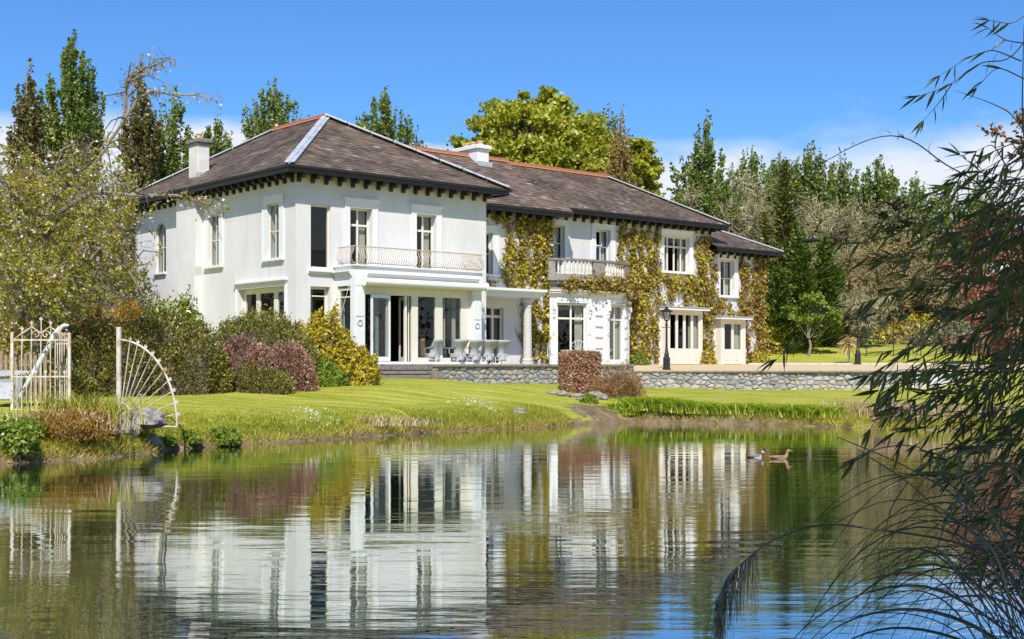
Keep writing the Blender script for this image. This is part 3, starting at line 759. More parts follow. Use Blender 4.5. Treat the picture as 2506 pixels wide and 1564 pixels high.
window(F23, *HS[1], vb=(0.2, 0.5, 0.8), hb=(0.84,), sw=0.0, rec=0.2, sill=False, name='porch_door', bar=0.13)
window(F28, *HR[0], vb=(0.5,), hb=(0.70,), sw=0.28, rec=0.2, sill=False, name='casement_window', curtain='r', frame='trim', ajar=(0, 1))
window(F28, *HR[1], vb=(0.5,), hb=(0.70,), sw=0.28, rec=0.2, sill=False, name='casement_window', curtain='r', frame='trim', ajar=(0, 1))
window(F28, *HR[2], vb=(0.24, 0.5, 0.76), hb=(0.72,), sw=0.22, rec=0.2, bar=0.10, name='triple_window', curtain='lr', hood=True)
window(F29, *HX[0], vb=(0.5,), hb=(0.5,), sw=0.27, rec=0.2, name='sash_window', curtain='r', hood=True)
# shallow door bays with flat canopies
def door_bay(v0, a0, a1, zh, vb, hole):
    m = MB()
    p = v0-0.45
    m.box(a0, hole[0], p, v0+0.01, 0.0, zh); m.box(hole[1], a1, p, v0+0.01, 0.0, zh); m.box(hole[0], hole[1], p, v0+0.01, hole[3], zh)
    r = m.build('door_bay', M['cream'], HOUSE)
    MB().cbox(a0-0.3, a1+0.3, p-0.32, v0+0.01, zh+0.002, zh+0.14, 0.02).build('canopy', M['trim'], r)
    MB().cbox(a0-0.34, a1+0.34, p-0.36, v0+0.01, zh+0.142, zh+0.18, 0.01).build('canopy_roof', M['lead'], r)
    window(fmap(p), *hole, vb=vb, hb=(), sw=0.0, rec=0.05, sill=False, name='glazed_door', lower=0.86, bar=0.19, fw=0.13, curtain='r')
door_bay(2.8, 24.75, 27.65, 2.98, (0.26, 0.5, 0.74), (24.9, 27.5, 0.02, 2.86))
door_bay(2.95, 29.4, 31.6, 2.58, (0.5,), (29.65, 31.35, 0.02, 2.45))

# ---- box bay with the garden doors, balcony on top
BU0, BU1, BV = 1.83, 8.5, -1.5
bay = MB().box(BU0, BU1+0.05, BV, 0.01, 3.62, 3.99)
bayo = bay.build('bay', M['trim'], HOUSE)
MB().box(BU0-0.08, BU1+0.13, BV-0.09, 0.012, 3.992, 4.055).build('balcony_slab', M['trim'], bayo)
MB().box(BU0, BU1+0.05, BV-0.01, 0.0, 3.2, 3.618).build('bay_lintel', M['trim'], bayo)
c = MB()
for k, (z0, z1, pj) in enumerate(((3.50, 3.56, .05), (3.561, 3.63, .11), (3.631, 3.69, .19), (3.691, 3.73, .22))):
    c.box(2.35, 8.25, BV-0.011-pj, BV-0.011, z0, z1)
c.build('cornice', M['trim'], bayo)
c = MB()
for k, (z0, z1, pj) in enumerate(((3.60, 3.68, .06), (3.681, 3.76, .13), (3.761, 3.84, .2))):
    c.box(BU0-pj, BU0-0.001, BV+0.15, -0.05, z0, z1)
c.build('cornice', M['trim'], bayo)
c = MB()
for z0, z1, pj in ((3.70, 3.78, .07), (3.781, 3.86, .15)): c.box(0.55, 1.75, -pj, 0.02, z0, z1)
c.build('string_course', M['trim'], HOUSE)
def pilaster(u0, u1, v0, v1, parent):
    r = MB().box(u0, u1, v0, v1, 0.0, 3.198).build('pilaster', M['trim'], parent)
    m = MB()
    m.box(u0+.07, u1-.07, v0-.025, v0-.001, 1.95, 3.0); m.box(u0+.07, u1-.07, v0-.025, v0-.001, 0.35, 1.42)
    m.build('raised_panel', M['trim'], r)
    MB().torus(((u0+u1)/2, v0-.012, 1.68), 0.11, 0.03, 'y', 18).build('ring', M['lead'], r)
    MB().box(u0-.03, u1+.03, v0-.04, v0-.001, 0.002, 0.22).build('plinth', M['trim'], r)
    return r
pilaster(BU0, BU0+0.52, BV, BV+0.30, bayo)
pilaster(BU1-0.50, BU1, BV, BV+0.30, bayo)
MB().box(BU1-0.05, BU1, BV+0.302, 0.0, 0.0, 3.198).build('side_panel', M['trim'], bayo)
# left return of the bay: column and side light
MB().box(BU0, BU0+0.2, -0.22, -0.001, 0.0, 3.198).build('bay_post', M['trim'], bayo)
window(lmap(BU0), BV+0.31, -0.23, 0.02, 3.12, vb=(), hb=(0.88,), sw=0.0, rec=0.08, sill=False, name='side_light', fw=0.10, curtain='l')
pt = MB(); pt.tube([(BU0-0.05, -1.2, 3.2), (BU0-0.18, -0.55, 1.6), (BU0-0.2, -0.5, 0.4)], 0.012, 5)
pt.build('awning_crank', M['white_iron'], bayo)
# garden doors: fixed lights, an opened leaf and a dark doorway
BF = fmap(BV)
d0 = 2.35
frame = MB(BF)
Y0, Y1 = 0.20, 0.30
for a, b in ((2.352, 2.42), (3.55, 3.62), (4.50, 4.60), (4.86, 5.18), (6.10, 6.50), (7.50, 7.998)):
    frame.box(a, b, Y0, Y1, 0.1, 2.86)
frame.box(2.352, 7.998, Y0, Y1, 2.862, 3.198); frame.box(2.352, 7.998, Y0-0.02, Y1, 0.0, 0.098)
for a, b in ((5.18, 6.10), (6.50, 7.50), (2.42, 3.55)): frame.box(a, b, Y0+.01, Y1-.01, 0.1, 0.27)
gd_ = frame.build('garden_door', M['cream'], HOUSE)
for a, b in ((5.182, 6.098), (6.502, 7.498), (2.422, 3.548)): MB(BF).box(a, b, Y0+.04, Y0+.046, 0.272, 2.86).build('pane', M['glass'], gd_)
def leafmap(hx, hy, ang):
    ca, sa = math.cos(ang), math.sin(ang)
    return lambda a, d, z: (hx+a*ca-d*sa, BV+hy+a*sa+d*ca, z)
lm = leafmap(3.68, 0.14, R(184))
lf = MB(lm)
lf.box(0, 0.10, 0, 0.05, 0.12, 2.85); lf.box(0.92, 1.02, 0, 0.05, 0.12, 2.85); lf.box(0.1, 0.92, 0, 0.05, 0.12, 0.30); lf.box(0.1, 0.92, 0, 0.05, 2.72, 2.85)
lfo = lf.build('door_leaf', M['trim'], gd_)
MB(lm).box(0.1, 0.92, 0.02, 0.026, 0.302, 2.718).build('pane', M['glass'], lfo)
for sg in (0.065, -0.03): MB(lm).tube([(0.96, sg, 1.15), (0.96, sg+0.02, 1.15), (0.86, sg+0.02, 1.15)], 0.013, 6).build('handle', M['iron'], lfo)
lm2 = leafmap(4.84, 0.36, R(78)); 
lf = MB(lm2); lf.box(0, 0.1, 0, 0.05, 0.12, 2.85); lf.box(0.9, 1.0, 0, 0.05, 0.12, 2.85); lf.box(0.1, 0.9, 0, 0.05, 0.12, 0.30); lf.box(0.1, 0.9, 0, 0.05, 2.72, 2.85)
lfo = lf.build('door_leaf', M['cream'], gd_); MB(lm2).box(0.1, 0.9, 0.02, 0.026, 0.302, 2.718).build('pane', M['glass'], lfo)
# drapes inside the bay
for x0, wd in ((2.95, 0.4), (6.55, 0.3), (7.22, 0.2)):
    vs = []
    for k in range(13): vs += [(x0+wd*k/12, BV+0.5+(0.03 if k % 2 else -0.02), 0.05), (x0+wd*k/12, BV+0.5+(0.03 if k % 2 else -0.02), 2.86)]
    MB().add(vs, [(2*k, 2*k+2, 2*k+3, 2*k+1) for k in range(12)]).build('curtain', M['curtain'], gd_)
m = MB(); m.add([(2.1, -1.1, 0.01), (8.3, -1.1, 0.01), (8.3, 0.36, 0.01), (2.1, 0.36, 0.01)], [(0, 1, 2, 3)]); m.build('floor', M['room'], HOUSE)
MB().box(1.9, 8.6, BV-0.28, BV-0.012, -0.004, 0.10).build('threshold', M['trim'], HOUSE)
# awning cassette
aw = MB(); pts = []
for k in range(16):
    w_ = 2*math.pi*k/16; pts.append((BV-0.24+0.14*math.cos(w_), 3.36+0.15*math.sin(w_)))
aw.poly(pts, 'x', 2.2, 8.55)
awo = aw.build('awning', M['trim'], bayo, smooth=False)
for x in (2.14, 8.552): MB().poly([(BV-0.24+0.18*math.cos(2*math.pi*k/14), 3.37+0.2*math.sin(2*math.pi*k/14)) for k in range(14)], 'x', x, x+0.05).build('end_cap', M['trim'], awo)
# balcony railing of bellied bars
rl = MB()
RZ0, RZ1 = 4.12, 4.80
corner = [(BU0+0.02, -0.30), (BU0+0.02, BV-0.02), (BU1+0.02, BV-0.02), (BU1+0.02, -0.1)]
for z in (RZ0, RZ1):
    rl.tube([(x, y, z) for x, y in corner], 0.017 if z == RZ0 else 0.024, 6)
for x in (3.2, 4.9, 6.6, 8.2): rl.box(x-.015, x+.015, BV-.03, BV-.005, 4.056, RZ0)
rail = rl.build('balcony_railing', M['railing'], HOUSE)
bar_me = MB().tube([(0, 0, RZ0), (0, -0.055, RZ0+.08), (0, -0.135, RZ0+.19), (0, -0.12, RZ0+.32), (0, -0.03, RZ0+.47), (0, 0.012, RZ0+.58), (0, 0, RZ1)], 0.0155, 5).mesh('railing_bar', M['railing'])
for i in range(58):
    o = link('railing_bar', bar_me, rail); o.location = (BU0+0.08+i*(BU1-BU0-0.08)/57, BV-0.02, 0)
for i in range(10):
    o = link('railing_bar', bar_me, rail); o.location = (BU0+0.02, BV+0.08+i*0.115, 0); o.rotation_euler = (0, 0, R(-90))
for i in range(10):
    o = link('railing_bar', bar_me, rail); o.location = (BU1+0.02, BV+0.08+i*0.115, 0); o.rotation_euler = (0, 0, R(90))

# ---- porch with column and lantern
po = MB(); po.box(10.002, 13.9, 0.55, 2.3, 3.16, 3.45)
poo = po.build('porch', M['trim'], HOUSE)
c = MB()
for z0, z1, pj in ((3.30, 3.36, .05), (3.361, 3.44, .12), (3.441, 3.56, .20)):
    c.box(10.002, 13.9+pj, 0.549-pj, 0.549, z0, z1); c.box(13.901, 13.9+pj, 0.55, 2.3, z0, z1)
c.build('cornice', M['trim'], poo)
MB().lathe([(.30, 0.0), (.30, .12), (.25, .13), (.27, .2), (.22, .27), (.205, .3), (.205, .9), (.185, 2.72), (.21, 2.74), (.21, 2.80), (.185, 2.83), (.19, 2.9), (.29, 3.0), (.31, 3.06), (.31, 3.158)], 24, (13.35, 0.95, 0)).build('column', M['column'], poo, smooth=False)
MB().box(9.99, 10.35, 1.95, 2.3, 0.0, 3.158).build('pilaster', M['trim'], poo)

# ---- curved bow with balustrade
RB, UC, VF = 6.4, 18.55, 1.35         # arc radius, centre, front
def arc(u, off=0.0):
    a = math.asin(max(-.9, min(.9, (u-UC)/RB))); return (UC+(RB+off)*math.sin(a), VF+RB-(RB+off)*math.cos(a))
def bow_strip(u0, u1, z0, z1, off0, off1, n=14, parent=None, name='bow_wall', mat='trim'):
    vs = []
    for i in range(n+1):
        u = u0+(u1-u0)*i/n
        a, b = arc(u, off1), arc(u, off0)
        vs += [(a[0], a[1], z0), (a[0], a[1], z1), (b[0], b[1], z1), (b[0], b[1], z0)]
    fs = [(i*4+k, (i+1)*4+k, (i+1)*4+(k+1) % 4, i*4+(k+1) % 4) for i in range(n) for k in range(4)]+[(0, 1, 2, 3), (n*4+3, n*4+2, n*4+1, n*4)]
    return MB().add(vs, fs).build(name, M[mat], parent)
BL, BR = 15.75, 21.35
W1, W2 = (16.10, 17.72), (19.30, 20.72)
bow = bow_strip(BL, BR, 3.06, 3.66, -0.30, 0.0, parent=HOUSE, name='bow_window')
bow_strip(BL, BR, -0.9, 0.16, -0.30, 0.03, parent=bow, name='bow_base')
for a, b in ((BL, W1[0]), (W1[1], W2[0]), (W2[1], BR)):
    bow_strip(a, b, 0.162, 3.058, -0.30, 0.0, 4, bow, 'pier')
for z0, z1, o in ((3.40, 3.46, .05), (3.461, 3.54, .10), (3.541, 3.64, .2), (3.641, 3.70, .26)):
    bow_strip(BL-0.05, BR+0.08, z0, z1, 0.001, o, 16, bow, 'cornice', 'trim' if z0 < 3.5 else 'cream')
for a, b in (W1, W2):      # moulded heads
    bow_strip(a-0.12, b+0.12, 3.07, 3.13, 0.001, .06, 6, bow, 'moulding'); bow_strip(a-0.02, b+0.02, 3.18, 3.34, 0.001, .03, 6, bow, 'frieze')
for u, wd in ((17.86, .13), (19.16, .13), (15.93, .13), (21.2, .15)):   # strip pilasters with scroll brackets
    bow_strip(u-wd, u+wd, 0.17, 3.05, 0.001, .05, 2, bow, 'strip_pilaster')
    p = arc(u, .05); q = arc(u, .20)
    m = MB(); dx, dy = (q[0]-p[0])/.15, (q[1]-p[1])/.15
    for (z0, z1, o) in ((2.72, 2.98, .14), (2.98, 3.3, .09), (2.55, 2.72, .08)):
        m.poly([(p[0]-.09, p[1]), (p[0]+.09, p[1]), (p[0]+.09+dx*o, p[1]+dy*o), (p[0]-.09+dx*o, p[1]+dy*o)], 'z', z0, z1-.002)
    m.build('scroll_bracket', M['trim'], bow)
    MB().blob((p[0]+dx*.05, p[1]+dy*.05, 2.42), (.08, .06, .11), 8, 6, .1).build('drop', M['trim'], bow)
    MB().torus((p[0]+dx*.02, p[1]+dy*.02, 1.55), .07, .022, 'y', 12).build('ring', M['cream'], bow)
def vermic(u, w_, zs):
    for z in zs:
        bow_strip(u-w_, u+w_, z, z+.34, 0.001, .075, 3, bow, 'rusticated_block')
vermic(18.51, .24, [0.28+.55*k for k in range(5)])
vermic(20.97, .13, [0.28+.55*k for k in range(5)])
def bow_light(a, b):
    pa, pb = arc(a, -.12), arc(b, -.12)
    Lx = math.hypot(pb[0]-pa[0], pb[1]-pa[1]); ca, sa = (pb[0]-pa[0])/Lx, (pb[1]-pa[1])/Lx
    mp = lambda x, d, z: (pa[0]+x*ca-d*sa, pa[1]+x*sa+d*ca, z)
    window(mp, 0.0, Lx, 0.16, 3.05, vb=(0.5,), hb=(0.74,), sw=0.0, rec=0.0, sill=False, name='bow_casement', curtain='r', bar=0.09, fw=0.09)
bow_light(*W1); bow_light(*W2)
# balcony over the bow
bslab = bow_strip(BL-0.1, BR+0.0, 4.18, 4.42, -1.6, 0.12, 18, HOUSE, 'bow_balcony', 'concrete')
bow_strip(BL-0.02, BR-0.05, 4.02, 4.178, -1.5, 0.0, 16, bslab, 'balcony_underside', 'concrete')
bow_strip(BL+.05, BR-.1, 3.702, 4.018, -1.2, -0.15, 14, bslab, 'lead_roof', 'concrete')
bow_strip(BL-0.12, BR+0.0, 5.18, 5.29, -0.14, 0.10, 18, bslab, 'handrail', 'coping')
bow_strip(BL-0.1, BR, 4.422, 4.50, -0.12, 0.08, 18, bslab, 'bottom_rail', 'concrete')
for a, b in ((BL-.08, BL+.25), (18.12, 18.95), (20.75, BR-.02)):
    bow_strip(a, b, 4.502, 5.178, -0.10, 0.06, 4, bslab, 'pedestal', 'concrete')
bal_me = MB().lathe([(.065, 4.502), (.065, 4.56), (.03, 4.59), (.062, 4.70), (.07, 4.78), (.05, 4.92), (.03, 5.04), (.055, 5.1), (.06, 5.178)], 8).mesh('baluster', M['cream'], True)
for a, b, n in ((BL+.42, 18.0, 9), (19.1, 20.62, 7)):
    for i in range(n):
        p = arc(a+(b-a)*i/(n-1), -0.02); o = link('baluster', bal_me, bslab); o.location = (p[0], p[1], 0)

# ---- chimney breast on the left side
MB().poly([(7.2, 0.0), (8.1, 0.0), (8.1, 4.0), (8.0, 4.4), (8.0, 7.6), (9.9, 7.6), (9.9, -1.0), (7.2, -1.0)], 'x', -0.38, -0.001).build('chimney_breast', M['wall'], HOUSE)

# ---- eaves, gutters, brackets
def bracket_mesh():
    pts = [(0, 0), (0, -.34), (-.07, -.36), (-.12, -.30), (-.11, -.22), (-.20, -.20), (-.30, -.17), (-.36, -.22), (-.45, -.20), (-.50, -.12), (-.52, 0)]
    return MB().poly(pts, 'x', -.07, .07).mesh('bracket', M['black'])
BRK = bracket_mesh()
def bracket(u, v, z, rz=0):
    o = link('bracket', BRK, HOUSE); o.location = (u, v, z); o.rotation_euler = (0, 0, rz)
def cornice_board(u0, u1, v0, v1, z, sides):
    """black soffit ring and fascia with a gutter for an eaves rectangle; sides: which edges carry a gutter"""
    m = MB(); m.box(u0, u1, v0, v1, z-0.06, z)
    s = m.build('soffit', M['black'], HOUSE)
    for sd in sides:
        if sd == 'f': a, b, q = (u0-.02, v0), (u1+.02, v0), (0, -1)
        elif sd == 'l': a, b, q = (u0, v1), (u0, v0-.02), (-1, 0)
        else: a, b, q = (u1, v0-.02), (u1, v1), (1, 0)
        x0, x1 = sorted((a[0], b[0])); y0, y1 = sorted((a[1], b[1]))
        if sd == 'f': MB().box(x0, x1, v0-.035, v0-.001, z-.13, z+.11).build('fascia', M['black'], s); MB().poly([(v0-.036, z+.02), (v0-.15, z+.04), (v0-.17, z+.10), (v0-.16, z+.13), (v0-.036, z+.12)], 'x', x0-.1, x1+.1).build('gutter', M['black'], s)
        elif sd == 'l': MB().box(u0-.035, u0-.001, y0, y1, z-.13, z+.11).build('fascia', M['black'], s); MB().poly([(u0-.036, z+.02), (u0-.15, z+.04), (u0-.17, z+.10), (u0-.16, z+.13), (u0-.036, z+.12)], 'y', y0-.1, y1).build('gutter', M['black'], s)
        else: MB().box(u1+.001, u1+.035, y0, y1, z-.13, z+.11).build('fascia', M['black'], s)
OV = 0.72
cornice_board(-OV, 10+OV, -OV, 15.2+OV, 7.80, 'flr')
for i in range(16): bracket(0.12+i*(9.76/15), -0.001, 7.739)
for i in range(25): bracket(-0.001, 0.2+i*0.61, 7.739, R(-90))
cornice_board(10+OV+.04, 16+OV, 2.3-OV, 3.6, 7.44, 'f')
for i in range(8): bracket(11.2+i*0.66, 2.299, 7.379)
cornice_board(16+OV+.003, 28.75+OV, 2.8-OV, 11+OV, 7.76, 'fr')
for i in range(20): bracket(16.95+i*0.62, 2.799, 7.699)
cornice_board(28.75+.01, 33.9+OV, 2.95-OV, 9+OV, 6.55, 'fr')
for i in range(8): bracket(29.2+i*0.64, 2.949, 6.489)

# ---- slate roofs: every plane gets real slates
def roof_plane(poly, parent, seed, sw=0.36, sh=0.235, lift=0.02):
    P = [Vector(p) for p in poly]
    e = (P[1]-P[0]).normalized(); nrm = (P[1]-P[0]).cross(P[2]-P[0]).normalized()
    if nrm.z < 0: nrm = -nrm
    s = nrm.cross(e)
    if s.z < 0: s = -s
    q = [((p-P[0]).dot(e), (p-P[0]).dot(s)) for p in P]
    A = np.array(q); n = len(A); rg = np.random.default_rng(seed)
    def inside(x, y):
        c = False
        for i in range(n):
            (ax, ay), (bx, by) = A[i], A[(i+1) % n]
            if (ay > y) != (by > y) and x < (bx-ax)*(y-ay)/(by-ay)+ax: c = not c
        return c
    V = []; Fc = []; rn = []
    rows = int(A[:, 1].max()/sh)+1
    for r in range(rows):
        x = A[:, 0].min()-sw*rg.uniform(0, 1)
        y0 = r*sh-0.03; tone = rg.uniform(-.08, .08)
        while x < A[:, 0].max():
            ww = sw*rg.uniform(.85, 1.15)
            if inside(x+ww/2, y0+sh*0.6):
                lo = A[:, 0].min(); x0, x1 = x+.004, x+ww-.004
                h0 = lift+rg.uniform(.016, .03); h1 = lift; yt = y0+sh+0.02; dy = rg.uniform(-.012, .012)
                b = len(V)
                for (xx, yy, hh) in ((x0, y0+dy, h0), (x1, y0+dy, h0), (x1, yt, h1), (x0, yt, h1), (x0, y0+dy, 0), (x1, y0+dy, 0)):
                    V.append(tuple(P[0]+e*xx+s*yy+nrm*hh))
                Fc += [(b, b+1, b+2, b+3), (b+4, b+5, b+1, b)]
                t = float(np.clip(rg.normal(0.45, .2)+tone, 0, 1)); rn += [t, t]
            x += ww
    o = np_mesh('slates', V, Fc, M['slate'], parent, rn)
    tag(o, None, None, None, 'stuff')
    return o
def strip_between(a, b, wd, side_n, th, name, mat, parent, segs=8):
    """lead flashing along a hip: two wings draped over the neighbouring planes"""
    a, b = Vector(a), Vector(b); d = (b-a).normalized(); m = MB()
    for w1 in side_n:
        w1 = Vector(w1); w1 = (w1-d*w1.dot(d)).normalized()
        up = d.cross(w1); up = up if up.z > 0 else -up
        for k in range(segs):
            p, q = a+(b-a)*(k/segs), a+(b-a)*((k+1)/segs-0.004)
            h = th+0.004*(k % 2)
            m.add([tuple(p+up*h), tuple(q+up*h), tuple(q+w1*wd+up*h), tuple(p+w1*wd+up*h), tuple(p+w1*wd), tuple(q+w1*wd)], [(0, 1, 2, 3), (3, 2, 5, 4)])
    m.tube([tuple(a+Vector((0, 0, th+.01))), tuple(b+Vector((0, 0, th+.01)))], 0.055, 7)
    return m.build(name, M[mat], parent)
def ridge_tiles(a, b, parent, step=0.45):
    a, b = Vector(a), Vector(b); n = max(1, int((b-a).length/step)); d = (b-a)/n
    ang = math.atan2(d.y, d.x); Ld = d.length
    me = MB().add([(0, -.17, -.06), (Ld-.01, -.17, -.06), (Ld-.01, 0, .06), (0, 0, .06), (0, .17, -.06), (Ld-.01, .17, -.06)], [(0, 1, 2, 3), (3, 2, 5, 4)])
    for k in range(3):
        c = Ld*(k+.5)/3; me.poly([(c-.06, .055), (c+.06, .055), (c+.075, .12), (c, .17), (c-.075, .12)], 'y', -.018, .018)
    me = me.mesh('ridge_tile', M['terracotta'])
    for i in range(n):
        p = a+d*i; o = link('ridge_tile', me, parent); o.location = (p.x, p.y, p.z+.05); o.rotation_euler = (0, 0, ang)
# main white block: ridge runs inwards
ze = 7.93
u0, u1, v0, v1 = -OV-.06, 10+OV+.06, -OV-.06, 15.2+OV
ra, rb = (5.0, 5.55, 11.45), (5.0, 10.4, 11.45)
E = [(u0, v0, ze), (u1, v0, ze), (u1, v1, ze), (u0, v1, ze)]
roof = MB().add(E+[ra, rb], [(0, 1, 4), (1, 2, 5, 4), (2, 3, 5), (3, 0, 4, 5)]).build('roof', M['slate'], HOUSE)
roof_plane([E[0], E[1], ra], roof, 1); roof_plane([E[3], E[0], ra, rb], roof, 2); roof_plane([E[1], E[2], rb, ra], roof, 3)
strip_between(ra, E[0], .21, [(-1, .6, 0), (.6, -1, 0)], .055, 'hip_flashing', 'lead', roof)
strip_between(ra, E[1], .42, [(-.6, -1, 0), (1, .6, 0)], .075, 'hip_flashing', 'lead', roof)
strip_between(rb, E[3], .26, [(-1, -.6, 0), (.6, 1, 0)], .055, 'hip_flashing', 'lead', roof)
ridge_tiles(ra, rb, roof)
# raised left part of the ivy wing
zr, vr = 10.60, 6.6
a = [(9.0, 2.3-OV-.06, 7.60), (16.95, 2.3-OV-.06, 7.60), (16.95, vr, zr+.1), (9.0, vr, zr+.1)]
bk = [(9.0, 11.8, 7.6), (16.95, 11.8, 7.6)]
roof2 = MB().add(a+bk, [(0, 1, 2, 3), (3, 2, 5, 4), (1, 5, 2)]).build('roof', M['slate'], HOUSE)
roof_plane(a, roof2, 4)
ridge_tiles((10.2, vr, zr+.1), (16.95, vr, zr+.1), roof2)
# long right part, hipped at its far end
E = [(16.8, 2.8-OV-.06, 7.89), (28.75+OV+.06, 2.8-OV-.06, 7.89), (28.75+OV+.06, 11+OV, 7.89), (16.8, 11+OV, 7.89)]
ra, rb = (16.8, vr, zr), (24.4, vr, zr)
roof3 = MB().add(E+[ra, rb], [(0, 1, 5, 4), (1, 2, 5), (2, 3, 4, 5), (3, 0, 4)]).build('roof', M['slate'], HOUSE)
roof_plane([E[0], E[1], rb, ra], roof3, 5, 0.27, 0.19); roof_plane([E[1], E[2], rb], roof3, 6)
strip_between(rb, E[1], .32, [(-.6, -1, 0), (1, .6, 0)], .055, 'hip_flashing', 'lead', roof3)
ridge_tiles((16.97, vr, zr), rb, roof3)
# lower far wing
E = [(28.6, 2.95-OV-.06, 6.66), (33.9+OV+.06, 2.95-OV-.06, 6.66), (33.9+OV+.06, 9+OV, 6.66), (28.6, 9+OV, 6.66)]
ra, rb = (28.6, 6.0, 8.55), (30.6, 6.0, 8.55)
roof4 = MB().add(E+[ra, rb], [(0, 1, 5, 4), (1, 2, 5), (2, 3, 4, 5)]).build('roof', M['slate'], HOUSE)
roof_plane([E[0], E[1], rb, ra], roof4, 7, 0.27, 0.19); roof_plane([E[1], E[2], rb], roof4, 8)
strip_between(rb, E[1], .22, [(-.6, -1, 0), (1, .6, 0)], .055, 'hip_flashing', 'lead', roof4)
# low wing roof
MB().add([(0.3, 15.95, 3.4), (0.3, 21.3, 3.4), (4, 21.3, 5.2), (4, 15.95, 5.2)], [(0, 1, 2, 3)]).build('roof', M['slate'], HOUSE)
# chimneys
ch = MB().cbox(0.40, 0.98, 9.28, 10.22, 8.1, 10.18, .02).build('chimney', M['chimney'], HOUSE)
MB().cbox(0.34, 1.04, 9.20, 10.30, 10.182, 10.28, .02).build('chimney_cap', M['coping'], ch)
MB().cbox(0.29, 1.09, 9.14, 10.36, 10.282, 10.45, .03).build('chimney_cap', M['coping'], ch)
MB().lathe([(.13, 10.452), (.15, 10.5), (.13, 10.53), (.12, 10.68), (.15, 10.7), (.15, 10.74)], 14, (.69, 9.75, 0)).build('chimney_pot', M['pot'], ch)
MB().box(0.3, 1.1, 9.05, 9.279, 8.55, 8.85).build('flashing', M['lead'], ch)
c2 = MB().cbox(14.28, 15.02, 5.85, 7.75, 9.6, 11.08, .02).build('chimney', M['trim'], HOUSE)
MB().cbox(14.17, 15.13, 5.72, 7.88, 11.082, 11.27, .03).build('chimney_cap', M['trim'], c2)
for k in range(3):
    MB().lathe([(.18, 11.272), (.19, 11.31), (.16, 11.34), (.155, 11.44), (.18, 11.46), (.18, 11.52)], 14, (14.65, 6.1+k*.55, 0)).build('chimney_pot', M['pot'], c2)
MB().box(14.18, 15.1, 5.65, 5.849, 9.9, 10.4).build('flashing', M['lead'], c2)

# ================================================================ vegetation
def unit(a): return a/np.maximum(1e-9, np.linalg.norm(a, axis=-1, keepdims=True))
def leaf_quads(C, size, asp=0.5, along=None, jit=1.0, nrm=None, njit=1.0, rg=rng):
    """rhombic leaves at C. along: preferred long axis; nrm: preferred facing"""
    n = len(C)
    a = rg.normal(size=(n, 3))
    if along is not None: a = unit(np.asarray(along))*1.0+unit(a)*jit
    a = unit(a)
    b = rg.normal(size=(n, 3))
    if nrm is not None:
        nn = unit(unit(np.asarray(nrm))+unit(rg.normal(size=(n, 3)))*njit); b = np.cross(nn, a)
    else: b = b-(b*a).sum(-1, keepdims=True)*a
    b = unit(b)
    s = (np.asarray(size)*rg.uniform(0.65, 1.3, n))[:, None]*0.5
    V = np.stack([C-a*s, C+b*s*asp-a*s*0.15, C+a*s, C-b*s*asp-a*s*0.15], 1).reshape(-1, 3)
    return V, np.arange(4*n).reshape(n, 4)
def leaf_obj(name, C, size, mat, parent, rnd=None, rg=rng, **kw):
    V, Fc = leaf_quads(C, size, rg=rg, **kw)
    if rnd is None: rnd = rg.uniform(0.1, 0.9, len(C))
    return tag(np_mesh(name, V, Fc, mat, parent, rnd), kind='stuff')
def ribbons(P0, P1, w, rg=rng):
    """thin twig slivers between points (two crossed faces each are not needed at this size)"""
    d = unit(P1-P0); b = unit(np.cross(d, rg.normal(size=P0.shape))); w = np.asarray(w)
    w = (w[:, None] if w.ndim else w)
    V = np.stack([P0-b*w, P0+b*w, P1+b*w*0.45, P1-b*w*0.45], 1).reshape(-1, 3)
    return V, np.arange(4*len(P0)).reshape(-1, 4)

def tree_root(name, p, label, cat='tree', group=None):
    return empty(name, p, 0, label, cat, group)

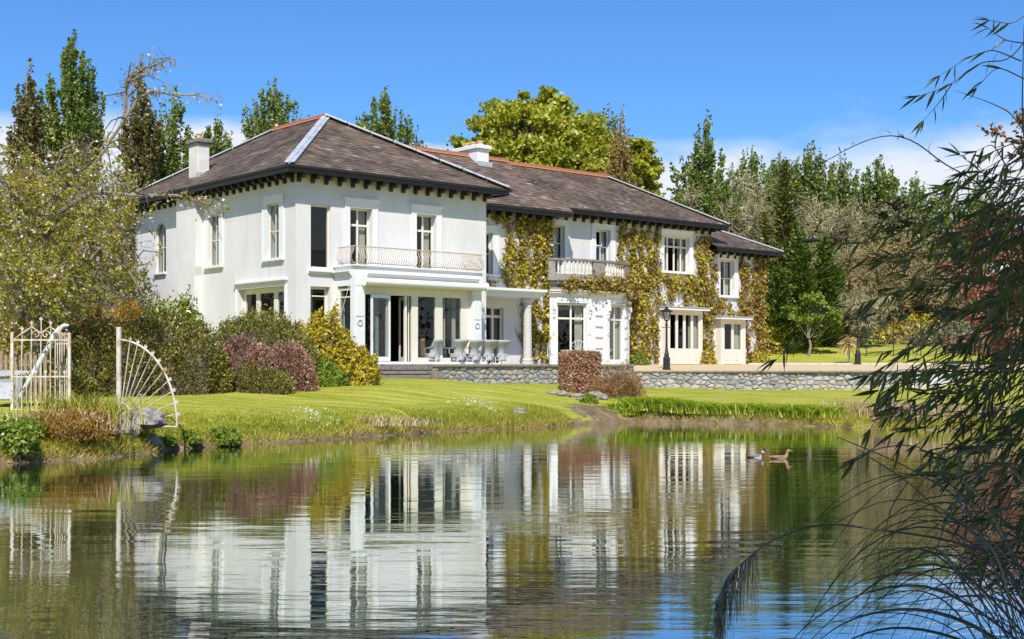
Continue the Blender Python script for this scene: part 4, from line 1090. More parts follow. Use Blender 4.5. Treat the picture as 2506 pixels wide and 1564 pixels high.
def poplar(p, H, Rr, nl, mat, label, low=0.10, leaf=0.30, seed=0, group=None, name='poplar_tree', leaders=None, drop=2.1):
    """upright tree made of many ascending feathered shoots, like flames"""
    rg = np.random.default_rng(seed+100)
    root = tree_root(name, p, label, 'tree', group)
    ts = np.linspace(0, 1, 7)
    tr = np.array([(0.15*math.sin(3*t+seed), 0.12*math.cos(2*t+seed), H*t*0.97) for t in ts])
    MB().tube(tr, [max(.03, (0.020*H)*(1-t)**0.8+.02) for t in ts], 7).build('trunk', M['palebark'], root)
    nb = leaders or int(14+Rr*9)
    br = MB(); C = []; ss = np.linspace(0, 1, 6)
    for i in range(nb):
        f = (i+.5)/nb
        rad = Rr*f**.62*rg.uniform(.8, 1.1); az = 2.4*i+rg.uniform(-.5, .5); d = np.array([math.cos(az), math.sin(az), 0])
        ztop = max(.3*H, H-drop*rad*rg.uniform(.65, 1.25)) if i else H
        z0 = max(low*H, ztop-H*rg.uniform(.28, .5))
        ss_ = ss[:, None]
        path = np.array([0, 0, z0])+d*rad*(ss_**0.7)+np.array([0, 0, 1])*(ztop-z0)*(0.55*ss_+0.45*ss_**2)+rg.normal(size=3)*.3*ss_*(1-ss_)
        br.tube(path, [0.05*(1-s)+.010 for s in ss], 3, cap=False)
        k = int(nl/nb*.5); s = rg.uniform(0.05, 1, k)
        pos = np.stack([np.interp(s, ss, path[:, c]) for c in range(3)], 1)
        C.append(pos+rg.normal(size=(k, 3))*(0.07+0.20*(1-s)**.7)[:, None]*np.array([1, 1, 1.4]))
        m = 7
        for _ in range(m):
            s0 = rg.uniform(0.1, 0.9); q = np.array([np.interp(s0, ss, path[:, c]) for c in range(3)])
            ln = rg.uniform(0.7, 1.8)*min(1.0, H/20)*(1.15-.6*s0); kk = int(nl/nb*.5/m)
            tt = rg.uniform(0, 1, kk)[:, None]
            dd = unit(d*rg.uniform(0, .5)+rg.normal(size=3)*.3+np.array([0, 0, .85]))
            C.append(q+dd*ln*tt+rg.normal(size=(kk, 3))*(.06+.10*(1-tt)))
    br.build('branches', M['palebark'], root)
    C = np.concatenate(C)
    leaf_obj('crown', C, leaf, mat, root, rg=rg, asp=0.75)
    return root

def broad_tree(p, lobes, nl, mat, label, leaf=0.34, seed=0, trunk=0.35, group=None, name='broadleaf_tree', barkm='bark'):
    """lobes: list of (dx, dy, z, r, squash)"""
    rg = np.random.default_rng(seed+300)
    root = tree_root(name, p, label, 'tree', group)
    top = max(l[2] for l in lobes)
    MB().tube([(0, 0, 0), (0.1, 0, top*.2), (-.1, .1, top*.45), (0, 0, top*.8)], [trunk, trunk*.8, trunk*.6, trunk*.2], 8).build('trunk', M[barkm], root)
    br = MB(); C = []; N = []
    vol = sum(l[3]**2 for l in lobes)
    for (dx, dy, z, r, sq) in lobes:
        c = np.array([dx, dy, z])
        br.tube([(0, 0, top*.3), (dx*.4, dy*.4, z*.62), (dx, dy, z)], [trunk*.35, trunk*.22, .05], 5, cap=False)
        nk = int(nl*r*r/vol)
        ncl = max(8, int(r*r*5))
        dirs = unit(rg.normal(size=(ncl, 3)))
        cc = c+dirs*r*np.array([1, 1, sq])*rg.uniform(0.62, 1.02, (ncl, 1))
        for k in range(0, ncl, 3): br.tube([tuple(c), tuple(cc[k])], [.05, .015], 3, cap=False)
        w = rg.integers(0, ncl, nk)
        sg = rg.uniform(0.28, 0.55, ncl)*min(1, r/2.2)
        pts = cc[w]+rg.normal(size=(nk, 3))*sg[w][:, None]*np.array([1.15, 1.15, 0.55])
        C.append(pts); N.append(dirs[w]+np.array([0, 0, .5]))
    br.build('branches', M[barkm], root)
    leaf_obj('crown', np.concatenate(C), leaf, mat, root, rg=rg, asp=0.7, nrm=np.concatenate(N), njit=0.9)
    return root

def conifer(p, H, Rr, nl, mat, label, seed=0, leaf=0.30, power=0.8, low=0.02, group=None, droop=0.25, name='conifer_tree'):
    rg = np.random.default_rng(seed+500)
    root = tree_root(name, p, label, 'tree', group)
    MB().tube([(0, 0, 0), (0, 0, H*.5), (0, 0, H*.97)], [.03*H*.6, .016*H, .03], 7).build('trunk', M['bark'], root)
    nb = int(90+H*9); C = []; A = []
    lump = rg.uniform(0.72, 1.12, 24)
    for i in range(nb):
        t = low+(1-low)*(1-(1-(i+rg.uniform(0, 1))/nb)**0.9)
        az = rg.uniform(0, 2*math.pi); d = np.array([math.cos(az), math.sin(az), 0])
        ln = Rr*((1-t)**power+0.03)*rg.uniform(.7, 1.05)*lump[int(az/6.2832*6) % 6+6*int(t*3.99)]
        k = max(6, int(nl/nb*(ln/Rr)*2.0))
        s = rg.beta(2.4, 1.0, k)
        rise = rg.uniform(-0.05, 0.5)
        pos = np.array([0, 0, H*t])+d*(ln*s)[:, None]+np.stack([np.zeros(k), np.zeros(k), ln*(rise*s-droop*s*s)], 1)
        pos += rg.normal(size=(k, 3))*(0.10+0.10*s[:, None])
        C.append(pos); A.append(np.tile(d+np.array([0, 0, .55]), (k, 1)))
    leaf_obj('crown', np.concatenate(C), leaf, mat, root, rg=rg, asp=0.42, along=np.concatenate(A), jit=0.6)
    return root

def bare_tree(p, H, W, ntw, mat, label, seed=0, w=0.022, leafmat=None, nleaf=0, group=None, name='bare_tree', trunk=0.16, weep=0.0):
    rg = np.random.default_rng(seed+700)
    root = tree_root(name, p, label, 'tree', group)
    br = MB(); tips = []
    for i in range(9):
        az = 2*math.pi*i/9+rg.uniform(-.3, .3); d = np.array([math.cos(az), math.sin(az), 0])
        rr = W*rg.uniform(.35, .75); hh = H*rg.uniform(.55, .85)
        pts = [np.zeros(3), d*rr*.2+[0, 0, hh*.35], d*rr*.6+[0, 0, hh*.72]+rg.normal(size=3)*.2, d*rr+[0, 0, hh]]
        br.tube(pts, [trunk*.6, trunk*.4, trunk*.22, .02], 5, cap=False)
        ss = np.linspace(0, 1, 4); P = np.array(pts)
        for _ in range(9):
            s = rg.uniform(.25, 1); q = np.array([np.interp(s, ss, P[:, c]) for c in range(3)])
            dirn = unit(unit(rg.normal(size=3))*0.9+d*.5+np.array([0, 0, .75])); ln = H*rg.uniform(.12, .26)
            e = q+dirn*ln; br.tube([q, q+dirn*ln*.5+rg.normal(size=3)*.08, e], [.045, .03, .012], 3, cap=False); tips.append((q, e))
    br.build('trunk', M['palebark'], root)
    T = rg.integers(0, len(tips), ntw); s = rg.uniform(.15, 1.0, ntw)[:, None]
    q = np.array([t[0] for t in tips]); e = np.array([t[1] for t in tips])
    P0 = q[T]+(e[T]-q[T])*s
    d = unit(unit(e[T]-q[T])*0.8+unit(rg.normal(size=(ntw, 3)))*1.1+np.array([0, 0, .25-weep]))
    ln = rg.uniform(.3, 1.0, ntw)[:, None]*H*0.10
    P1 = P0+d*ln
    d2 = unit(d+unit(rg.normal(size=(ntw, 3)))*.8+np.array([0, 0, .1-weep])); P2 = P1+d2*ln*.7
    V1, F1 = ribbons(P0, P1, w, rg); V2_, F2 = ribbons(P1, P2, w*.6, rg)
    tag(np_mesh('twigs', np.concatenate([V1, V2_]), np.concatenate([F1, F2+len(V1)]), mat, root, rg.uniform(0, 1, 2*ntw)), kind='stuff')
    if leafmat is not None:
        k = rg.integers(0, ntw, nleaf); C = P1[k]+(P2[k]-P1[k])*rg.uniform(0, 1, nleaf)[:, None]+rg.normal(size=(nleaf, 3))*.06
        leaf_obj('crown', C, 0.17, leafmat, root, rg=rg, asp=.7)
    return root

def shrub(p, lobes, nl, mat, label, leaf=0.12, seed=0, cat='shrub', name='shrub', asp=0.5, up=0.4, depth=0.30, core='heather', ptwig=0, along_up=0.0, group=None, bumps=0.10):
    """lobes (dx, dy, dz, rx, ry, rz): half ellipsoids packed with leaves near the surface"""
    rg = np.random.default_rng(seed+900)
    root = tree_root(name, p, label, cat, group)
    cm = MB()
    for i, (dx, dy, dz, rx, ry, rz) in enumerate(lobes): k_ = .78 if depth < .4 else .42; cm.blob((dx, dy, dz), (rx*k_, ry*k_, rz*k_), 14, 9, .06, seed+i)
    cm.build('twig_core', M['bark'], root)
    nl = int(nl)
    area = np.array([l[3]*l[5]+l[4]*l[5]+l[3]*l[4] for l in lobes]); area = area/area.sum()
    C = []; N = []
    for l, a in zip(lobes, area):
        k = int(nl*a); d = unit(rg.normal(size=(k, 3))); d[:, 2] = np.where(d[:, 2] < -.25, -d[:, 2], d[:, 2])
        ph = rg.uniform(0, 6.28, 8)
        wob = 1+bumps*(np.sin(d[:, 0]*9+ph[0])*np.sin(d[:, 2]*8+ph[1])+np.sin(d[:, 1]*11+ph[2])*np.sin(d[:, 0]*7+d[:, 2]*6+ph[3]))+bumps*.5*np.sin(d[:, 0]*23+ph[4])*np.sin(d[:, 2]*21+ph[5])
        r = (1-depth*rg.beta(1, 2.2, k))*wob+rg.exponential(0.025, k)
        C.append(np.array(l[:3])+d*np.array(l[3:])*r[:, None]); N.append(unit(d/np.array(l[3:])))
    C = np.concatenate(C); N = np.concatenate(N)
    ok = C[:, 2] > -0.25
    C, N = C[ok], N[ok]
    kw = dict(nrm=N, njit=0.9)
    if along_up: kw = dict(along=N+np.array([0, 0, along_up]), jit=0.7)
    leaf_obj('foliage', C, leaf, mat, root, rg=rg, asp=asp, **kw)
    return root

def gpt(x, y, Z):
    q = px(x, y, Z); return q
def on_ground(x, Z, dz=0.0):
    X = (x-CX)/F*Z; return np.array([X, Z, float(ground_z(X, Z))+dz])
def top_h(y, Z, zb): return EYE-(y-YH)/F*Z-zb

# ---- poplars behind the house; (pixel column, distance, pixel row of the top, radius m, leaves, material, label)
PW = 'poplars behind the house'
pops = [
 (70, 98, 142, 1.7, 9000, 'poplar_brown', 'narrow bronze leaved poplar standing furthest left', 1),
 (178, 104, 72, 2.9, 30000, 'poplar', 'tallest broad green poplar rising above the cherry tree', 2),
 (342, 98, 150, 1.9, 10000, 'poplar_brown', 'slim bronze green poplar left of the square chimney', 3),
 (425, 104, 208, 2.6, 11000, 'poplar', 'green poplar right behind the square stone chimney', 4),
 (528, 110, 280, 1.8, 6000, 'poplar', 'short poplar top between chimney and red ridge of the white block', 5),
 (668, 108, 192, 2.9, 11000, 'poplar', 'spreading poplar showing over the left end of the red ridge', 6),
 (938, 108, 212, 2.9, 12000, 'poplar', 'poplar showing right of the roof apex against blue sky', 7),
 (1028, 125, 333, 0.9, 1500, 'poplar', 'tiny poplar tip just above the ridge between two trees', 8),
 (1485, 118, 252, 3.0, 9000, 'poplar', 'dark poplar peeping out behind the lime green tree', 9),
 (1722, 100, 276, 2.6, 15000, 'poplar', 'tall pointed poplar against the cloud right of the lime green tree', 10),
 (1838, 118, 346, 2.8, 9000, 'poplar', 'poplar behind the bare thicket, left of the dark cypress', 11),
 (1905, 120, 372, 1.5, 6000, 'poplar', 'slim poplar rising directly behind the dark cypress tip', 12),
 (1985, 118, 343, 2.4, 11000, 'poplar', 'bushy poplar right of the dark cypress tip', 13),
 (2062, 120, 375, 2.0, 8000, 'poplar', 'poplar under the arching bamboo cane', 14),
 (2150, 116, 377, 2.6, 13000, 'poplar', 'broad poplar with many upright shoots at the right', 15),
 (2238, 122, 418, 2.2, 7000, 'poplar', 'lower poplar behind the olive evergreen', 16),
 (2310, 124, 440, 2.4, 7000, 'poplar', 'low poplar seen through the bamboo tips', 17),
 (2395, 122, 428, 2.6, 7000, 'poplar', 'poplar furthest right behind the bamboo leaves', 18),
]
for (x, Z, yt, r, n, m, lab, sd) in pops:
    p = on_ground(x, Z)
    poplar(p, top_h(yt, Z, p[2]), r*(.9 if m == 'poplar_brown' else 1.15), int(n*(1.5 if x < 1100 else 1.0)), L[m], lab, leaf=0.27, seed=sd, group=PW, drop=4.2 if m == 'poplar_brown' else (2.3 if x in (178, 425, 1722) else 1.35))
# lime green tree and its bronze neighbour
Z = 96; p = on_ground(1350, Z); s_ = F/Z
def lobe_px(x, y, r, dy=0.0, sq=.8, base=p, ZZ=Z, xx=1350): return ((x-xx)/F*ZZ, dy, EYE-(y-YH)/F*ZZ-base[2], r/F*ZZ, sq)
lb = [lobe_px(*a) for a in ((1220, 300, 62), (1330, 290, 66), (1400, 300, 58), (1270, 265, 48, 1), (1360, 262, 42, -1), (1180, 365, 58, -1), (1290, 350, 80, -3), (1390, 370, 78, -3), (1450, 395, 66), (1480, 330, 40, 2), (1150, 410, 40), (1220, 420, 70, -3), (1320, 430, 80, -4), (1420, 460, 70, -3), (1340, 340, 80, 3), (1250, 480, 70, -2), (1370, 500, 80, -2))]
broad_tree(p, lb, 52000, L['lime'], 'big round lime green tree rising behind the chimney with three pots', seed=1, leaf=0.36)
p = on_ground(1570, 92); 
lb = [lobe_px(x, y, r, d, .8, p, 92, 1570) for (x, y, r, d) in ((1555, 372, 34, 0), (1585, 405, 34, 0), (1560, 430, 40, -1), (1530, 420, 42, 1), (1595, 445, 22, 0), (1540, 480, 45, 0), (1578, 350, 16, 0), (1575, 500, 40, 0))]
broad_tree(p, lb, 12000, L['lime'], 'smaller lime green tree at the right edge of the big one, against cloud', seed=2, leaf=0.32)
p = on_ground(1518, 88)
poplar(p, top_h(255, 88, p[2]), 1.7, 9000, L['amber'], 'narrow amber coloured tree in front of the lime green tree', seed=31, leaf=0.2, name='amber_tree', drop=4)

# bare thicket and evergreens to the right of the house
bt = [(1660, 100, 470, 3.4, 7000, 'twig', 'grey bare thicket just right of the long roof hip'), (1740, 104, 430, 4.0, 9000, 'twig', 'pale grey bare tree in front of the pointed poplar'), (1820, 100, 445, 3.8, 9000, 'twig', 'grey bare tree left of the dark cypress'),
      (1690, 92, 560, 2.6, 5000, 'twigbrown', 'brownish bare tree above the low far roof'), (2000, 104, 500, 3.8, 9000, 'twig', 'beige bare tree right of the dark cypress'), (2075, 98, 560, 3.6, 9000, 'twigbrown', 'tan bare tree right of the bright conifer'),
      (2160, 94, 620, 4.0, 9000, 'twigbrown', 'low tangled tan tree behind the far lamp post'), (2260, 96, 600, 4.2, 9000, 'twigbrown', 'wide tan bare tree behind the bamboo'), (2350, 92, 640, 4.0, 7000, 'twigbrown', 'tan bare tree beside the copper tree'), (2110, 84, 700, 2.8, 6000, 'twig', 'twisted pale tree with drooping twigs behind the far lamp post')]
for i, (x, Z, yt, w, n, m, lab) in enumerate(bt):
    p = on_ground(x, Z); bare_tree(p, top_h(yt, Z, p[2])*1.0, w*1.15, n, L[m], lab, seed=i, w=0.03, group='bare trees right of the house', weep=.5 if 'twisted' in lab else 0, leafmat=L[('olive', 'lime', 'olive', 'amber')[i % 4]] if i not in (0, 9) else None, nleaf=5200 if i not in (1,) else 1500)
cf = [(1922, 90, 388, 1.75, 20000, 'cypress', 'tall dark narrow cypress beside the far end of the house', .75), (1872, 86, 512, 1.15, 7000, 'cypress', 'short dark cypress leaning over the far roof', .8), (1958, 84, 560, 1.9, 14000, 'fir', 'bright green conifer directly right of the tall cypress', .7), (2020, 85, 578, 1.9, 14000, 'fir', 'pointed bright green conifer left of the far lamp post', .75), (1905, 82, 650, 1.4, 8000, 'fir', 'low bright conifer in front of the tall cypress', .6)]
for i, (x, Z, yt, r, n, m, lab, pw) in enumerate(cf):
    p = on_ground(x, Z); conifer(p, top_h(yt, Z, p[2]), r, n, L[m], lab, seed=i, power=pw, leaf=0.27)
p = on_ground(2160, 106)
lb = [lobe_px(x, y, r, d, .9, p, 106, 2160) for (x, y, r, d) in ((2130, 530, 40, 0), (2180, 510, 40, 0), (2220, 545, 40, 0), (2120, 580, 45, -1), (2180, 580, 55, -2), (2250, 590, 50, 0), (2150, 640, 55, -1), (2230, 650, 60, 0), (2290, 620, 45, 0), (2330, 600, 40, 0))]
broad_tree(p, lb, 22000, L['olive'], 'broad olive green evergreen behind the bamboo', seed=5, leaf=0.3)
p = on_ground(2440, 70)
lb = [lobe_px(x, y, r, d, 1., p, 70, 2440) for (x, y, r, d) in ((2450, 560, 55, 0), (2410, 600, 50, 0), (2490, 590, 60, 0), (2380, 660, 55, 0), (2460, 670, 70, -1), (2500, 720, 60, 0), (2410, 740, 60, 0), (2470, 790, 60, 0), (2520, 640, 60, 0), (2370, 560, 30, 0))]
broad_tree(p, lb, 20000, L['copper'], 'copper leaved tree behind the bamboo at the right', seed=6, leaf=0.26)
# undergrowth shrubs behind the lawn at the right
und = [(1905, 84, 745, 2.0, 1.6, 'orange', 'orange brown shrub against the ivy corner of the house'), (1885, 82, 790, 1.6, 1.2, 'gold', 'olive gold shrub at the foot of the ivy corner'), (2045, 92, 820, 2.4, 1.8, 'fresh', 'green bush under the bare trees by the far lamp'), (2150, 96, 790, 3.0, 2.4, 'olive', 'dull green bush behind the netting'), (2260, 92, 770, 3.2, 2.6, 'gold', 'yellowish bush behind the netting'), (2360, 86, 790, 3.0, 2.6, 'olive', 'dull bush left of the copper tree'), (2460, 82, 800, 3.2, 2.6, 'rust', 'reddish bush under the copper tree'), (1990, 98, 760, 3.2, 3.0, 'cypress', 'dark bush at the foot of the conifers')]
for i, (x, Z, yt, r, rz, m, lab) in enumerate(und):
    p = on_ground(x, Z); h = top_h(yt, Z, p[2]); shrub(p, [(0, 0, 0, r, r*.8, h), (r*.6, .3, -.1, r*.7, r*.6, h*.8), (-r*.6, .2, -.1, r*.7, r*.6, h*.75)], 4500, L[m], lab, leaf=.26, seed=40+i, asp=.6)
p = on_ground(1980, 80)
st_ = broad_tree(p, [(0, 0, 2.9, 1.0, .8), (-.9, .2, 2.6, .8, .7), (1.0, -.2, 2.7, .9, .7), (.3, 0, 3.5, .8, .7), (1.6, 0, 2.2, .5, .6)], 2600, L['fresh'], 'small pale trunked tree on the lawn right of the house', leaf=.2, seed=8, trunk=.1, barkm='palebark', name='small_tree')
# little cabbage palm
p = on_ground(2077, 76); pr = tree_root('cabbage_palm', p, 'little cabbage palm with thin trunk beside the far lamp post', 'palm')
MB().tube([(0, 0, 0), (0.02, 0, .6), (0, 0, 1.25)], [.07, .05, .06], 7).build('trunk', M['palebark'], pr)
d = unit(rng.normal(size=(140, 3))+np.array([0, 0, .25])); P0 = np.tile([0, 0, 1.25], (140, 1)); V1, F1 = ribbons(P0, P0+d*.35, .03); V2_, F2 = ribbons(P0+d*.35, P0+d*.68+np.array([0, 0, -.12]), .03)
np_mesh('crown', np.concatenate([V1, V2_]), np.concatenate([F1, F2+len(V1)]), L['straw'], pr, rng.uniform(0, 1, 280))
# belt of shelter trees far behind everything, reads as one mass
C = []
for i in range(170):
    x = -130+i*1.62+rng.uniform(-1, 1); y = 132+rng.uniform(-6, 10)+0.1*abs(x); h = rng.uniform(4, 8); zb = float(ground_z(x, y))
    k = 130; C.append(np.array([x, y, zb])+rng.normal(size=(k, 3))*np.array([1.3, 1.3, h*.28])+np.array([0, 0, h*.5]))
for i in range(150):  # unseen trees round the viewpoint, put in for the window panes to reflect
    rr = 78+rng.uniform(-8, 10)
    a2 = R(-200+i*1.47); x, y = 20+rr*math.cos(a2), 10+rr*math.sin(a2)
    h = rng.uniform(7, 13); k = 110; zb = float(ground_z(x, y))
    if y > 60: continue
    C.append(np.array([x, y, zb])+rng.normal(size=(k, 3))*np.array([1.8, 1.8, h*.28])+np.array([0, 0, h*.5]))
leaf_obj('distant_woods', np.concatenate(C), 0.75, L['olive'], None, asp=.7)['label'] = 'distant belt of woodland behind the trees, and an unseen ring of trees round the viewpoint'

# ---- cherry tree on the left
def sample(path, s):
    path = np.asarray(path); t = np.linspace(0, 1, len(path)); return np.stack([np.interp(s, t, path[:, c]) for c in range(3)], -1)
rg = np.random.default_rng(77)
CZ = 38.0
root = empty('cherry_tree', (0, 0, 0), 0, 'large spreading blossom tree with arching branches in front of the house at left', 'tree')
tb = on_ground(95, CZ)
limbs_px = [[(95, 985, 0), (88, 850, 0), (95, 720, 0), (110, 600, 0), (140, 520, 0)],
 [(110, 600, 0), (180, 470, .3), (240, 390, .5), (300, 300, .6), (335, 245, .6), (372, 222, .5), (425, 232, .3), (480, 233, .2), (530, 246, 0)],
 [(305, 290, .6), (308, 210, .6), (322, 185, .5), (360, 165, .4), (415, 146, .2)],
 [(95, 720, 0), (60, 600, -.6), (30, 480, -.8), (0, 425, -1)],
 [(95, 720, 0), (160, 640, -.8), (230, 600, -1.2), (300, 640, -1.4), (350, 720, -1.5)],
 [(140, 520, 0), (230, 470, -.4), (330, 478, -.6), (430, 478, -.7), (490, 495, -.7), (560, 520, -.6)],
 [(140, 520, 0), (200, 540, .8), (290, 560, 1.), (340, 640, 1.1)],
 [(0, 460, .5), (60, 455, .5), (140, 440, .5), (220, 470, .4)],
 [(0, 660, -1.5), (60, 655, -1.5), (130, 668, -1.4), (210, 700, -1.3), (260, 745, -1.2)],
 [(0, 700, -1.8), (50, 760, -1.8), (85, 815, -1.8)],
 [(110, 600, 0), (60, 520, 1.), (40, 440, 1.2), (70, 380, 1.2)],
 [(180, 470, .3), (190, 400, .8), (230, 350, 1.), (290, 345, 1.)],
 [(140, 520, 0), (130, 430, -.5), (150, 370, -.6), (200, 340, -.6)]]
lm_ = MB(); PATHS = []
for i, pl in enumerate(limbs_px):
    P = np.array([px(x, y, CZ+dz*1.4) for x, y, dz in pl])
    if i == 0: P[0][2] = tb[2]-.1
    r0 = .20 if i == 0 else (.075 if i < 9 else .05)
    # densify smoothly
    t = np.linspace(0, 1, 4*len(P)); P2 = sample(P, t)+np.cumsum(rg.normal(size=(len(t), 3))*.012, 0)
    if i in (1, 2, 5): P2 = sample(P, t)+rg.normal(size=(len(t), 3))*.008
    lm_.tube(P2, list(np.linspace(r0, .012 if i else .11, len(t))), 6, cap=True); PATHS.append(P2)
sb_ = MB()
for i in range(150):
    k = rg.integers(1, len(PATHS)); q = sample(PATHS[k], np.array([rg.uniform(.15, .95 if k not in (1, 2) else .5)]))[0]
    d_ = unit(rg.normal(size=3)*np.array([1, 1.2, .7])+np.array([.35, 0, .15])); L_ = rg.uniform(.5, 1.6)
    sb_.tube([q, q+d_*L_*.5+np.array([0, 0, .10]), q+d_*L_+np.array([0, 0, -.25*L_])], [.028, .018, .006], 4, cap=False)
lm_.build('trunk', M['palebark'], root); sb_.build('branches', M['bark'], root)
# fine drooping twigs from limbs, filling the crown
tw = MB(); TP0 = []; TP1 = []
def crown_ok(P):
    x = CX+P[:, 0]/P[:, 1]*F; y = YH-(P[:, 2]-EYE)/P[:, 1]*F
    edge = np.interp(y, [330, 360, 420, 480, 560, 640, 700, 760, 800], [250, 290, 330, 350, 350, 345, 340, 230, 160])
    cl = np.sin(P[:, 0]*2.1+P[:, 1]*.9)*np.sin(P[:, 2]*2.4+1)+np.sin(P[:, 0]*4.3+2)*np.sin(P[:, 2]*3.9+P[:, 1])*.6
    pr = np.clip((y-325)/230, 0.03, 1)*np.clip(.72+.45*cl, .12, 1)
    return (x < edge+rg.normal(size=len(x))*22) & (rg.uniform(size=len(x)) < pr)
nb = 5200
K = rg.integers(1, len(PATHS), nb); S = rg.uniform(0.05, 1, nb)
P0 = np.array([sample(PATHS[k], s) for k, s in zip(K, S)])
spreadv = rg.normal(size=(nb, 3))*np.array([1.15, 1.5, 1.0]); long_ = (K == 1) & (S > .55) | (K == 2) | (K == 5) & (S > .5)
spreadv[long_] *= 0.10
P0 = P0+spreadv*np.where(long_, 1, .9)[:, None]
nf = 3600; Q = np.array([px(x, y, 38) for x, y in zip(rg.uniform(-60, 350, nf), rg.uniform(345, 800, nf))]); Q[:, 1] += rg.normal(size=nf)*1.6; P0 = np.concatenate([P0, Q]); long_ = np.concatenate([long_, np.zeros(nf, bool)])
nb = len(P0)
d = unit(rg.normal(size=(nb, 3))*np.array([1, 1, .8])+np.array([.25, 0, -.1])); ln = rg.uniform(.15, .5, nb)*np.where(long_, .5, 1); skip = long_ & (rg.uniform(size=nb) < .62)
P1 = P0+d*ln[:, None]; P2 = P1+unit(d+np.array([.1, 0, -.7])+rg.normal(size=(nb, 3))*.4)*ln[:, None]*.9
ok = (long_ | crown_ok(P2)) & ~skip
P0, P1, P2, long_ = P0[ok], P1[ok], P2[ok], long_[ok]; nb = len(P0)
V1, F1 = ribbons(P0, P1, .010, rg); V2_, F2 = ribbons(P1, P2, .006, rg)
tag(np_mesh('twigs', np.concatenate([V1, V2_]), np.concatenate([F1, F2+len(V1)]), L['twigbrown'], root, rg.uniform(-.3, .4, 2*nb)), kind='stuff')
dens = np.where(long_, .12, 1.0)*(rg.uniform(size=nb) < .38); dens /= dens.sum()
nl = 29000; k = rg.choice(nb, nl, p=dens); s = rg.uniform(0, 1, nl)[:, None]
C = np.where(s < .4, P0[k]+(P1[k]-P0[k])*s/.4, P1[k]+(P2[k]-P1[k])*(s-.4)/.6)+rg.normal(size=(nl, 3))*.035
leaf_obj('crown', C, .105, L['cherryleaf'], root, rg=rg, asp=.55)
nl = 4200; dens = np.where(long_, .8, 1.0); dens /= dens.sum(); k = rg.choice(nb, nl, p=dens); C = P2[k]+rg.normal(size=(nl, 3))*.04
leaf_obj('blossom', C, .085, L['blossom'], root, rg=rg, asp=.9)
# twigs of the far-left bare trees behind the cherry
for i, (x, Z, yt, w, n, lab) in enumerate([(10, 70, 355, 3.2, 7000, 'bare purplish tree behind the blossom tree at the far left'), (120, 74, 400, 3.5, 7000, 'bare brown tree behind the blossom tree, under the tallest poplar'), (250, 66, 430, 2.6, 6000, 'bare brown tree behind the blossom tree next to the white house')]):
    p = on_ground(x, Z); bare_tree(p, top_h(yt, Z, p[2]), w, n, L['twigbrown'], lab, seed=20+i, w=.02)
for i, (x, Z, yt, r, lab) in enumerate([(20, 60, 600, 3.2, 'dark bush far behind the white gate'), (140, 62, 560, 3.4, 'green bush behind the trunk of the blossom tree'), (250, 60, 620, 2.6, 'green bush between blossom tree and white house')]):
    p = on_ground(x, Z); h = top_h(yt, Z, p[2]); shrub(p, [(0, 0, 0, r, 2, h), (r*.5, .4, 0, r*.7, 1.6, h*.8), (-r*.5, .4, 0, r*.7, 1.6, h*.85)], 8000, L['olive'], lab, leaf=.2, seed=60+i)

# ---- shrub border on the left
def shrub_px(xc, yb, yt, Z, rx, ry, n, mat, lab, leaf, seed, parts=None, dz=0.0, **kw):
    p = on_ground(xc, Z, dz); h = top_h(yt, Z, p[2]); r = rx/F*Z
    lobes = [(0, 0, 0, r, ry, h)] if parts is None else [(a*r, b*ry, 0, c*r, e*ry, g*h) for a, b, c, e, g in parts]
    return shrub(p, lobes, n, L[mat], lab, leaf=leaf, seed=seed, **kw)
shrub_px(255, 970, 785, 38, 105, 1.8, 26000, 'heather', 'dark green heather hedge behind the fan shaped railing', .10, 1, [(0, 0, .8, 1, 1), (-.6, .1, .7, .9, .9), (.6, 0, .7, 1, .92)], along_up=.5, bumps=.05)
shrub_px(400, 975, 770, 40, 140, 2.0, 30000, 'heather', 'broad dark heather mound right of the fan shaped railing', .10, 2, [(0, 0, .8, 1, 1), (-.5, .1, .7, .9, .9), (.6, -.1, .6, 1, .85), (.2, -.5, .7, .7, .55)], along_up=.5, bumps=.05)
shrub_px(425, 815, 730, 46, 85, 1.4, 9000, 'laurel', 'glossy yellow green laurel against the white side wall', .17, 3, [(0, 0, .8, 1, .96), (-.5, 0, .5, 1, .9), (.5, 0, .5, 1, .9), (.35, 0, .3, .6, 1.02)], asp=.42)
shrub_px(320, 800, 742, 48, 70, 1.3, 6000, 'orange', 'low orange brown shrub between blossom tree and laurel', .12, 4, along_up=.5)
shrub_px(640, 950, 762, 43.5, 132, 2.0, 30000, 'heath_olive', 'large olive heather dome below the side french doors', .10, 5, [(0, 0, .9, 1, 1), (-.45, .1, .6, 1, .9), (.5, .1, .6, 1, .80)], along_up=.5, bumps=.05)
shrub_px(728, 940, 800, 46.2, 42, 1.3, 9000, 'rust', 'reddish brown shrub right of the olive dome', .10, 6, along_up=.6)
shrub_px(592, 955, 824, 40.5, 86, 1.0, 13000, 'heath_pink', 'dusky pink heather in front of the olive dome', .085, 7, [(0, 0, .8, 1, 1), (-.4, 0, .55, 1, .9), (.5, 0, .6, .9, .85)], along_up=.5, bumps=.06)
shrub_px(708, 955, 838, 41.2, 68, 1.0, 12000, 'heath_pink', 'rounded pink brown heather at the right end of the border', .085, 8, [(0, 0, .9, 1, 1), (.3, .2, .7, .9, .8)], along_up=.5, bumps=.06)
shrub_px(655, 960, 890, 39.8, 66, .7, 10000, 'heather', 'small dark green shrub between the two pink heathers', .08, 9, [(0, 0, .6, 1, .8), (-.6, .1, .5, 1, 1), (.55, 0, .4, .9, .7)], along_up=.5)
shrub_px(530, 965, 860, 39.6, 48, .8, 9000, 'heather', 'dark green heather at the foot of the pink one', .09, 10, along_up=.5)
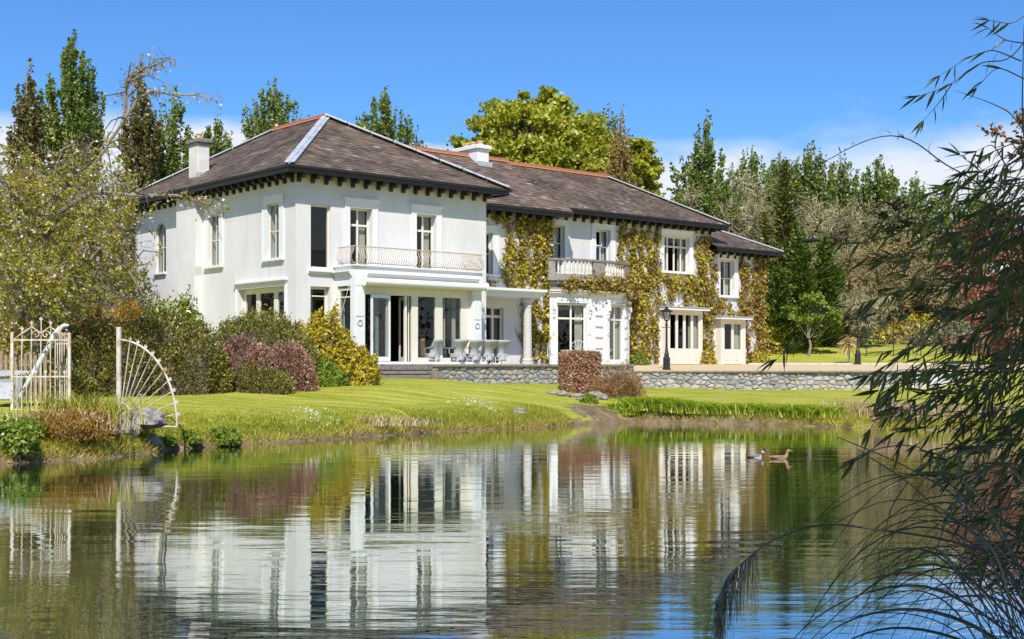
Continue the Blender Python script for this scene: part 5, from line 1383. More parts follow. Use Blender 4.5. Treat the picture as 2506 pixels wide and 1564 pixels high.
shrub_px(818, 928, 774, 45.6, 98, 1.3, 17000, 'gold', 'large golden yellow shrub in front of the garden room', .17, 11, [(-.15, 0, .7, 1, .96), (-.6, 0, .45, 1, .86), (.35, 0, .55, 1, .60), (.75, -.1, .35, .9, .40), (-.3, .1, .5, .9, .97)], asp=.42, bumps=.16)
shrub_px(795, 928, 875, 44.2, 50, .8, 5000, 'fresh', 'light green plant under the golden shrub', .15, 12, [(0, 0, .8, 1, .9), (.5, -.1, .6, .8, .6)], asp=.5)
shrub_px(735, 915, 860, 44.0, 40, .6, 4500, 'orange', 'low rusty plant between pink heather and golden shrub', .09, 13)
shrub_px(885, 925, 858, 45.8, 44, .8, 4200, 'gold', 'low golden shrub spilling over the end of the stone steps', .16, 14, asp=.42, bumps=.16)
for i, (x, Z, yt, r, m, lab) in enumerate([(30, 42, 790, 70, 'orange', 'brownish green hedge behind the grey box'), (130, 40, 770, 80, 'laurel', 'yellow green hedge behind the white gate'), (215, 44, 745, 70, 'orange', 'orange tinted hedge under the blossom tree')]):
    shrub_px(x, 960, yt, Z, r, 1.3, 9000, m, lab, .12, 30+i, asp=.5)
shrub_px(180, 975, 900, 31.5, 60, .7, 7000, 'heather', 'low dark shrub between gate and fan railing', .08, 36, along_up=.4)

# pool side plants
def blades(n, base, spread, h, droop, w, mat, parent, name, rg, zfun=None, seg=3, out=0.6):
    b = np.array(base)+np.stack([rg.normal(size=n)*spread[0], rg.normal(size=n)*spread[1], np.zeros(n)], 1)
    if zfun is not None: b[:, 2] = zfun(b[:, 0], b[:, 1])-.02
    az = rg.uniform(0, 2*math.pi, n); d = np.stack([np.cos(az), np.sin(az), np.zeros(n)], 1)
    hh = h*rg.uniform(.6, 1.15, n); o = out*hh*rg.uniform(.3, 1.2, n)
    V = []; side = np.stack([-np.sin(az), np.cos(az), np.zeros(n)], 1)
    side = unit(side+rg.normal(size=(n, 3))*.4)
    ts = np.linspace(0, 1, seg+1); rows = []
    for t in ts:
        c = b+d*(o*t**1.6)[:, None]+np.stack([np.zeros(n), np.zeros(n), hh*(t-droop*t**2.5)], 1)
        ww = w*(1-t**1.5)+.0008
        rows += [c-side*ww, c+side*ww]
    V = np.stack(rows, 1).reshape(-1, 3); m = 2*(seg+1)
    Fc = np.concatenate([np.stack([np.arange(n)*m+2*k, np.arange(n)*m+2*k+1, np.arange(n)*m+2*k+3, np.arange(n)*m+2*k+2], 1) for k in range(seg)])
    return np_mesh(name, V, Fc, mat, parent, np.tile(rg.uniform(0, 1, n), seg))
rg = np.random.default_rng(5)
# daylily row
lil = [(1560, 43.6), (1595, 43.3), (1628, 43.15), (1660, 42.9), (1692, 42.7), (1724, 42.6), (1764, 42.4), (1802, 42.2), (1844, 42.0), (1882, 41.7), (1925, 41.4), (1960, 41.1), (1995, 40.8), (2028, 40.6), (1512, 43.6), (1542, 43.2)]
pos_words = ['under the rust coloured shrub end', 'second from the rust coloured shrub', 'third from the rust coloured shrub', 'fourth from the rust coloured shrub', 'fifth from the rust coloured shrub', 'in the middle, left of the lamp post reflection', 'in the middle above the bare soil', 'just right of the middle of the row', 'above the highest bare soil mound', 'right of the soil mound', 'fourth from the right end', 'third from the right end', 'second from the right end', 'at the right end of the row by dry grass', 'at the waterline under the rust shrub', 'low at the waterline right of the rust shrub']
for i, ((x, Z), wd) in enumerate(zip(lil, pos_words)):
    p = on_ground(x, Z); r = empty('daylily_clump', p, 0, 'bright green strappy daylily clump ' + wd, 'plant', 'daylilies along the far bank')
    big = .85 if i < 14 else .5
    tag(blades(520, (0, 0, -.03), (.34*big, .26*big), 0.86*big*rg.uniform(.85, 1.15), .52, .018, L['lily'], r, 'leaves', rg, out=.75), kind='stuff')
# long grass along the bank
n = 52000
seg = [(-9.9, 24.8), (-8.3, 26.3), (-7.75, 29.0), (-5.4, 32.0), (-2.5, 36.2), (-0.8, 37.8), (0.9, 39.2), (2.0, 41.1)]
t = rg.uniform(0, len(seg)-1, n); i = t.astype(int); S = np.array(seg); b = S[i]+(S[i+1]-S[i])*(t-i)[:, None]
nv = np.stack([-(S[i+1]-S[i])[:, 1], (S[i+1]-S[i])[:, 0]], 1); nv = nv/np.linalg.norm(nv, axis=1, keepdims=True)
off = rg.gamma(1.3, .62, n)+.02
b = b+nv*off[:, None]+rg.normal(size=(n, 2))*.05
hh = np.where(rg.uniform(size=n) < .2, .22, .13)*np.exp(-off/1.1)*rg.uniform(.5, 1.4, n)+.02
z = ground_z(b[:, 0], b[:, 1]); P0 = np.stack([b[:, 0], b[:, 1], z-.01], 1)
d = unit(rg.normal(size=(n, 3))*np.array([.6, .6, .2])+np.array([0, -.25, 1])); s = unit(np.cross(d, rg.normal(size=(n, 3))))
w_ = .011
V = np.stack([P0-s*w_, P0+s*w_, P0+d*hh[:, None]], 1).reshape(-1, 3)
tag(np_mesh('bank_grass', V, np.arange(3*n).reshape(n, 3), L['grass'], None, np.clip(rg.normal(.36, .18, n)+(off < .2)*.35, 0, 1)), 'long unmown grass on the pond bank', None, None, 'stuff')
# sparse grass and litter along the right hand shore
n = 15000; S = np.array([(4.1, 42.9), (6.7, 41.7), (9.1, 40.3), (12.8, 37.3), (14.6, 36.6)]); t = np.concatenate([rg.uniform(0, 2, n//4), rg.uniform(2, 3.98, n-n//4)]); i = t.astype(int)
b = S[i]+(S[i+1]-S[i])*(t-i)[:, None]; nv = np.stack([-(S[i+1]-S[i])[:, 1], (S[i+1]-S[i])[:, 0]], 1); nv = nv/np.linalg.norm(nv, axis=1, keepdims=True)
off = rg.gamma(1.4, .6, n)+.04; cl = np.sin(t*17)*np.sin(t*41+1); b = b+nv*off[:, None]; z = ground_z(b[:, 0], b[:, 1]); hh = (.10+.12*(cl > 0))*rg.uniform(.4, 1.5, n)
P0 = np.stack([b[:, 0], b[:, 1], z-.01], 1); d = unit(rg.normal(size=(n, 3))*np.array([.7, .7, .2])+np.array([0, -.25, 1])); s = unit(np.cross(d, rg.normal(size=(n, 3))))
V = np.stack([P0-s*.012, P0+s*.012, P0+d*hh[:, None]], 1).reshape(-1, 3)
tag(np_mesh('shore_grass', V, np.arange(3*n).reshape(n, 3), L['grass'], None, np.clip(rg.normal(.5, .25, n), 0, 1)), 'sparse grass on the far right shore', None, None, 'stuff')
# short turf over the lawn so that its surface has a nap
n = 60000
X = rg.uniform(-9, 16, n); Y = rg.uniform(28, 60, n); ok = pond_dist(X, Y) > .6; X, Y = X[ok], Y[ok]; n = len(X)
P0 = np.stack([X, Y, ground_z(X, Y)-.005], 1); d = unit(rg.normal(size=(n, 3))*.5+np.array([0, 0, 1])); s = unit(np.cross(d, rg.normal(size=(n, 3))))
V = np.stack([P0-s*.014, P0+s*.014, P0+d*rg.uniform(.015, .035, n)[:, None]], 1).reshape(-1, 3)
tag(np_mesh('turf', V, np.arange(3*n).reshape(n, 3), L['grass'], None, rg.uniform(.1, .7, n)), 'short mown turf of the lawn', None, None, 'stuff')
# reeds and sedge at the left bank, fresh plants at the waterline
for i, (x, Z, h, n_, mt, lab, sp, nm) in enumerate([(185, 27.4, .95, 420, 'grass', 'tall tuft of sedge in front of the white gate', (.5, .25), 'sedge_tuft'), (235, 27.8, .8, 320, 'grass', 'tuft of sedge left of the fan railing post', (.35, .25), 'sedge_tuft'), (120, 26.4, .6, 360, 'straw', 'brownish dead sedge at the left waterline', (.55, .2), 'sedge_tuft'), (215, 26.8, .5, 300, 'straw', 'straw coloured sedge below the sedge tuft by the gate', (.4, .15), 'sedge_tuft'), (330, 28.5, .35, 200, 'grass', 'grass tuft growing round the bank rock', (.25, .2), 'sedge_tuft'),
      (905, 34.9, .45, 260, 'straw', 'dry grass tuft on the bank left of the white flowers on the right', (.5, .2), 'dry_tuft'), (985, 35.9, .4, 240, 'straw', 'dry grass tuft halfway along the lawn bank', (.5, .2), 'dry_tuft'), (2080, 41.0, .75, 380, 'straw', 'straw coloured reed tuft right of the daylilies', (.5, .3), 'dry_tuft'), (2150, 40.2, .7, 380, 'straw', 'straw coloured reed tuft at the right bank', (.5, .3), 'dry_tuft'), (2230, 39.4, .8, 400, 'straw', 'straw coloured reed tuft behind the red stone', (.55, .3), 'dry_tuft'), (2320, 38.4, .8, 400, 'straw', 'straw coloured reed tuft seen through the bamboo', (.6, .3), 'dry_tuft'), (2410, 38.0, .8, 400, 'straw', 'straw coloured reed tuft furthest right on the bank', (.6, .3), 'dry_tuft')]):
    p = on_ground(x, Z); r = empty(nm, p, 0, lab, 'grass tuft')
    tag(blades(n_, (0, 0, -.05), sp, h, .35, .011, L[mt], r, 'leaves', rg, out=.55), kind='stuff')
for i, (x, Z, r_, h, lab) in enumerate([(25, 25.2, .55, .55, 'bright green leafy plant at the left corner of the pond'), (75, 25.9, .35, .3, 'small green plant beside the left corner plant'), (545, 30.3, .42, .34, 'bright green leafy clump at the waterline below the lawn'), (465, 29.6, .25, .22, 'small yellow green plant at the foot of the fan railing'), (410, 29.1, .2, .18, 'tiny plant under the fan railing'), (1440, 44.6, .3, .3, 'small bright green plant right of the copper beech block')]):
    p = on_ground(x, Z); shrub(p, [(0, 0, 0, r_, r_*.6, h), (r_*.5, -.1, 0, r_*.6, r_*.5, h*.7)], 2200, L['fresh'], lab, leaf=.09, seed=70+i, cat='plant', name='leafy_plant', asp=.6, depth=.5)
for i, (x, Z, r_, h, m, n_, lab) in enumerate([(1515, 47.0, .86, 1.15, 'rust', 9000, 'loose rust coloured shrub right of the copper beech block'), (1470, 46.2, .6, .55, 'rust', 3500, 'low twiggy plant among the rocks below the beech block'), (150, 26.2, .85, .5, 'orange', 7000, 'bramble like brown plant on the left waterline'), (225, 26.9, .4, .45, 'orange', 4000, 'brown plant next to the bank rock')]):
    p = on_ground(x, Z); shrub(p, [(0, 0, 0, r_, r_*.7, h), (r_*.5, .05, 0, r_*.6, r_*.5, h*.75), (-r_*.4, -.1, 0, r_*.6, r_*.5, h*.6)], n_, L[m], lab, leaf=.075, seed=80+i, asp=.35, along_up=.7, depth=.6, bumps=.2)
# clipped copper beech block
p = on_ground(1418, 50.0); hb = top_h(864, 50, p[2]); r = empty('clipped_beech_block', p, R(12), 'clipped copper brown beech block in front of the terrace wall', 'topiary')
hw_ = .69; MB().cbox(-hw_*.86, hw_*.86, -hw_*.8, hw_*.8, 0, hb-.12, .1).build('twig_core', M['bark'], r)
n = 15000; u_ = rg.uniform(-1, 1, (n, 3)); u_[:, 2] = rg.uniform(0, 1, n); fc = rg.integers(0, 5, n)
for k in range(n):
    if fc[k] == 0: u_[k, 0] = 1
    elif fc[k] == 1: u_[k, 0] = -1
    elif fc[k] == 2: u_[k, 1] = 1
    elif fc[k] == 3: u_[k, 1] = -1
    else: u_[k, 2] = 1
taper = 1+.03*(u_[:, 2]-.5); C = u_*np.array([hw_, hw_*.95, hb]); C[:, :2] *= taper[:, None]*(1-.10*np.maximum(0, np.abs(u_[:, [1, 0]])-.75)/.25); C += rg.normal(size=(n, 3))*.035
C[:, 2] -= (np.abs(u_[:, 0]) > .9)*(u_[:, 2] > .95)*.06
nn = np.stack([(fc == 0)*1.-(fc == 1), (fc == 2)*1.-(fc == 3), (fc == 4)*1.], 1)
leaf_obj('foliage', C, .085, L['beech'], r, rg=rg, asp=.6, nrm=nn, njit=1.0)
# daisies on the bank
fl = np.array([(x, Z) for x, Z in zip(np.concatenate([rg.normal(765, 22, 34), rg.normal(830, 10, 7), rg.normal(1165, 30, 36), rg.normal(1190, 10, 10)]), np.concatenate([rg.normal(33.6, .35, 41), rg.normal(39.0, .35, 46)]))])
C = np.array([on_ground(x, Z, rg.uniform(.12, .3)) for x, Z in fl]); C = np.repeat(C, 3, 0)+rg.normal(size=(len(C)*3, 3))*.014
leaf_obj('white_flowers', C, .045, L['flower'], None, rg=rg, asp=.9)['label'] = 'small white flowers dotted on the bank'

# ---- creeper on the house walls: each plant its own thing
def creeper(mp, rects, holes, n, label, mats, strands, seed, leaf=.15, thick=.10, dens=None):
    rg = np.random.default_rng(seed)
    r = empty('wall_creeper', (C0[0], C0[1], ZT), TH, label, 'creeper')
    sm = MB(mp); C = []; 
    for (a, z0, z1, wig) in strands:
        k = 12; zz = np.linspace(z0, z1, k); aa = a+np.cumsum(rg.normal(size=k)*.10)*wig
        sm.tube([(x, -.03, z) for x, z in zip(aa, zz)], list(np.linspace(.035, .012, k)), 4)
        m = int(55*(z1-z0)); s = rg.uniform(0, 1, m); C.append(np.stack([np.interp(s, np.linspace(0, 1, k), aa)+rg.normal(size=m)*.10, -.04-np.abs(rg.normal(size=m))*thick, z0+(z1-z0)*s], 1))
        for _ in range(int(5*(z1-z0))):
            s0 = rg.uniform(0, 1); x0 = np.interp(s0, np.linspace(0, 1, k), aa); z_ = z0+(z1-z0)*s0; dx = rg.uniform(-.6, .6); dz = rg.uniform(.1, .7)
            sm.tube([(x0, -.02, z_), (x0+dx*.6, -.03, z_+dz*.4), (x0+dx, -.03, z_+dz)], [.012, .009, .006], 3, cap=False)
    sm.build('stems', M['bark'], r)
    for (a0, a1, z0, z1, dn) in rects:
        area = (a1-a0)*(z1-z0); nc = int(area*dn*1.5)+1
        cx = rg.uniform(a0, a1, nc); cz = rg.uniform(z0, z1, nc); m = int(area*dn*54)
        k = rg.integers(0, nc, m); sg = rg.uniform(.07, .22, nc)[k]
        C.append(np.stack([cx[k]+rg.normal(size=m)*sg, -.05-np.abs(rg.normal(size=m))*thick, cz[k]+rg.normal(size=m)*sg], 1))
    C = np.concatenate(C); keep = np.ones(len(C), bool)
    for (a0, a1, z0, z1) in holes: keep &= ~((C[:, 0] > a0) & (C[:, 0] < a1) & (C[:, 2] > z0) & (C[:, 2] < z1))
    C = C[keep]; W = np.array([mp(*c) for c in C])
    hang = np.tile(np.array([0, 0, -1.0]), (len(W), 1)); nv = np.array(mp(0, -1, 0))-np.array(mp(0, 0, 0))
    split = rg.uniform(size=len(W)) < mats[1]
    for sel, mt, nm in ((~split, mats[0], 'leaves'), (split, mats[2], 'leaves')):
        if sel.sum(): leaf_obj(nm, W[sel], leaf, L[mt], r, rg=rg, asp=.85, nrm=np.tile(nv+np.array([0, 0, .45]), (sel.sum(), 1)), njit=.75)
    return r
def aw_(h, m=.3): return (h[0]-m, h[1]+m, h[2]-.12, h[3]+m)
creeper(F23, [(12.9, 15.95, 4.0, 6.9, 3.2), (12.9, 15.95, 3.5, 5.2, 3.4), (10.1, 12.9, 3.6, 4.15, 4.0), (10.1, 15.9, 6.7, 7.35, 3.5), (14.0, 15.95, 1.2, 3.4, 1.6), (14.0, 15.9, 0.2, 1.5, 1.0)], [aw_(HS[0], .36), (9, 13.6, -1, 3.46)], 0, 'yellow creeper on the narrow wall above the porch', ('vine', .25, 'vine_red'),
    [(a, .1, z, 1.0) for a, z in ((14.1, 6.8), (14.5, 6.9), (15.0, 7.1), (15.4, 6.6))]+[(15.85, .1, 7.2, .3), (15.9, .1, 7.2, .3), (15.8, 1.5, 7.3, .3), (13.2, 3.6, 7.1, .6)], 21)
creeper(F28, [(21.3, 22.9, 4.6, 7.3, 4.4), (22.9, 24.5, 5.6, 7.3, 2.4), (23.6, 24.6, 4.8, 6.8, 4.2), (27.4, 28.65, 3.2, 7.1, 4.2), (21.5, 28.7, 3.9, 4.85, 4.2), (21.5, 24.2, 2.4, 4.6, 4.0), (21.6, 24.6, .2, 2.6, 4.2), (27.8, 28.7, .3, 3.4, 3.4), (24.6, 27.6, 3.2, 3.9, 2.2)], [aw_(HR[1], .36), aw_(HR[2], .3), (24.4, 28.0, -1, 3.14)], 0, 'olive gold creeper covering the wall between bow window and far wing', ('vine', .28, 'vine_red'),
    [(21.8, .1, 7.3, 1.), (22.3, .1, 7.2, 1.), (22.8, .1, 7.0, 1.), (23.4, .1, 7.2, 1.), (24.2, .1, 7.2, .6), (28.0, .1, 7.2, .6), (28.5, .1, 7.2, .5), (27.9, .1, 3.6, .4), (25.6, 3.2, 4.6, .8), (26.6, 3.2, 4.7, .8), (21.5, .1, 4.0, .6)], 22)
creeper(F29, [(28.8, 29.55, 2.6, 6.2, 2.6), (31.5, 33.85, 3.2, 6.25, 2.6), (28.8, 33.8, 2.75, 3.7, 3.2), (31.9, 33.85, .1, 3.2, 2.8), (33.2, 33.95, .1, 6.3, 3.4), (28.8, 29.3, .1, 2.6, 2.4)], [aw_(HX[0], .34), (29.1, 31.95, -1, 2.78)], 0, 'russet creeper on the lower far wing at the right end of the house', ('vine', .45, 'vine_red'),
    [(32.2, .1, 5.8, 1.), (32.8, .1, 6.1, 1.), (33.4, .1, 6.2, .8), (33.75, .1, 6.2, .4), (29.2, .1, 6.0, .4), (31.7, 2.8, 5.5, .5)], 23)
bm = lambda a, d, z: (*[arc(a, 0.16)[0], arc(a, 0.16)[1]+d], z)
creeper(bm, [(16.3, 21.3, 3.76, 4.28, 9.5), (20.6, 21.9, 3.6, 4.6, 6.0)], [], 0, 'band of creeper hanging under the grey bow balcony', ('vine', .5, 'vine_red'), [(16.4, 3.72, 4.1, 1), (20.9, 3.0, 4.2, .5)], 24, thick=.14)
for i, (u_, v_, r_, h_, m, lab) in enumerate([(22.4, 2.2, .45, .7, 'fresh', 'small green plant at the wall foot right of the bow window'), (27.9, 2.2, .5, .9, 'gold', 'yellow green bush between the two glazed garden doors'), (32.6, 2.4, .4, .8, 'gold', 'yellow bush at the wall foot right of the small garden door')]):
    q = hw(u_, v_, -.05); shrub(q, [(0, 0, 0, r_, r_*.8, h_), (.2, 0, 0, r_*.6, r_*.6, h_*.75)], 1000, L[m], lab, leaf=.13, seed=90+i, asp=.6)

# ================================================================ objects
# ---- white iron garden gate and its companions
GZ = 29.3
g0 = px(30, 1003, GZ); zb = float(ground_z(g0[0], GZ))-.04
sc = GZ/F
gate = empty('garden_gate', (g0[0], GZ, zb), 0, 'rusty white wrought iron garden gate with scrolls and spear finials', 'gate')
W = 140*sc; Hh = EYE-(832-YH)*sc-zb; HM = EYE-(922-YH)*sc-zb; HP = EYE-(813-YH)*sc-zb
def finial(m, x, y, z, s=1.0, ang=0.0):
    ca, sa = math.cos(ang), math.sin(ang)
    def T(a, b): return (x+a*ca+b*sa, z-a*sa+b*ca)
    for pts in ([(-.012, 0), (.012, 0), (.03, .06), (0, .17), (-.03, .06)], [(.01, .02), (.05, .05), (.065, .10), (.045, .12), (.035, .08)], [(-.01, .02), (-.05, .05), (-.065, .10), (-.045, .12), (-.035, .08)], [(-.03, -.015), (.03, -.015), (.03, .01), (-.03, .01)]):
        q = [T(a*s*.62, b*s*.72) for a, b in pts]
        m.poly([(a, b) for a, b in q], 'y', y-.012, y+.012)
for x, h in ((0, HP), (W, HP-.02)):
    MB().cbox(x-.035, x+.035, -.035, .035, -.1, h, .01).build('gate_post', M['rust_white'], gate)
for z in (0.04, HM, Hh): MB().box(.036, W-.036, -.012, .012, z-.018, z+.018).build('rail', M['rust_white'], gate)
n = 5
for i in range(1, n+1):
    x = W*i/(n+1)
    m = MB().tube([(x, 0, .058), (x, 0, HM-.018)], .014, 6); m.tube([(x, 0, HM+.018), (x, 0, Hh-.018)], .014, 6)
    top = Hh+.42 if i == 3 else (Hh+.34 if i in (2, 4) else Hh+.2)
    m.tube([(x, .02, Hh+.018), (x, .02, top)], .012, 6); finial(m, x, .02, top, 1.0)
    m.build('gate_bar', M['rust_white'], gate)
for i in range(n+1):
    x = W*(i+.5)/(n+1); m = MB().tube([(x, 0, .058), (x, 0, HM+.06)], .012, 6); finial(m, x, 0, HM+.06, .9)
    m.build('dog_bar', M['rust_white'], gate)
tp = MB()
tp.tube([(0.04, 0, Hh+.02), (W*.25, 0, Hh+.22), (W*.34, 0, Hh+.30), (W*.5, 0, Hh+.16), (W*.66, 0, Hh+.30), (W*.75, 0, Hh+.22), (W-.04, 0, Hh+.02)], .016, 6)
for sg in (-1, 1):
    sp = [(W*.5+sg*(.11+r*math.cos(t)), 0, Hh+.12+r*math.sin(t)) for t, r in ((k*.5, .10-.0055*k) for k in range(17))]
    tp.tube(sp, .013, 5)
tp.build('scrollwork', M['rust_white'], gate)
m = MB().tube([(W*.12, -.05, .9), (W*.22, -.06, .9)], .012, 6); m.lathe([(.02, .88), (.035, .9), (.02, .92)], 8, (W*.24, -.05, 0)); m.build('latch', M['rust_white'], gate)
# white swan-neck stay leaning behind the gate
b = empty('swan_neck_pole', (0, 0, 0), 0, 'thick white swan neck pole leaning diagonally behind the garden gate', 'pole')
MB().tube([px(x, y, GZ+.30) for x, y in ((33, 1000), (60, 950), (95, 890), (118, 850), (132, 822), (146, 804), (158, 796), (168, 797))], [.022, .045, .06, .065, .062, .055, .045, .03], 9).build('shaft', M['white_iron'], b, smooth=True)
# second railing panel turned away behind the gate
sp_ = empty('railing_panel', (px(128, 1000, GZ+.9)[0], GZ+1.1, zb), R(-38), 'white spear topped railing panel standing just behind the gate', 'railing')
for z in (.25, 1.0, 1.55): MB().box(0, .62, -.01, .01, z, z+.03).build('rail', M['rust_white'], sp_)
for i in range(7):
    x = .03+i*.093; m = MB().tube([(x, -.02, 0), (x, -.02, 1.72)], .013, 6); finial(m, x, -.02, 1.72, .9); m.build('bar', M['rust_white'], sp_)
# grey metal box with sloping lid
bx = px(40, 945, 31.5); zb2 = float(ground_z(bx[0], 31.5))
box = empty('metal_box', (bx[0]-.55, 31.2, zb2), R(6), 'grey sheet metal bin with a sloping lid behind the white gate', 'storage box')
MB().poly([(0, 0.25), (.7, .25), (.8, .72), (-.08, .72)], 'y', 0, .8).build('body', M['galv'], box)
MB().poly([(-.12, .722), (.95, .80), (.97, .86), (.35, .90), (-.12, .80)], 'y', -.06, .86).build('lid', M['lead'], box)
MB().add([(-.35, -.06, .20), (.55, -.10, .20), (.62, -.02, .60), (-.35, -.02, .62), (-.35, -.02, .20), (.55, -.05, .20)], [(0, 1, 2, 3), (4, 3, 2, 5), (0, 4, 5, 1)]).build('front_flap', M['lead'], box)
for x in (.05, .62):
    MB().box(x, x+.06, .1, .16, -.1, .25).build('leg', M['wood'], box)
# wooden paling behind
pl = empty('paling_fence', px(-14, 900, 34.0) * np.array([1, 1, 0])+np.array([0, 0, float(ground_z(-13.7, 34))]), 0, 'short run of weathered wooden palings behind the grey metal bin', 'fence')
for i in range(11): MB().box(i*.13, i*.13+.09, 0, .03, -.1, 1.25+.06*math.sin(i*2.1)).build('paling', M['wood'], pl)
MB().box(-.05, 1.45, .031, .07, .5, .58).build('rail', M['wood'], pl); MB().box(-.05, 1.45, .031, .07, 1.0, 1.08).build('rail', M['wood'], pl)

# ---- fan shaped railing on the bank
FZ = 29.0; sf = FZ/F
def fp(x, y): return ((x-291)*sf, -(x-291)*sf*.22, EYE-(y-YH)*sf)
fan = empty('fan_railing', ((291-CX)*sf, FZ, 0), 0, 'quarter circle fan shaped white iron railing with spear tips overhanging the pond', 'railing')
pz0, pz1 = EYE-(1000-YH)*sf-.15, EYE-(801-YH)*sf
MB().lathe([(.058, pz0), (.058, pz1-.02), (.05, pz1)], 14).build('post', M['rust_white'], fan)
cx_, cy_ = 291, 1042; rx, ry = 151, 210
def ell(a, k=1.0): return fp(cx_+rx*k*math.cos(a), cy_-ry*k*math.sin(a))
MB().tube([ell(a) for a in np.linspace(0, math.pi/2-.02, 26)], .024, 7).build('outer_arc', M['rust_white'], fan)
MB().tube([ell(a, .27) for a in np.linspace(.18, math.pi/2-.02, 12)], .022, 7).build('inner_arc', M['rust_white'], fan)
MB().tube([fp(374, 1043), fp(443, 1043)], .018, 6).build('bottom_rail', M['rust_white'], fan)
for i in range(10):
    a = R(79)-i*R(79-8)/9
    m = MB().tube([ell(a, .27), ell(a, .985)], .0125, 6)
    p = ell(a, 1.0); 
    mm = MB(lambda x, y, z: (p[0]+x, p[1]+y-.2*x, p[2]+z)); finial(mm, 0, 0, .0, 1.05, math.pi/2-math.atan2(ry*math.sin(a), rx*math.cos(a)))
    m.v += mm.v; m.f += [tuple(k+len(m.v)-len(mm.v) for k in q) for q in mm.f]
    m.build('spoke', M['rust_white'], fan)
# rocks
RK = [(335, 1030, 28.2, .55, .30, .26, 'mossy grey boulder under the fan shaped railing'), (300, 1065, 27.9, .30, .22, .18, 'brown stone at the waterline left under the boulder'), (372, 1075, 28.5, .22, .18, .13, 'small stone at the waterline under the railing foot'), (262, 1085, 27.2, .25, .2, .14, 'dark stone at the waterline below the sedge'),
      (1375, 960, 47.5, .30, .25, .22, 'pale stone left under the copper beech block'), (1352, 955, 47.8, .32, .25, .16, 'flat dark stone left of the pale stone'), (1410, 978, 46.8, .34, .22, .2, 'pale stone in front of the beech block'), (1456, 996, 45.6, .33, .28, .28, 'round whitish boulder below the floodlight'), (1478, 1000, 45.4, .25, .22, .2, 'grey boulder right of the whitish one'), (1418, 1000, 45.2, .16, .14, .1, 'little stone left of the whitish boulder'), (1548, 1023, 43.7, .3, .22, .16, 'grey stone at the waterline left of the soil mound'),
      (1270, 1030, 39.6, .35, .25, .16, 'brown stone in the bank halfway to the beech block'), (2205, 1040, 39.3, .85, .5, .36, 'reddish brown rounded stone at the right bank')]
for i, (x, y, Z, a, b_, c, lab) in enumerate(RK):
    p = px(x, y, Z); z = max(0, float(ground_z(p[0], Z)))
    if i > 3 and i < 12: a, b_, c = a*.72, b_*.72, c*.72
    o = MB().blob((0, 0, c*.3), (a, b_, c), 14, 10, .22, 50+i).build('rock', M['rock'] if i != 12 else M['rockred'])
    o.location = (p[0], Z, max(z, p[2]-.05) if i == 0 else z); tag(o, lab, 'rock', None)
# dead stump soil hump pieces
# ---- floodlight
p = on_ground(1449, 47.0); fl = empty('floodlight', p, 0, 'black garden floodlight with two white panes under the beech block', 'floodlight')
MB().cbox(-.20, .20, -.12, .10, .05, .30, .02).build('housing', M['iron'], fl)
for x in (-.085, .085): MB().box(x-.06, x+.06, -.128, -.121, .09, .24).build('lens', M['white_light'], fl)
MB().box(-.24, .24, -.15, .12, .301, .33).build('hood', M['iron'], fl); MB().tube([(0, 0, -.1), (0, 0, .06)], .03, 6).build('spike', M['iron'], fl)

# ---- lamp posts
lamp = empty('lamp_post', (0, 0, 0), 0, 'black cast iron lamp post on the drive in front of the left garden door', 'lamp post', 'garden lamp posts')
MB().lathe([(.17, 0), (.17, .10), (.14, .12), (.14, .62), (.10, .68), (.085, .78), (.10, .82), (.07, .9), (.05, 1.02), (.065, 1.06), (.045, 1.12), (.04, 2.2), (.06, 2.22), (.06, 2.26), (.035, 2.3), (.035, 2.42), (.09, 2.46), (.10, 2.5)], 12).build('post', M['iron'], lamp)
MB().tube([(-.22, 0, 2.12), (.22, 0, 2.12)], .016, 6).build('ladder_bar', M['iron'], lamp)
g = MB()
for k in range(4):
    a = math.pi/4+k*math.pi/2
    g.tube([(.09*math.cos(a)*1.2, .09*math.sin(a)*1.2, 2.5), (.17*math.cos(a)*1.2, .17*math.sin(a)*1.2, 2.86)], .012, 5)
g.lathe([(.24, 2.86), (.25, 2.89), (.13, 2.99), (.08, 3.02), (.05, 3.08), (.02, 3.12), (.015, 3.18)], 4)
g.build('lantern_frame', M['iron'], lamp)
pn = MB(); 
for k in range(4):
    a, c = math.pi/4+k*math.pi/2, math.pi/4+(k+1)*math.pi/2
    pn.add([(.105*math.cos(a), .105*math.sin(a), 2.51), (.105*math.cos(c), .105*math.sin(c), 2.51), (.2*math.cos(c), .2*math.sin(c), 2.855), (.2*math.cos(a), .2*math.sin(a), 2.855)], [(0, 1, 2, 3)])
pn.build('lantern_pane', M['glass'], lamp)
q = px(1635, 907, 62.0); lamp.location = (q[0], 62.6, 1.65); lamp.scale = (1.25, 1.25, 1.0)
l2 = copy_tree(lamp); q = px(2090, 902, 74.0); l2.location = (q[0], 73.2, float(ground_z(q[0], 73.2))); l2['label'] = 'black cast iron lamp post on the far lawn in front of the tan trees'
# porch lantern
pl_ = empty('hanging_lantern', hw(10.9, 1.3, 2.35), TH, 'dark conical lantern hanging under the porch roof', 'lantern')
MB().lathe([(.02, .62), (.03, .60), (.05, .5), (.20, .30), (.21, .28), (.05, .3)], 10).build('shade', M['iron'], pl_)
MB().lathe([(.09, .28), (.11, .2), (.06, .1), (.01, .08)], 10).build('globe', M['glass'], pl_)
MB().tube([(0, 0, .62), (0, 0, .80)], .012, 5).build('chain', M['iron'], pl_)

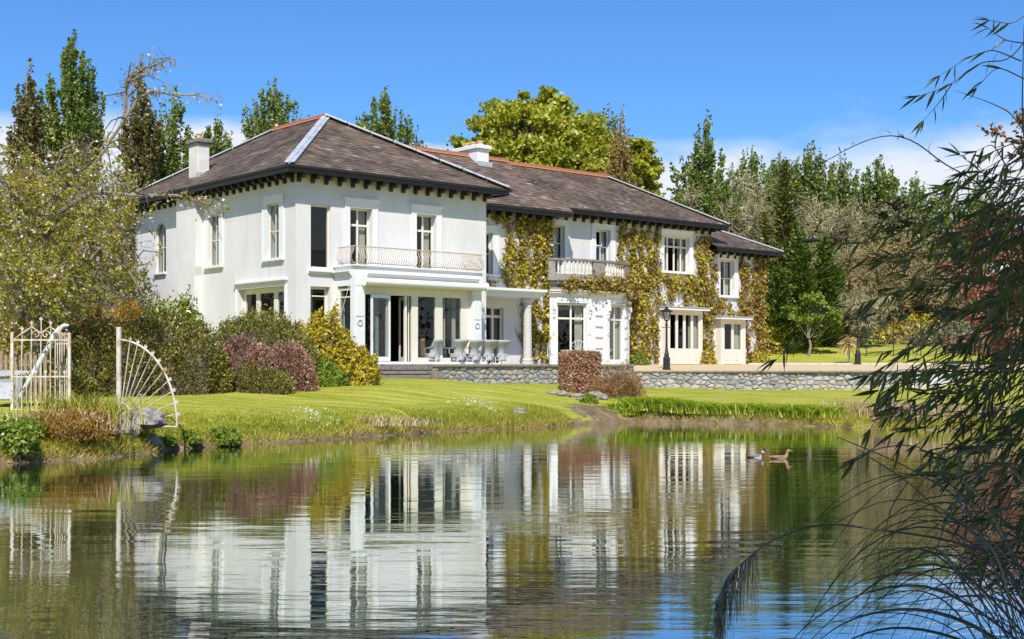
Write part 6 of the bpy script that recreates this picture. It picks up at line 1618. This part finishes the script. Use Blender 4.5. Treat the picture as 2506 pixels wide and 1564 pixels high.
# ---- dining set on the terrace
def wicker_chair():
    r = empty('dining_chair', (0, 0, 0), 0, 'x', 'chair', 'pale wicker dining chairs on the terrace')
    # flared shell back: sits at y=+.28 (back), facing -y
    V = []; nu, nv = 12, 9
    for j in range(nv+1):
        t = j/nv; z = .14+t*.92
        hwid = .27-.06*math.sin(math.pi*min(1, t*1.25))+.11*max(0, t-.45)**1.2*1.8
        bk = .26-.10*math.sin(math.pi*min(1, t*1.1))+.20*max(0, t-.4)**1.3*1.6
        for i in range(nu+1):
            s = -1+2*i/nu
            V.append((s*hwid, bk-.20*abs(s)**2.6*(1 if t > .3 else 1.6), z))
    W2_ = [(x*.93, y-.035, z) for x, y, z in V]
    n1 = len(V); m = MB(); Fc = []
    for j in range(nv):
        for i in range(nu):
            a = j*(nu+1)+i; Fc += [(a, a+1, a+nu+2, a+nu+1), (n1+a, n1+a+nu+1, n1+a+nu+2, n1+a+1)]
    rim = [j*(nu+1) for j in range(nv+1)]+[nv*(nu+1)+i for i in range(1, nu+1)]+[j*(nu+1)+nu for j in range(nv-1, -1, -1)]+[i for i in range(nu-1, 0, -1)]
    for k in range(len(rim)):
        a, b2 = rim[k], rim[(k+1) % len(rim)]; Fc.append((a, b2, n1+b2, n1+a))
    m.add(V+W2_, Fc).build('backrest', M['wicker'], r, smooth=True)
    MB().cbox(-.25, .25, -.27, .16, .30, .46, .03).build('seat', M['wicker'], r)
    for sg in (-1, 1):
        MB().tube([(sg*.27, .14, .80), (sg*.28, -.02, .70), (sg*.27, -.26, .66), (sg*.26, -.27, .46)], .022, 6).build('arm', M['wicker'], r)
        for y in (-.24, .22): MB().tube([(sg*.22, y, .32), (sg*.235, y, 0)], .018, 6).build('leg', M['white_iron'], r)
    return r
c0 = wicker_chair()
cs = [((6.05, -1.25), 205, 'leftmost pale wicker dining chair turned sideways at the table end'), ((7.15, -1.60), 178, 'pale wicker dining chair second from the left with its back to the pond'), ((7.95, -1.62), 183, 'pale wicker dining chair third from the left with its back to the pond'), ((8.75, -1.60), 179, 'pale wicker dining chair in front of the bay corner pilaster'), ((9.55, -1.55), 176, 'rightmost pale wicker dining chair beside the porch'), ((6.9, 0.0-.1), -5, 'pale wicker dining chair on the house side of the table, facing the pond')]
for i, ((u_, v_), a, lab) in enumerate(cs):
    o = c0 if i == 0 else copy_tree(c0)
    q = hw(u_, v_, 0.0); o.location = tuple(q); o.rotation_euler = (0, 0, TH+R(a)); o['label'] = lab
    o.scale = (1.12, 1.12, 1.0)
for (a, s_) in ((0, 0),):
    t = empty('dining_table', hw(8.0, -.72, 0), TH, 'pale wicker dining table with glass top between the terrace chairs', 'table')
    MB().cbox(-1.35, 1.35, -.42, .42, .66, .72, .02).build('table_apron', M['wicker'], t); MB().box(-1.4, 1.4, -.47, .47, .722, .735).build('table_top', M['glass'], t)
    for x in (-1.2, 1.2):
        for y in (-.34, .34): MB().box(x-.04, x+.04, y-.04, y+.04, 0, .659).build('leg', M['wicker'], t)
# wire peacock chairs
def wire_chair():
    r = empty('wire_chair', (0, 0, 0), 0, 'x', 'chair', 'white wire chairs by the bow window')
    m = MB()
    hoop = [(.34*math.sin(a)*(1.0-.25*math.cos(a)*.3), .18+.12*(1-math.cos(a))*.5+.08*math.cos(a), .62-.42*math.cos(a)*1.0) for a in np.linspace(.5, 2*math.pi-.5, 20)]
    m.tube(hoop, .013, 5); m.torus((0, 0, .44), .25, .013, 'z', 18)
    m.build('hoop', M['white_iron'], r)
    for k in range(11):
        a = .7+(2*math.pi-1.4)*k/10; h = [(.34*math.sin(a)*(1-.075*math.cos(a)), .24+.02*math.cos(a), .62-.42*math.cos(a))]
        MB().tube([(.22*math.sin(k*.5-2.5)*.9, .2, .45), h[0]], .007, 4).build('wire', M['white_iron'], r)
    for k in range(6): MB().tube([(-.24+k*.096, -.2+.03*abs(k-2.5), .44), (-.24+k*.096, .2-.03*abs(k-2.5), .44)], .006, 4).build('wire', M['white_iron'], r)
    for a in range(4):
        w_ = math.pi/4+a*math.pi/2; MB().tube([(.2*math.cos(w_), .2*math.sin(w_), .44), (.12*math.cos(w_), .12*math.sin(w_), .2), (.24*math.cos(w_), .24*math.sin(w_), 0)], .012, 5).build('leg', M['white_iron'], r)
    return r
w0 = wire_chair()
for i, ((u_, v_), a, lab) in enumerate([((14.6, .35), 60, 'white wire chair left of the small wire table, by the bow window'), ((16.1, .35), -50, 'white wire chair right of the small wire table, by the bow window')]):
    o = w0 if i == 0 else copy_tree(w0)
    o.location = tuple(hw(u_, v_, 0)); o.rotation_euler = (0, 0, TH+R(a)); o['label'] = lab; o.scale = (1.2, 1.2, 1.12)
t = empty('wire_table', hw(15.3, .25, 0), TH, 'small round white wire table between the two wire chairs', 'table')
m = MB().torus((0, 0, .68), .32, .012, 'z', 20); 
for k in range(9): m.tube([(-.3+k*.075, -.28+.04*abs(k-4), .68), (-.3+k*.075, .28-.04*abs(k-4), .68)], .006, 4)
m.build('table_top', M['white_iron'], t)
for a in range(3): MB().tube([(.05*math.cos(a*2.1), .05*math.sin(a*2.1), .67), (.26*math.cos(a*2.1), .26*math.sin(a*2.1), 0)], .012, 5).build('leg', M['white_iron'], t)
# cane armchair and sofa glimpsed inside the garden room
ca = empty('cane_armchair', hw(6.0, .0, 0.02), TH+R(150), 'brown cane armchair seen through the garden door glass', 'armchair')
MB().cbox(-.34, .34, -.34, .34, .28, .44, .03).build('seat', M['cane'], ca)
MB().poly([(.30, .3), (.40, .3), (.50, 1.0), (.46, 1.08), (.40, 1.05)], 'x', -.36, .36).build('backrest', M['cane'], ca)
for sg in (-1, 1): MB().cbox(sg*.37-.05, sg*.37+.05, -.34, .40, .02, .64, .02).build('arm', M['cane'], ca)
for x in (-.28, .28): MB().box(x-.03, x+.03, -.33, -.27, 0, .28).build('leg', M['cane'], ca)
sofa = empty('sofa', hw(4.3, 2.2, 0.02), TH, 'brown sofa with a pale cushion inside the open garden doorway', 'sofa')
MB().cbox(-.9, .9, -.4, .4, .1, .42, .05).build('seat', M['cane'], sofa); MB().cbox(-.9, .9, .41, .6, .1, .85, .05).build('backrest', M['cane'], sofa); MB().cbox(.05, .5, -.3, .3, .425, .56, .05).build('cushion', M['curtain'], sofa)

# ---- ducks
def duck(name, p, rz, label, cols, s=1.0):
    r = empty(name, p, rz, label, 'duck', 'pair of mallards on the pond')
    # one continuous body: rings along a spine from tail to bill  (x forward, z up)
    sp_ = [(-.27, .085, .006, .004), (-.22, .07, .035, .02), (-.14, .045, .075, .055), (-.03, .03, .10, .078), (.08, .03, .098, .075), (.15, .05, .075, .065), (.185, .095, .045, .048), (.20, .14, .032, .036), (.205, .18, .033, .037), (.225, .212, .040, .042), (.255, .218, .036, .036), (.28, .208, .022, .018), (.31, .200, .020, .010), (.345, .196, .012, .005)]
    n = 12; V = []; m = len(sp_)
    for i, (x, z, a, b) in enumerate(sp_):
        x0, z0 = sp_[max(0, i-1)][:2]; x1, z1 = sp_[min(m-1, i+1)][:2]
        tx, tz = x1-x0, z1-z0; ll = math.hypot(tx, tz); nx2, nz2 = -tz/ll, tx/ll
        for k in range(n):
            w_ = 2*math.pi*k/n; V.append(((x+nx2*b*math.sin(w_))*s, a*math.cos(w_)*s, (z+nz2*b*math.sin(w_))*s))
    Fc = np.array([(i*n+k, i*n+(k+1) % n, (i+1)*n+(k+1) % n, (i+1)*n+k) for i in range(m-1) for k in range(n)])
    idx = []
    for i in range(m-1):
        for k in range(n):
            up = math.sin(2*math.pi*(k+.5)/n)
            if i >= 11: c = 3
            elif i >= 8: c = 2
            elif i == 7: c = 4
            elif i >= 5 and cols[5]: c = 1
            elif i <= 1: c = 1
            else: c = 5 if up > .55 else 0
            idx.append(c)
    mats = [M['d_'+c] for c in (cols[0], cols[1], cols[2], cols[3], cols[4], cols[6])]
    np_mesh('body', V, Fc, mats[0], r, None, True, mats[1:], idx)
    for sg in (-1, 1): MB().blob((.245*s, sg*.034*s, .222*s), (.006*s, .004*s, .006*s), 6, 5, 0).build('eye', M['iron'], r)
    for sg in (-1, 1): MB().blob((-.04*s, sg*.082*s, .062*s), (.15*s, .024*s, .042*s), 10, 7, 0.02).build('wing', mats[5], r, smooth=True)
    return r
for nm, c in dict(grey=(.55, .54, .52), brown=(.11, .06, .03), green=(.012, .05, .025), yellow=(.5, .36, .06), white=(.7, .7, .68), dkgrey=(.22, .19, .17), tan=(.36, .22, .11), tan2=(.28, .17, .085), bill=(.34, .22, .12)).items():
    M['d_'+nm] = surf('duck_'+nm, [tuple(v*.8 for v in c), c], 40, .6, .2)
q = px(1848, 1120, 26.6); duck('drake', (q[0], 26.6, -.015), R(4), 'drake with dark green head swimming behind the brown duck', ['grey', 'brown', 'green', 'yellow', 'white', True, 'dkgrey'], .82)
q = px(1906, 1124, 26.2); duck('duck', (q[0], 26.2, -.015), R(-3), 'brown speckled duck swimming ahead of the drake', ['tan', 'tan', 'tan', 'bill', 'tan', False, 'tan2'], .84)

# ---- netting fence of the court at the right
nf = empty('court_fence', (px(2120, 880, 80)[0], 80, float(ground_z(22.2, 80))), 0, 'tall green court netting on posts behind the bamboo', 'fence')
for i in range(6): MB().tube([(i*1.7, 0, -.2), (i*1.7, 0, 2.4)], .03, 6).build('post', M['iron'], nf)
m = MB()
for i in range(56): m.box(i*.155-.004, i*.155+.004, -.004, .004, 0, 2.35)
for k in range(16): m.box(0, 8.5, .0045, .0095, k*.155-.004, k*.155+.004)
tag(m.build('netting', surf('green_netting', [(.04, .06, .05), (.06, .08, .07)], 5, .7, 0), nf), kind='stuff')

# ================================================================ foreground: tree casting the shade, bamboo, pampas grass
p = np.array([1.5, -3.6, float(ground_z(1.5, -3.6))])
broad_tree(p, [(1.2, 2.0, 8.6, 2.2, .8), (2.9, 1.9, 8.4, 2.3, .8), (4.6, 1.7, 8.6, 2.2, .8), (2.2, 2.0, 10.0, 2.2, .8), (3.9, 2.2, 10.2, 2.2, .8), (3.0, .6, 6.9, 2.0, .8), (4.8, .8, 6.9, 2.0, .8), (1.4, .4, 6.8, 1.6, .8), (2.9, 3.2, 9.2, 2.0, .8), (4.9, 3.2, 9.3, 2.0, .8)], 15000, L['lime'], 'leafy bankside tree shading the bamboo, behind the viewpoint', leaf=.34, seed=66, trunk=.28)

rg = np.random.default_rng(12)
def leaf_mesh(k):
    q = np.random.default_rng(k); n = 5
    V = []; droop = q.uniform(.05, .28); wd = q.uniform(.058, .082)
    for i in range(n+1):
        t = i/n; w_ = wd*math.sin(math.pi*min(1, t*.92+.08))**.8*(1-t**3)
        z = -droop*t*t; V += [(t, -w_, z+w_*.35), (t, 0, z), (t, w_, z+w_*.35)]
    fs = []
    for i in range(n):
        a = 3*i; fs += [(a, a+1, a+4, a+3), (a+1, a+2, a+5, a+4)]
    me = bpy.data.meshes.new('bamboo_leaf'); me.from_pydata(V, [], fs); me.update(); me.materials.append(L['bamboo'])
    at_ = me.attributes.new('rnd', 'FLOAT', 'FACE'); at_.data.foreach_set('value', np.full(len(fs), q.uniform(.15, .85), dtype=np.float32))
    return me, np.array(V), fs
LV = [leaf_mesh(k) for k in range(6)]
bam = empty('bamboo_clump', (3.3, 6.0, float(ground_z(3.3, 6.0))), 0, 'dark bamboo with drooping lance shaped leaves filling the right foreground', 'bamboo')
BO = np.array(bam.location)
cm = MB(lambda x, y, z: (x-BO[0], y-BO[1], z-BO[2]))
LEAVES = []   # (pos, dir, up, len)
def spray(pts, r0=.006, dens=16, ln=(.09, .16), start=.15, thin=1.0, fall=.55):
    P = np.array(pts, float); t = np.linspace(0, 1, max(8, len(P)*4)); Q = sample(P, t)
    # smooth
    for _ in range(2): Q[1:-1] = (Q[:-2]+2*Q[1:-1]+Q[2:])/4
    cm.tube(Q, list(np.linspace(r0, .0015, len(Q))), 4, cap=False)
    Lg = np.linalg.norm(np.diff(Q, axis=0), axis=1).sum()
    n = int(dens*Lg*thin)
    for i in range(n):
        s = start+(1-start)*(i+rg.uniform(0, 1))/max(1, n); q = sample(Q, np.array([s]))[0]
        tg = unit(sample(Q, np.array([min(1, s+.04)]))[0]-sample(Q, np.array([max(0, s-.04)]))[0])
        sd = unit(np.cross(tg, rg.normal(size=3)))
        d = unit(tg*rg.uniform(.5, 1.1)+sd*rg.uniform(.3, .9)+np.array([0, 0, -fall*rg.uniform(.2, 1.4)]))
        LEAVES.append((q, d, rg.uniform(*ln)))
    for _ in range(3): LEAVES.append((Q[-1], unit(unit(Q[-1]-Q[-3])+rg.normal(size=3)*.3), rg.uniform(*ln)))
def PX(l, Z, dz=0.0): return [px(x, y, Z+dz*i) for i, (x, y) in enumerate(l)]
# canes leaning in from the right edge
canes = [[(2640, 1500), (2590, 1000), (2540, 600), (2500, 300), (2506, 60)], [(2620, 1400), (2540, 900), (2450, 560), (2416, 448), (2313, 409), (2245, 345), (2174, 325), (2095, 352), (2031, 389), (1975, 420)], [(2650, 1350), (2590, 760), (2560, 420), (2480, 278), (2420, 250), (2340, 222)]]
for i, c in enumerate(canes):
    Q = np.array([px(x, y, 6.2+.25*i) for x, y in c]); t = np.linspace(0, 1, 30); Q = sample(Q, t)
    for _ in range(3): Q[1:-1] = (Q[:-2]+2*Q[1:-1]+Q[2:])/4
    cm.tube(Q, list(np.linspace((.010, .0055, .006)[i], .0016, 30)), 5, cap=False)
# small budding leaves on the arching bare cane
Q = np.array([px(x, y, 6.45) for x, y in canes[1][2:]])
for i in range(44):
    s = rg.uniform(.15, 1); q = sample(Q, np.array([s]))[0]; LEAVES.append((q, unit(rg.normal(size=3)+np.array([-.5, 0, .5])), rg.uniform(.025, .06)))
# upper right sprays against the sky
for pts, dn in (([(2540, 60), (2470, 150), (2400, 150), (2330, 205), (2290, 222), (2241, 238)], 13), ([(2530, 20), (2480, 60), (2420, 50)], 12), ([(2540, 110), (2460, 100), (2420, 70)], 14), ([(2500, 150), (2430, 120), (2370, 140), (2300, 185)], 14), ([(2330, 205), (2300, 250), (2260, 295)], 12), ([(2520, 200), (2440, 160), (2390, 215)], 10)):
    spray(PX(pts, 6.3), .004, dn*.95, (.07, .115), .25)
# middle mass: sprays reaching left from the right hand canes
n_sp = 100
for i in range(n_sp):
    yy = 430+1000*rg.uniform(0, 1)**1.25; 
    reach = np.interp(yy, [400, 520, 620, 800, 900, 1000, 1150, 1300, 1500], [2350, 2240, 2150, 2130, 2130, 2150, 2270, 2340, 2370])
    x1 = reach+abs(rg.normal())*150*(1 if i % 3 else .35)
    x0 = min(2620, x1+rg.uniform(130, 330)); y0 = yy-rg.uniform(-20, 130)
    Z = rg.uniform(5.4, 7.2); k = 4
    pts = [(x0+(x1-x0)*t, y0+(yy-y0)*(t**1.5)+18*math.sin(3*t+i)) for t in np.linspace(0, 1, k)]
    spray(PX(pts, Z, rg.uniform(-.12, .12)), .004, 20, (.07, .135), .1)
# dense hanging foliage at the far right
for i in range(120):
    xx = rg.uniform(2385, 2600); yy = 520+700*rg.uniform(0, 1)**1.1; Z = rg.uniform(5.6, 7.4)
    pts = [(xx+rg.uniform(40, 120), yy-rg.uniform(30, 110)), (xx+20, yy-20), (xx-rg.uniform(10, 70), yy+rg.uniform(10, 70))]
    spray(PX(pts, Z), .004, 22, (.08, .14), .0)
# long sprays ahead of the mass
for pts in ([(2330, 560), (2220, 560), (2120, 600), (2010, 590)], [(2350, 700), (2230, 700), (2120, 740), (2030, 760)], [(2340, 620), (2200, 620), (2080, 640), (1990, 660)], [(2330, 860), (2230, 900), (2180, 960), (2130, 1050)], [(2400, 900), (2300, 950), (2240, 1020), (2200, 1090)], [(2330, 780), (2240, 850), (2160, 900), (2120, 920)], [(2300, 940), (2250, 1000), (2190, 1060), (2120, 1110), (2090, 1130)], [(2450, 1000), (2380, 1060), (2330, 1130)], [(2270, 480), (2200, 520), (2130, 560)], [(2420, 460), (2360, 440), (2290, 470)], [(2470, 420), (2430, 350), (2390, 370)], [(2480, 480), (2400, 420), (2350, 380)], [(2150, 830), (2060, 820), (1950, 830), (1900, 880)]):
    spray(PX(pts, 6.0), .004, 18, (.075, .14), .15)
tag(cm.build('canes', M['bark'], bam), kind='stuff')
# the 300 largest leaves are parts, the rest one mass
inview = []
for (q, d, ln) in LEAVES:
    x = CX+q[0]/q[1]*F; y = YH-(q[2]-EYE)/q[1]*F
    inview.append(ln/q[1]*(1 if (x < 2480 and 0 < y < 1540) else .2)*(1.3 if x < 2300 else 1))
order = np.argsort(-np.array(inview)); big = set(order[:300].tolist())
Vr, Fr, Rr_ = [], [], []
for i, (q, d, ln) in enumerate(LEAVES):
    me, V, fs = LV[i % 6]
    up = unit(rg.normal(size=3)*.7+np.array([0, -.5, .6])); y_ = unit(np.cross(up, d)); z_ = np.cross(d, y_)
    if i in big:
        o = link('leaf', me, bam); o.matrix_local = Matrix(((d[0]*ln, y_[0]*ln, z_[0]*ln, q[0]-BO[0]), (d[1]*ln, y_[1]*ln, z_[1]*ln, q[1]-BO[1]), (d[2]*ln, y_[2]*ln, z_[2]*ln, q[2]-BO[2]), (0, 0, 0, 1)))
    else:
        b = 18*len(Vr); Vr.append(q-BO+(V[:, :1]*d+V[:, 1:2]*y_+V[:, 2:]*z_)*ln); Fr.append(np.array(fs)+b); Rr_ += [rg.uniform(.1, .9)]*len(fs)
tag(np_mesh('foliage', np.concatenate(Vr), np.concatenate(Fr), L['bamboo'], bam, Rr_), kind='stuff')
print('bamboo leaves', len(LEAVES))
# brown leaved maple twig at the right edge
mt = empty('maple_branch', px(2560, 420, 7.0), 0, 'thin twig with young brown maple leaves at the right edge against the sky', 'branch')
mo = np.array(mt.location); tm = MB(lambda x, y, z: (x-mo[0], y-mo[1], z-mo[2])); C = []
for pts in ([(2560, 420), (2510, 345), (2470, 340), (2435, 325), (2424, 308)], [(2510, 345), (2500, 300), (2490, 280)], [(2560, 420), (2505, 375), (2480, 378)], [(2530, 380), (2510, 310), (2506, 285)]):
    P = np.array(PX(pts, 7.0)); tm.tube(P, list(np.linspace(.006, .002, len(P))), 4, cap=False)
    for q in sample(P, np.linspace(.35, 1, 9)): C += [q+rg.normal(size=3)*.022 for _ in range(6)]
tm.build('twig', M['bark'], mt); leaf_obj('leaves', np.array(C)-mo, .034, L['rust'], mt, rg=rg, asp=.6)

# pampas grass arching in from the lower right
pam = empty('pampas_grass', (3.1, 5.2, float(ground_z(3.1, 5.2))), 0, 'arching pampas grass with long dark blades and a drooping plume at lower right', 'ornamental grass')
PO = np.array(pam.location)
def blade(pts, Z, w, name='blade', dz=0.0):
    P = np.array([px(x, y, Z+dz*i) for i, (x, y) in enumerate(pts)]); t = np.linspace(0, 1, 16); Q = sample(P, t)
    for _ in range(3): Q[1:-1] = (Q[:-2]+2*Q[1:-1]+Q[2:])/4
    Q = Q-PO
    vs = []
    for i in range(16):
        tg = unit(Q[min(15, i+1)]-Q[max(0, i-1)]); sd = unit(np.cross(tg, [0.15, 1, .2])); ww = w*(1-(i/15)**2)*(.5+.5*min(1, i/4))+.0006
        vs += [tuple(Q[i]-sd*ww), tuple(Q[i]+np.array([0, .002, -ww*.5])), tuple(Q[i]+sd*ww)]
    fs = []
    for i in range(15): a = 3*i; fs += [(a, a+1, a+4, a+3), (a+1, a+2, a+5, a+4)]
    me = bpy.data.meshes.new(name); me.from_pydata(vs, [], fs); me.update(); me.materials.append(L['reed'])
    at_ = me.attributes.new('rnd', 'FLOAT', 'FACE'); at_.data.foreach_set('value', np.full(len(fs), rg.uniform(0, 1), dtype=np.float32))
    return link(name, me, pam)
arcs = [([(2620, 1640), (2500, 1400), (2390, 1165), (2285, 1141), (2165, 1183), (2073, 1272), (2009, 1384)], .006), ([(2600, 1650), (2480, 1420), (2385, 1300), (2280, 1215), (2150, 1217), (2020, 1290), (1920, 1390)], .004),
 ([(2640, 1560), (2506, 1115), (2440, 1130), (2370, 1175), (2320, 1260), (2290, 1340), (2275, 1450)], .008), ([(2620, 1600), (2560, 1350), (2420, 1280), (2390, 1340), (2370, 1390)], .006),
 ([(2640, 1700), (2400, 1480), (2260, 1420), (2150, 1440), (2060, 1470), (1980, 1520), (1930, 1575)], .007), ([(2640, 1720), (2420, 1540), (2280, 1490), (2170, 1490), (2060, 1520), (1990, 1580)], .009),
 ([(2620, 1690), (2450, 1480), (2330, 1370), (2220, 1380), (2130, 1430), (2040, 1510), (1960, 1590)], .006), ([(2600, 1720), (2440, 1600), (2300, 1545), (2180, 1530), (2080, 1560), (2000, 1620)], .008),
 ([(2600, 1650), (2500, 1470), (2380, 1380), (2270, 1390), (2170, 1450), (2100, 1510)], .005), ([(2560, 1700), (2400, 1460), (2280, 1330), (2180, 1350), (2100, 1400), (2060, 1450)], .005),
 ([(2640, 1620), (2480, 1400), (2340, 1290), (2220, 1280), (2120, 1330), (2030, 1420), (1960, 1560)], .004), ([(2580, 1640), (2460, 1430), (2390, 1230), (2300, 1150), (2180, 1160), (2060, 1230), (1960, 1300)], .003)]
for k, (pts, w_) in enumerate(arcs): blade(pts, 5.4+.08*(k % 5), w_)
for k in range(60):
    bx_ = rg.uniform(2440, 2760); by = rg.uniform(1600, 1760); reach = rg.uniform(120, 640); hgt = rg.uniform(150, 520)*(.6+.5*reach/640)
    tip = (bx_-reach, by-hgt*rg.uniform(.0, .75)); ap = (bx_-reach*rg.uniform(.45, .6), by-hgt)
    blade([(bx_, by), (bx_-reach*.15, by-hgt*.55), (bx_-reach*.33, by-hgt*.9), ap, (bx_-reach*.8, by-hgt*.88), tip], rg.uniform(5.1, 6.2), rg.uniform(.002, .0048))
# thin straight stems crossing the water
for pts in ([(2050, 1070), (2220, 1140), (2380, 1240), (2560, 1330)], [(2100, 1100), (2240, 1190), (2330, 1290), (2420, 1400)], [(2225, 1175), (2180, 1240), (2160, 1330), (2145, 1390)]):
    blade(pts, 5.6, .0028, 'stem')
# plume stalk with hanging strands
stalk = [(2700, 1560), (2570, 1430), (2446, 1358), (2300, 1315), (2162, 1298), (2060, 1283), (1991, 1285), (1930, 1305), (1872, 1332), (1825, 1370), (1780, 1410), (1765, 1450), (1761, 1485), (1766, 1530), (1772, 1590)]
SP = np.array([px(x, y, 5.5) for x, y in stalk])
Q = sample(SP, np.linspace(0, 1, 50))
for _ in range(2): Q[1:-1] = (Q[:-2]+2*Q[1:-1]+Q[2:])/4
MB().tube(Q-PO, list(np.linspace(.0065, .0018, 50)), 5, cap=False).build('plume_stalk', M['bark'], pam)
P0, P1 = [], []
for i in range(420):
    s = rg.uniform(.60, .93); q = sample(Q, np.array([s]))[0]; L_ = rg.uniform(.06, .26)*(1 if s < .8 else .6)
    m1 = q+np.array([rg.normal()*.012-.008, rg.normal()*.02, -L_*.45]); m2 = m1+np.array([rg.normal()*.012, 0, -L_*.55]); P0 += [q, m1]; P1 += [m1, m2]
V1, F1 = ribbons(np.array(P0)-PO, np.array(P1)-PO, .0017, rg)
tag(np_mesh('plume', V1, F1, L['reed'], pam, rg.uniform(0, 1, len(F1))), kind='stuff')
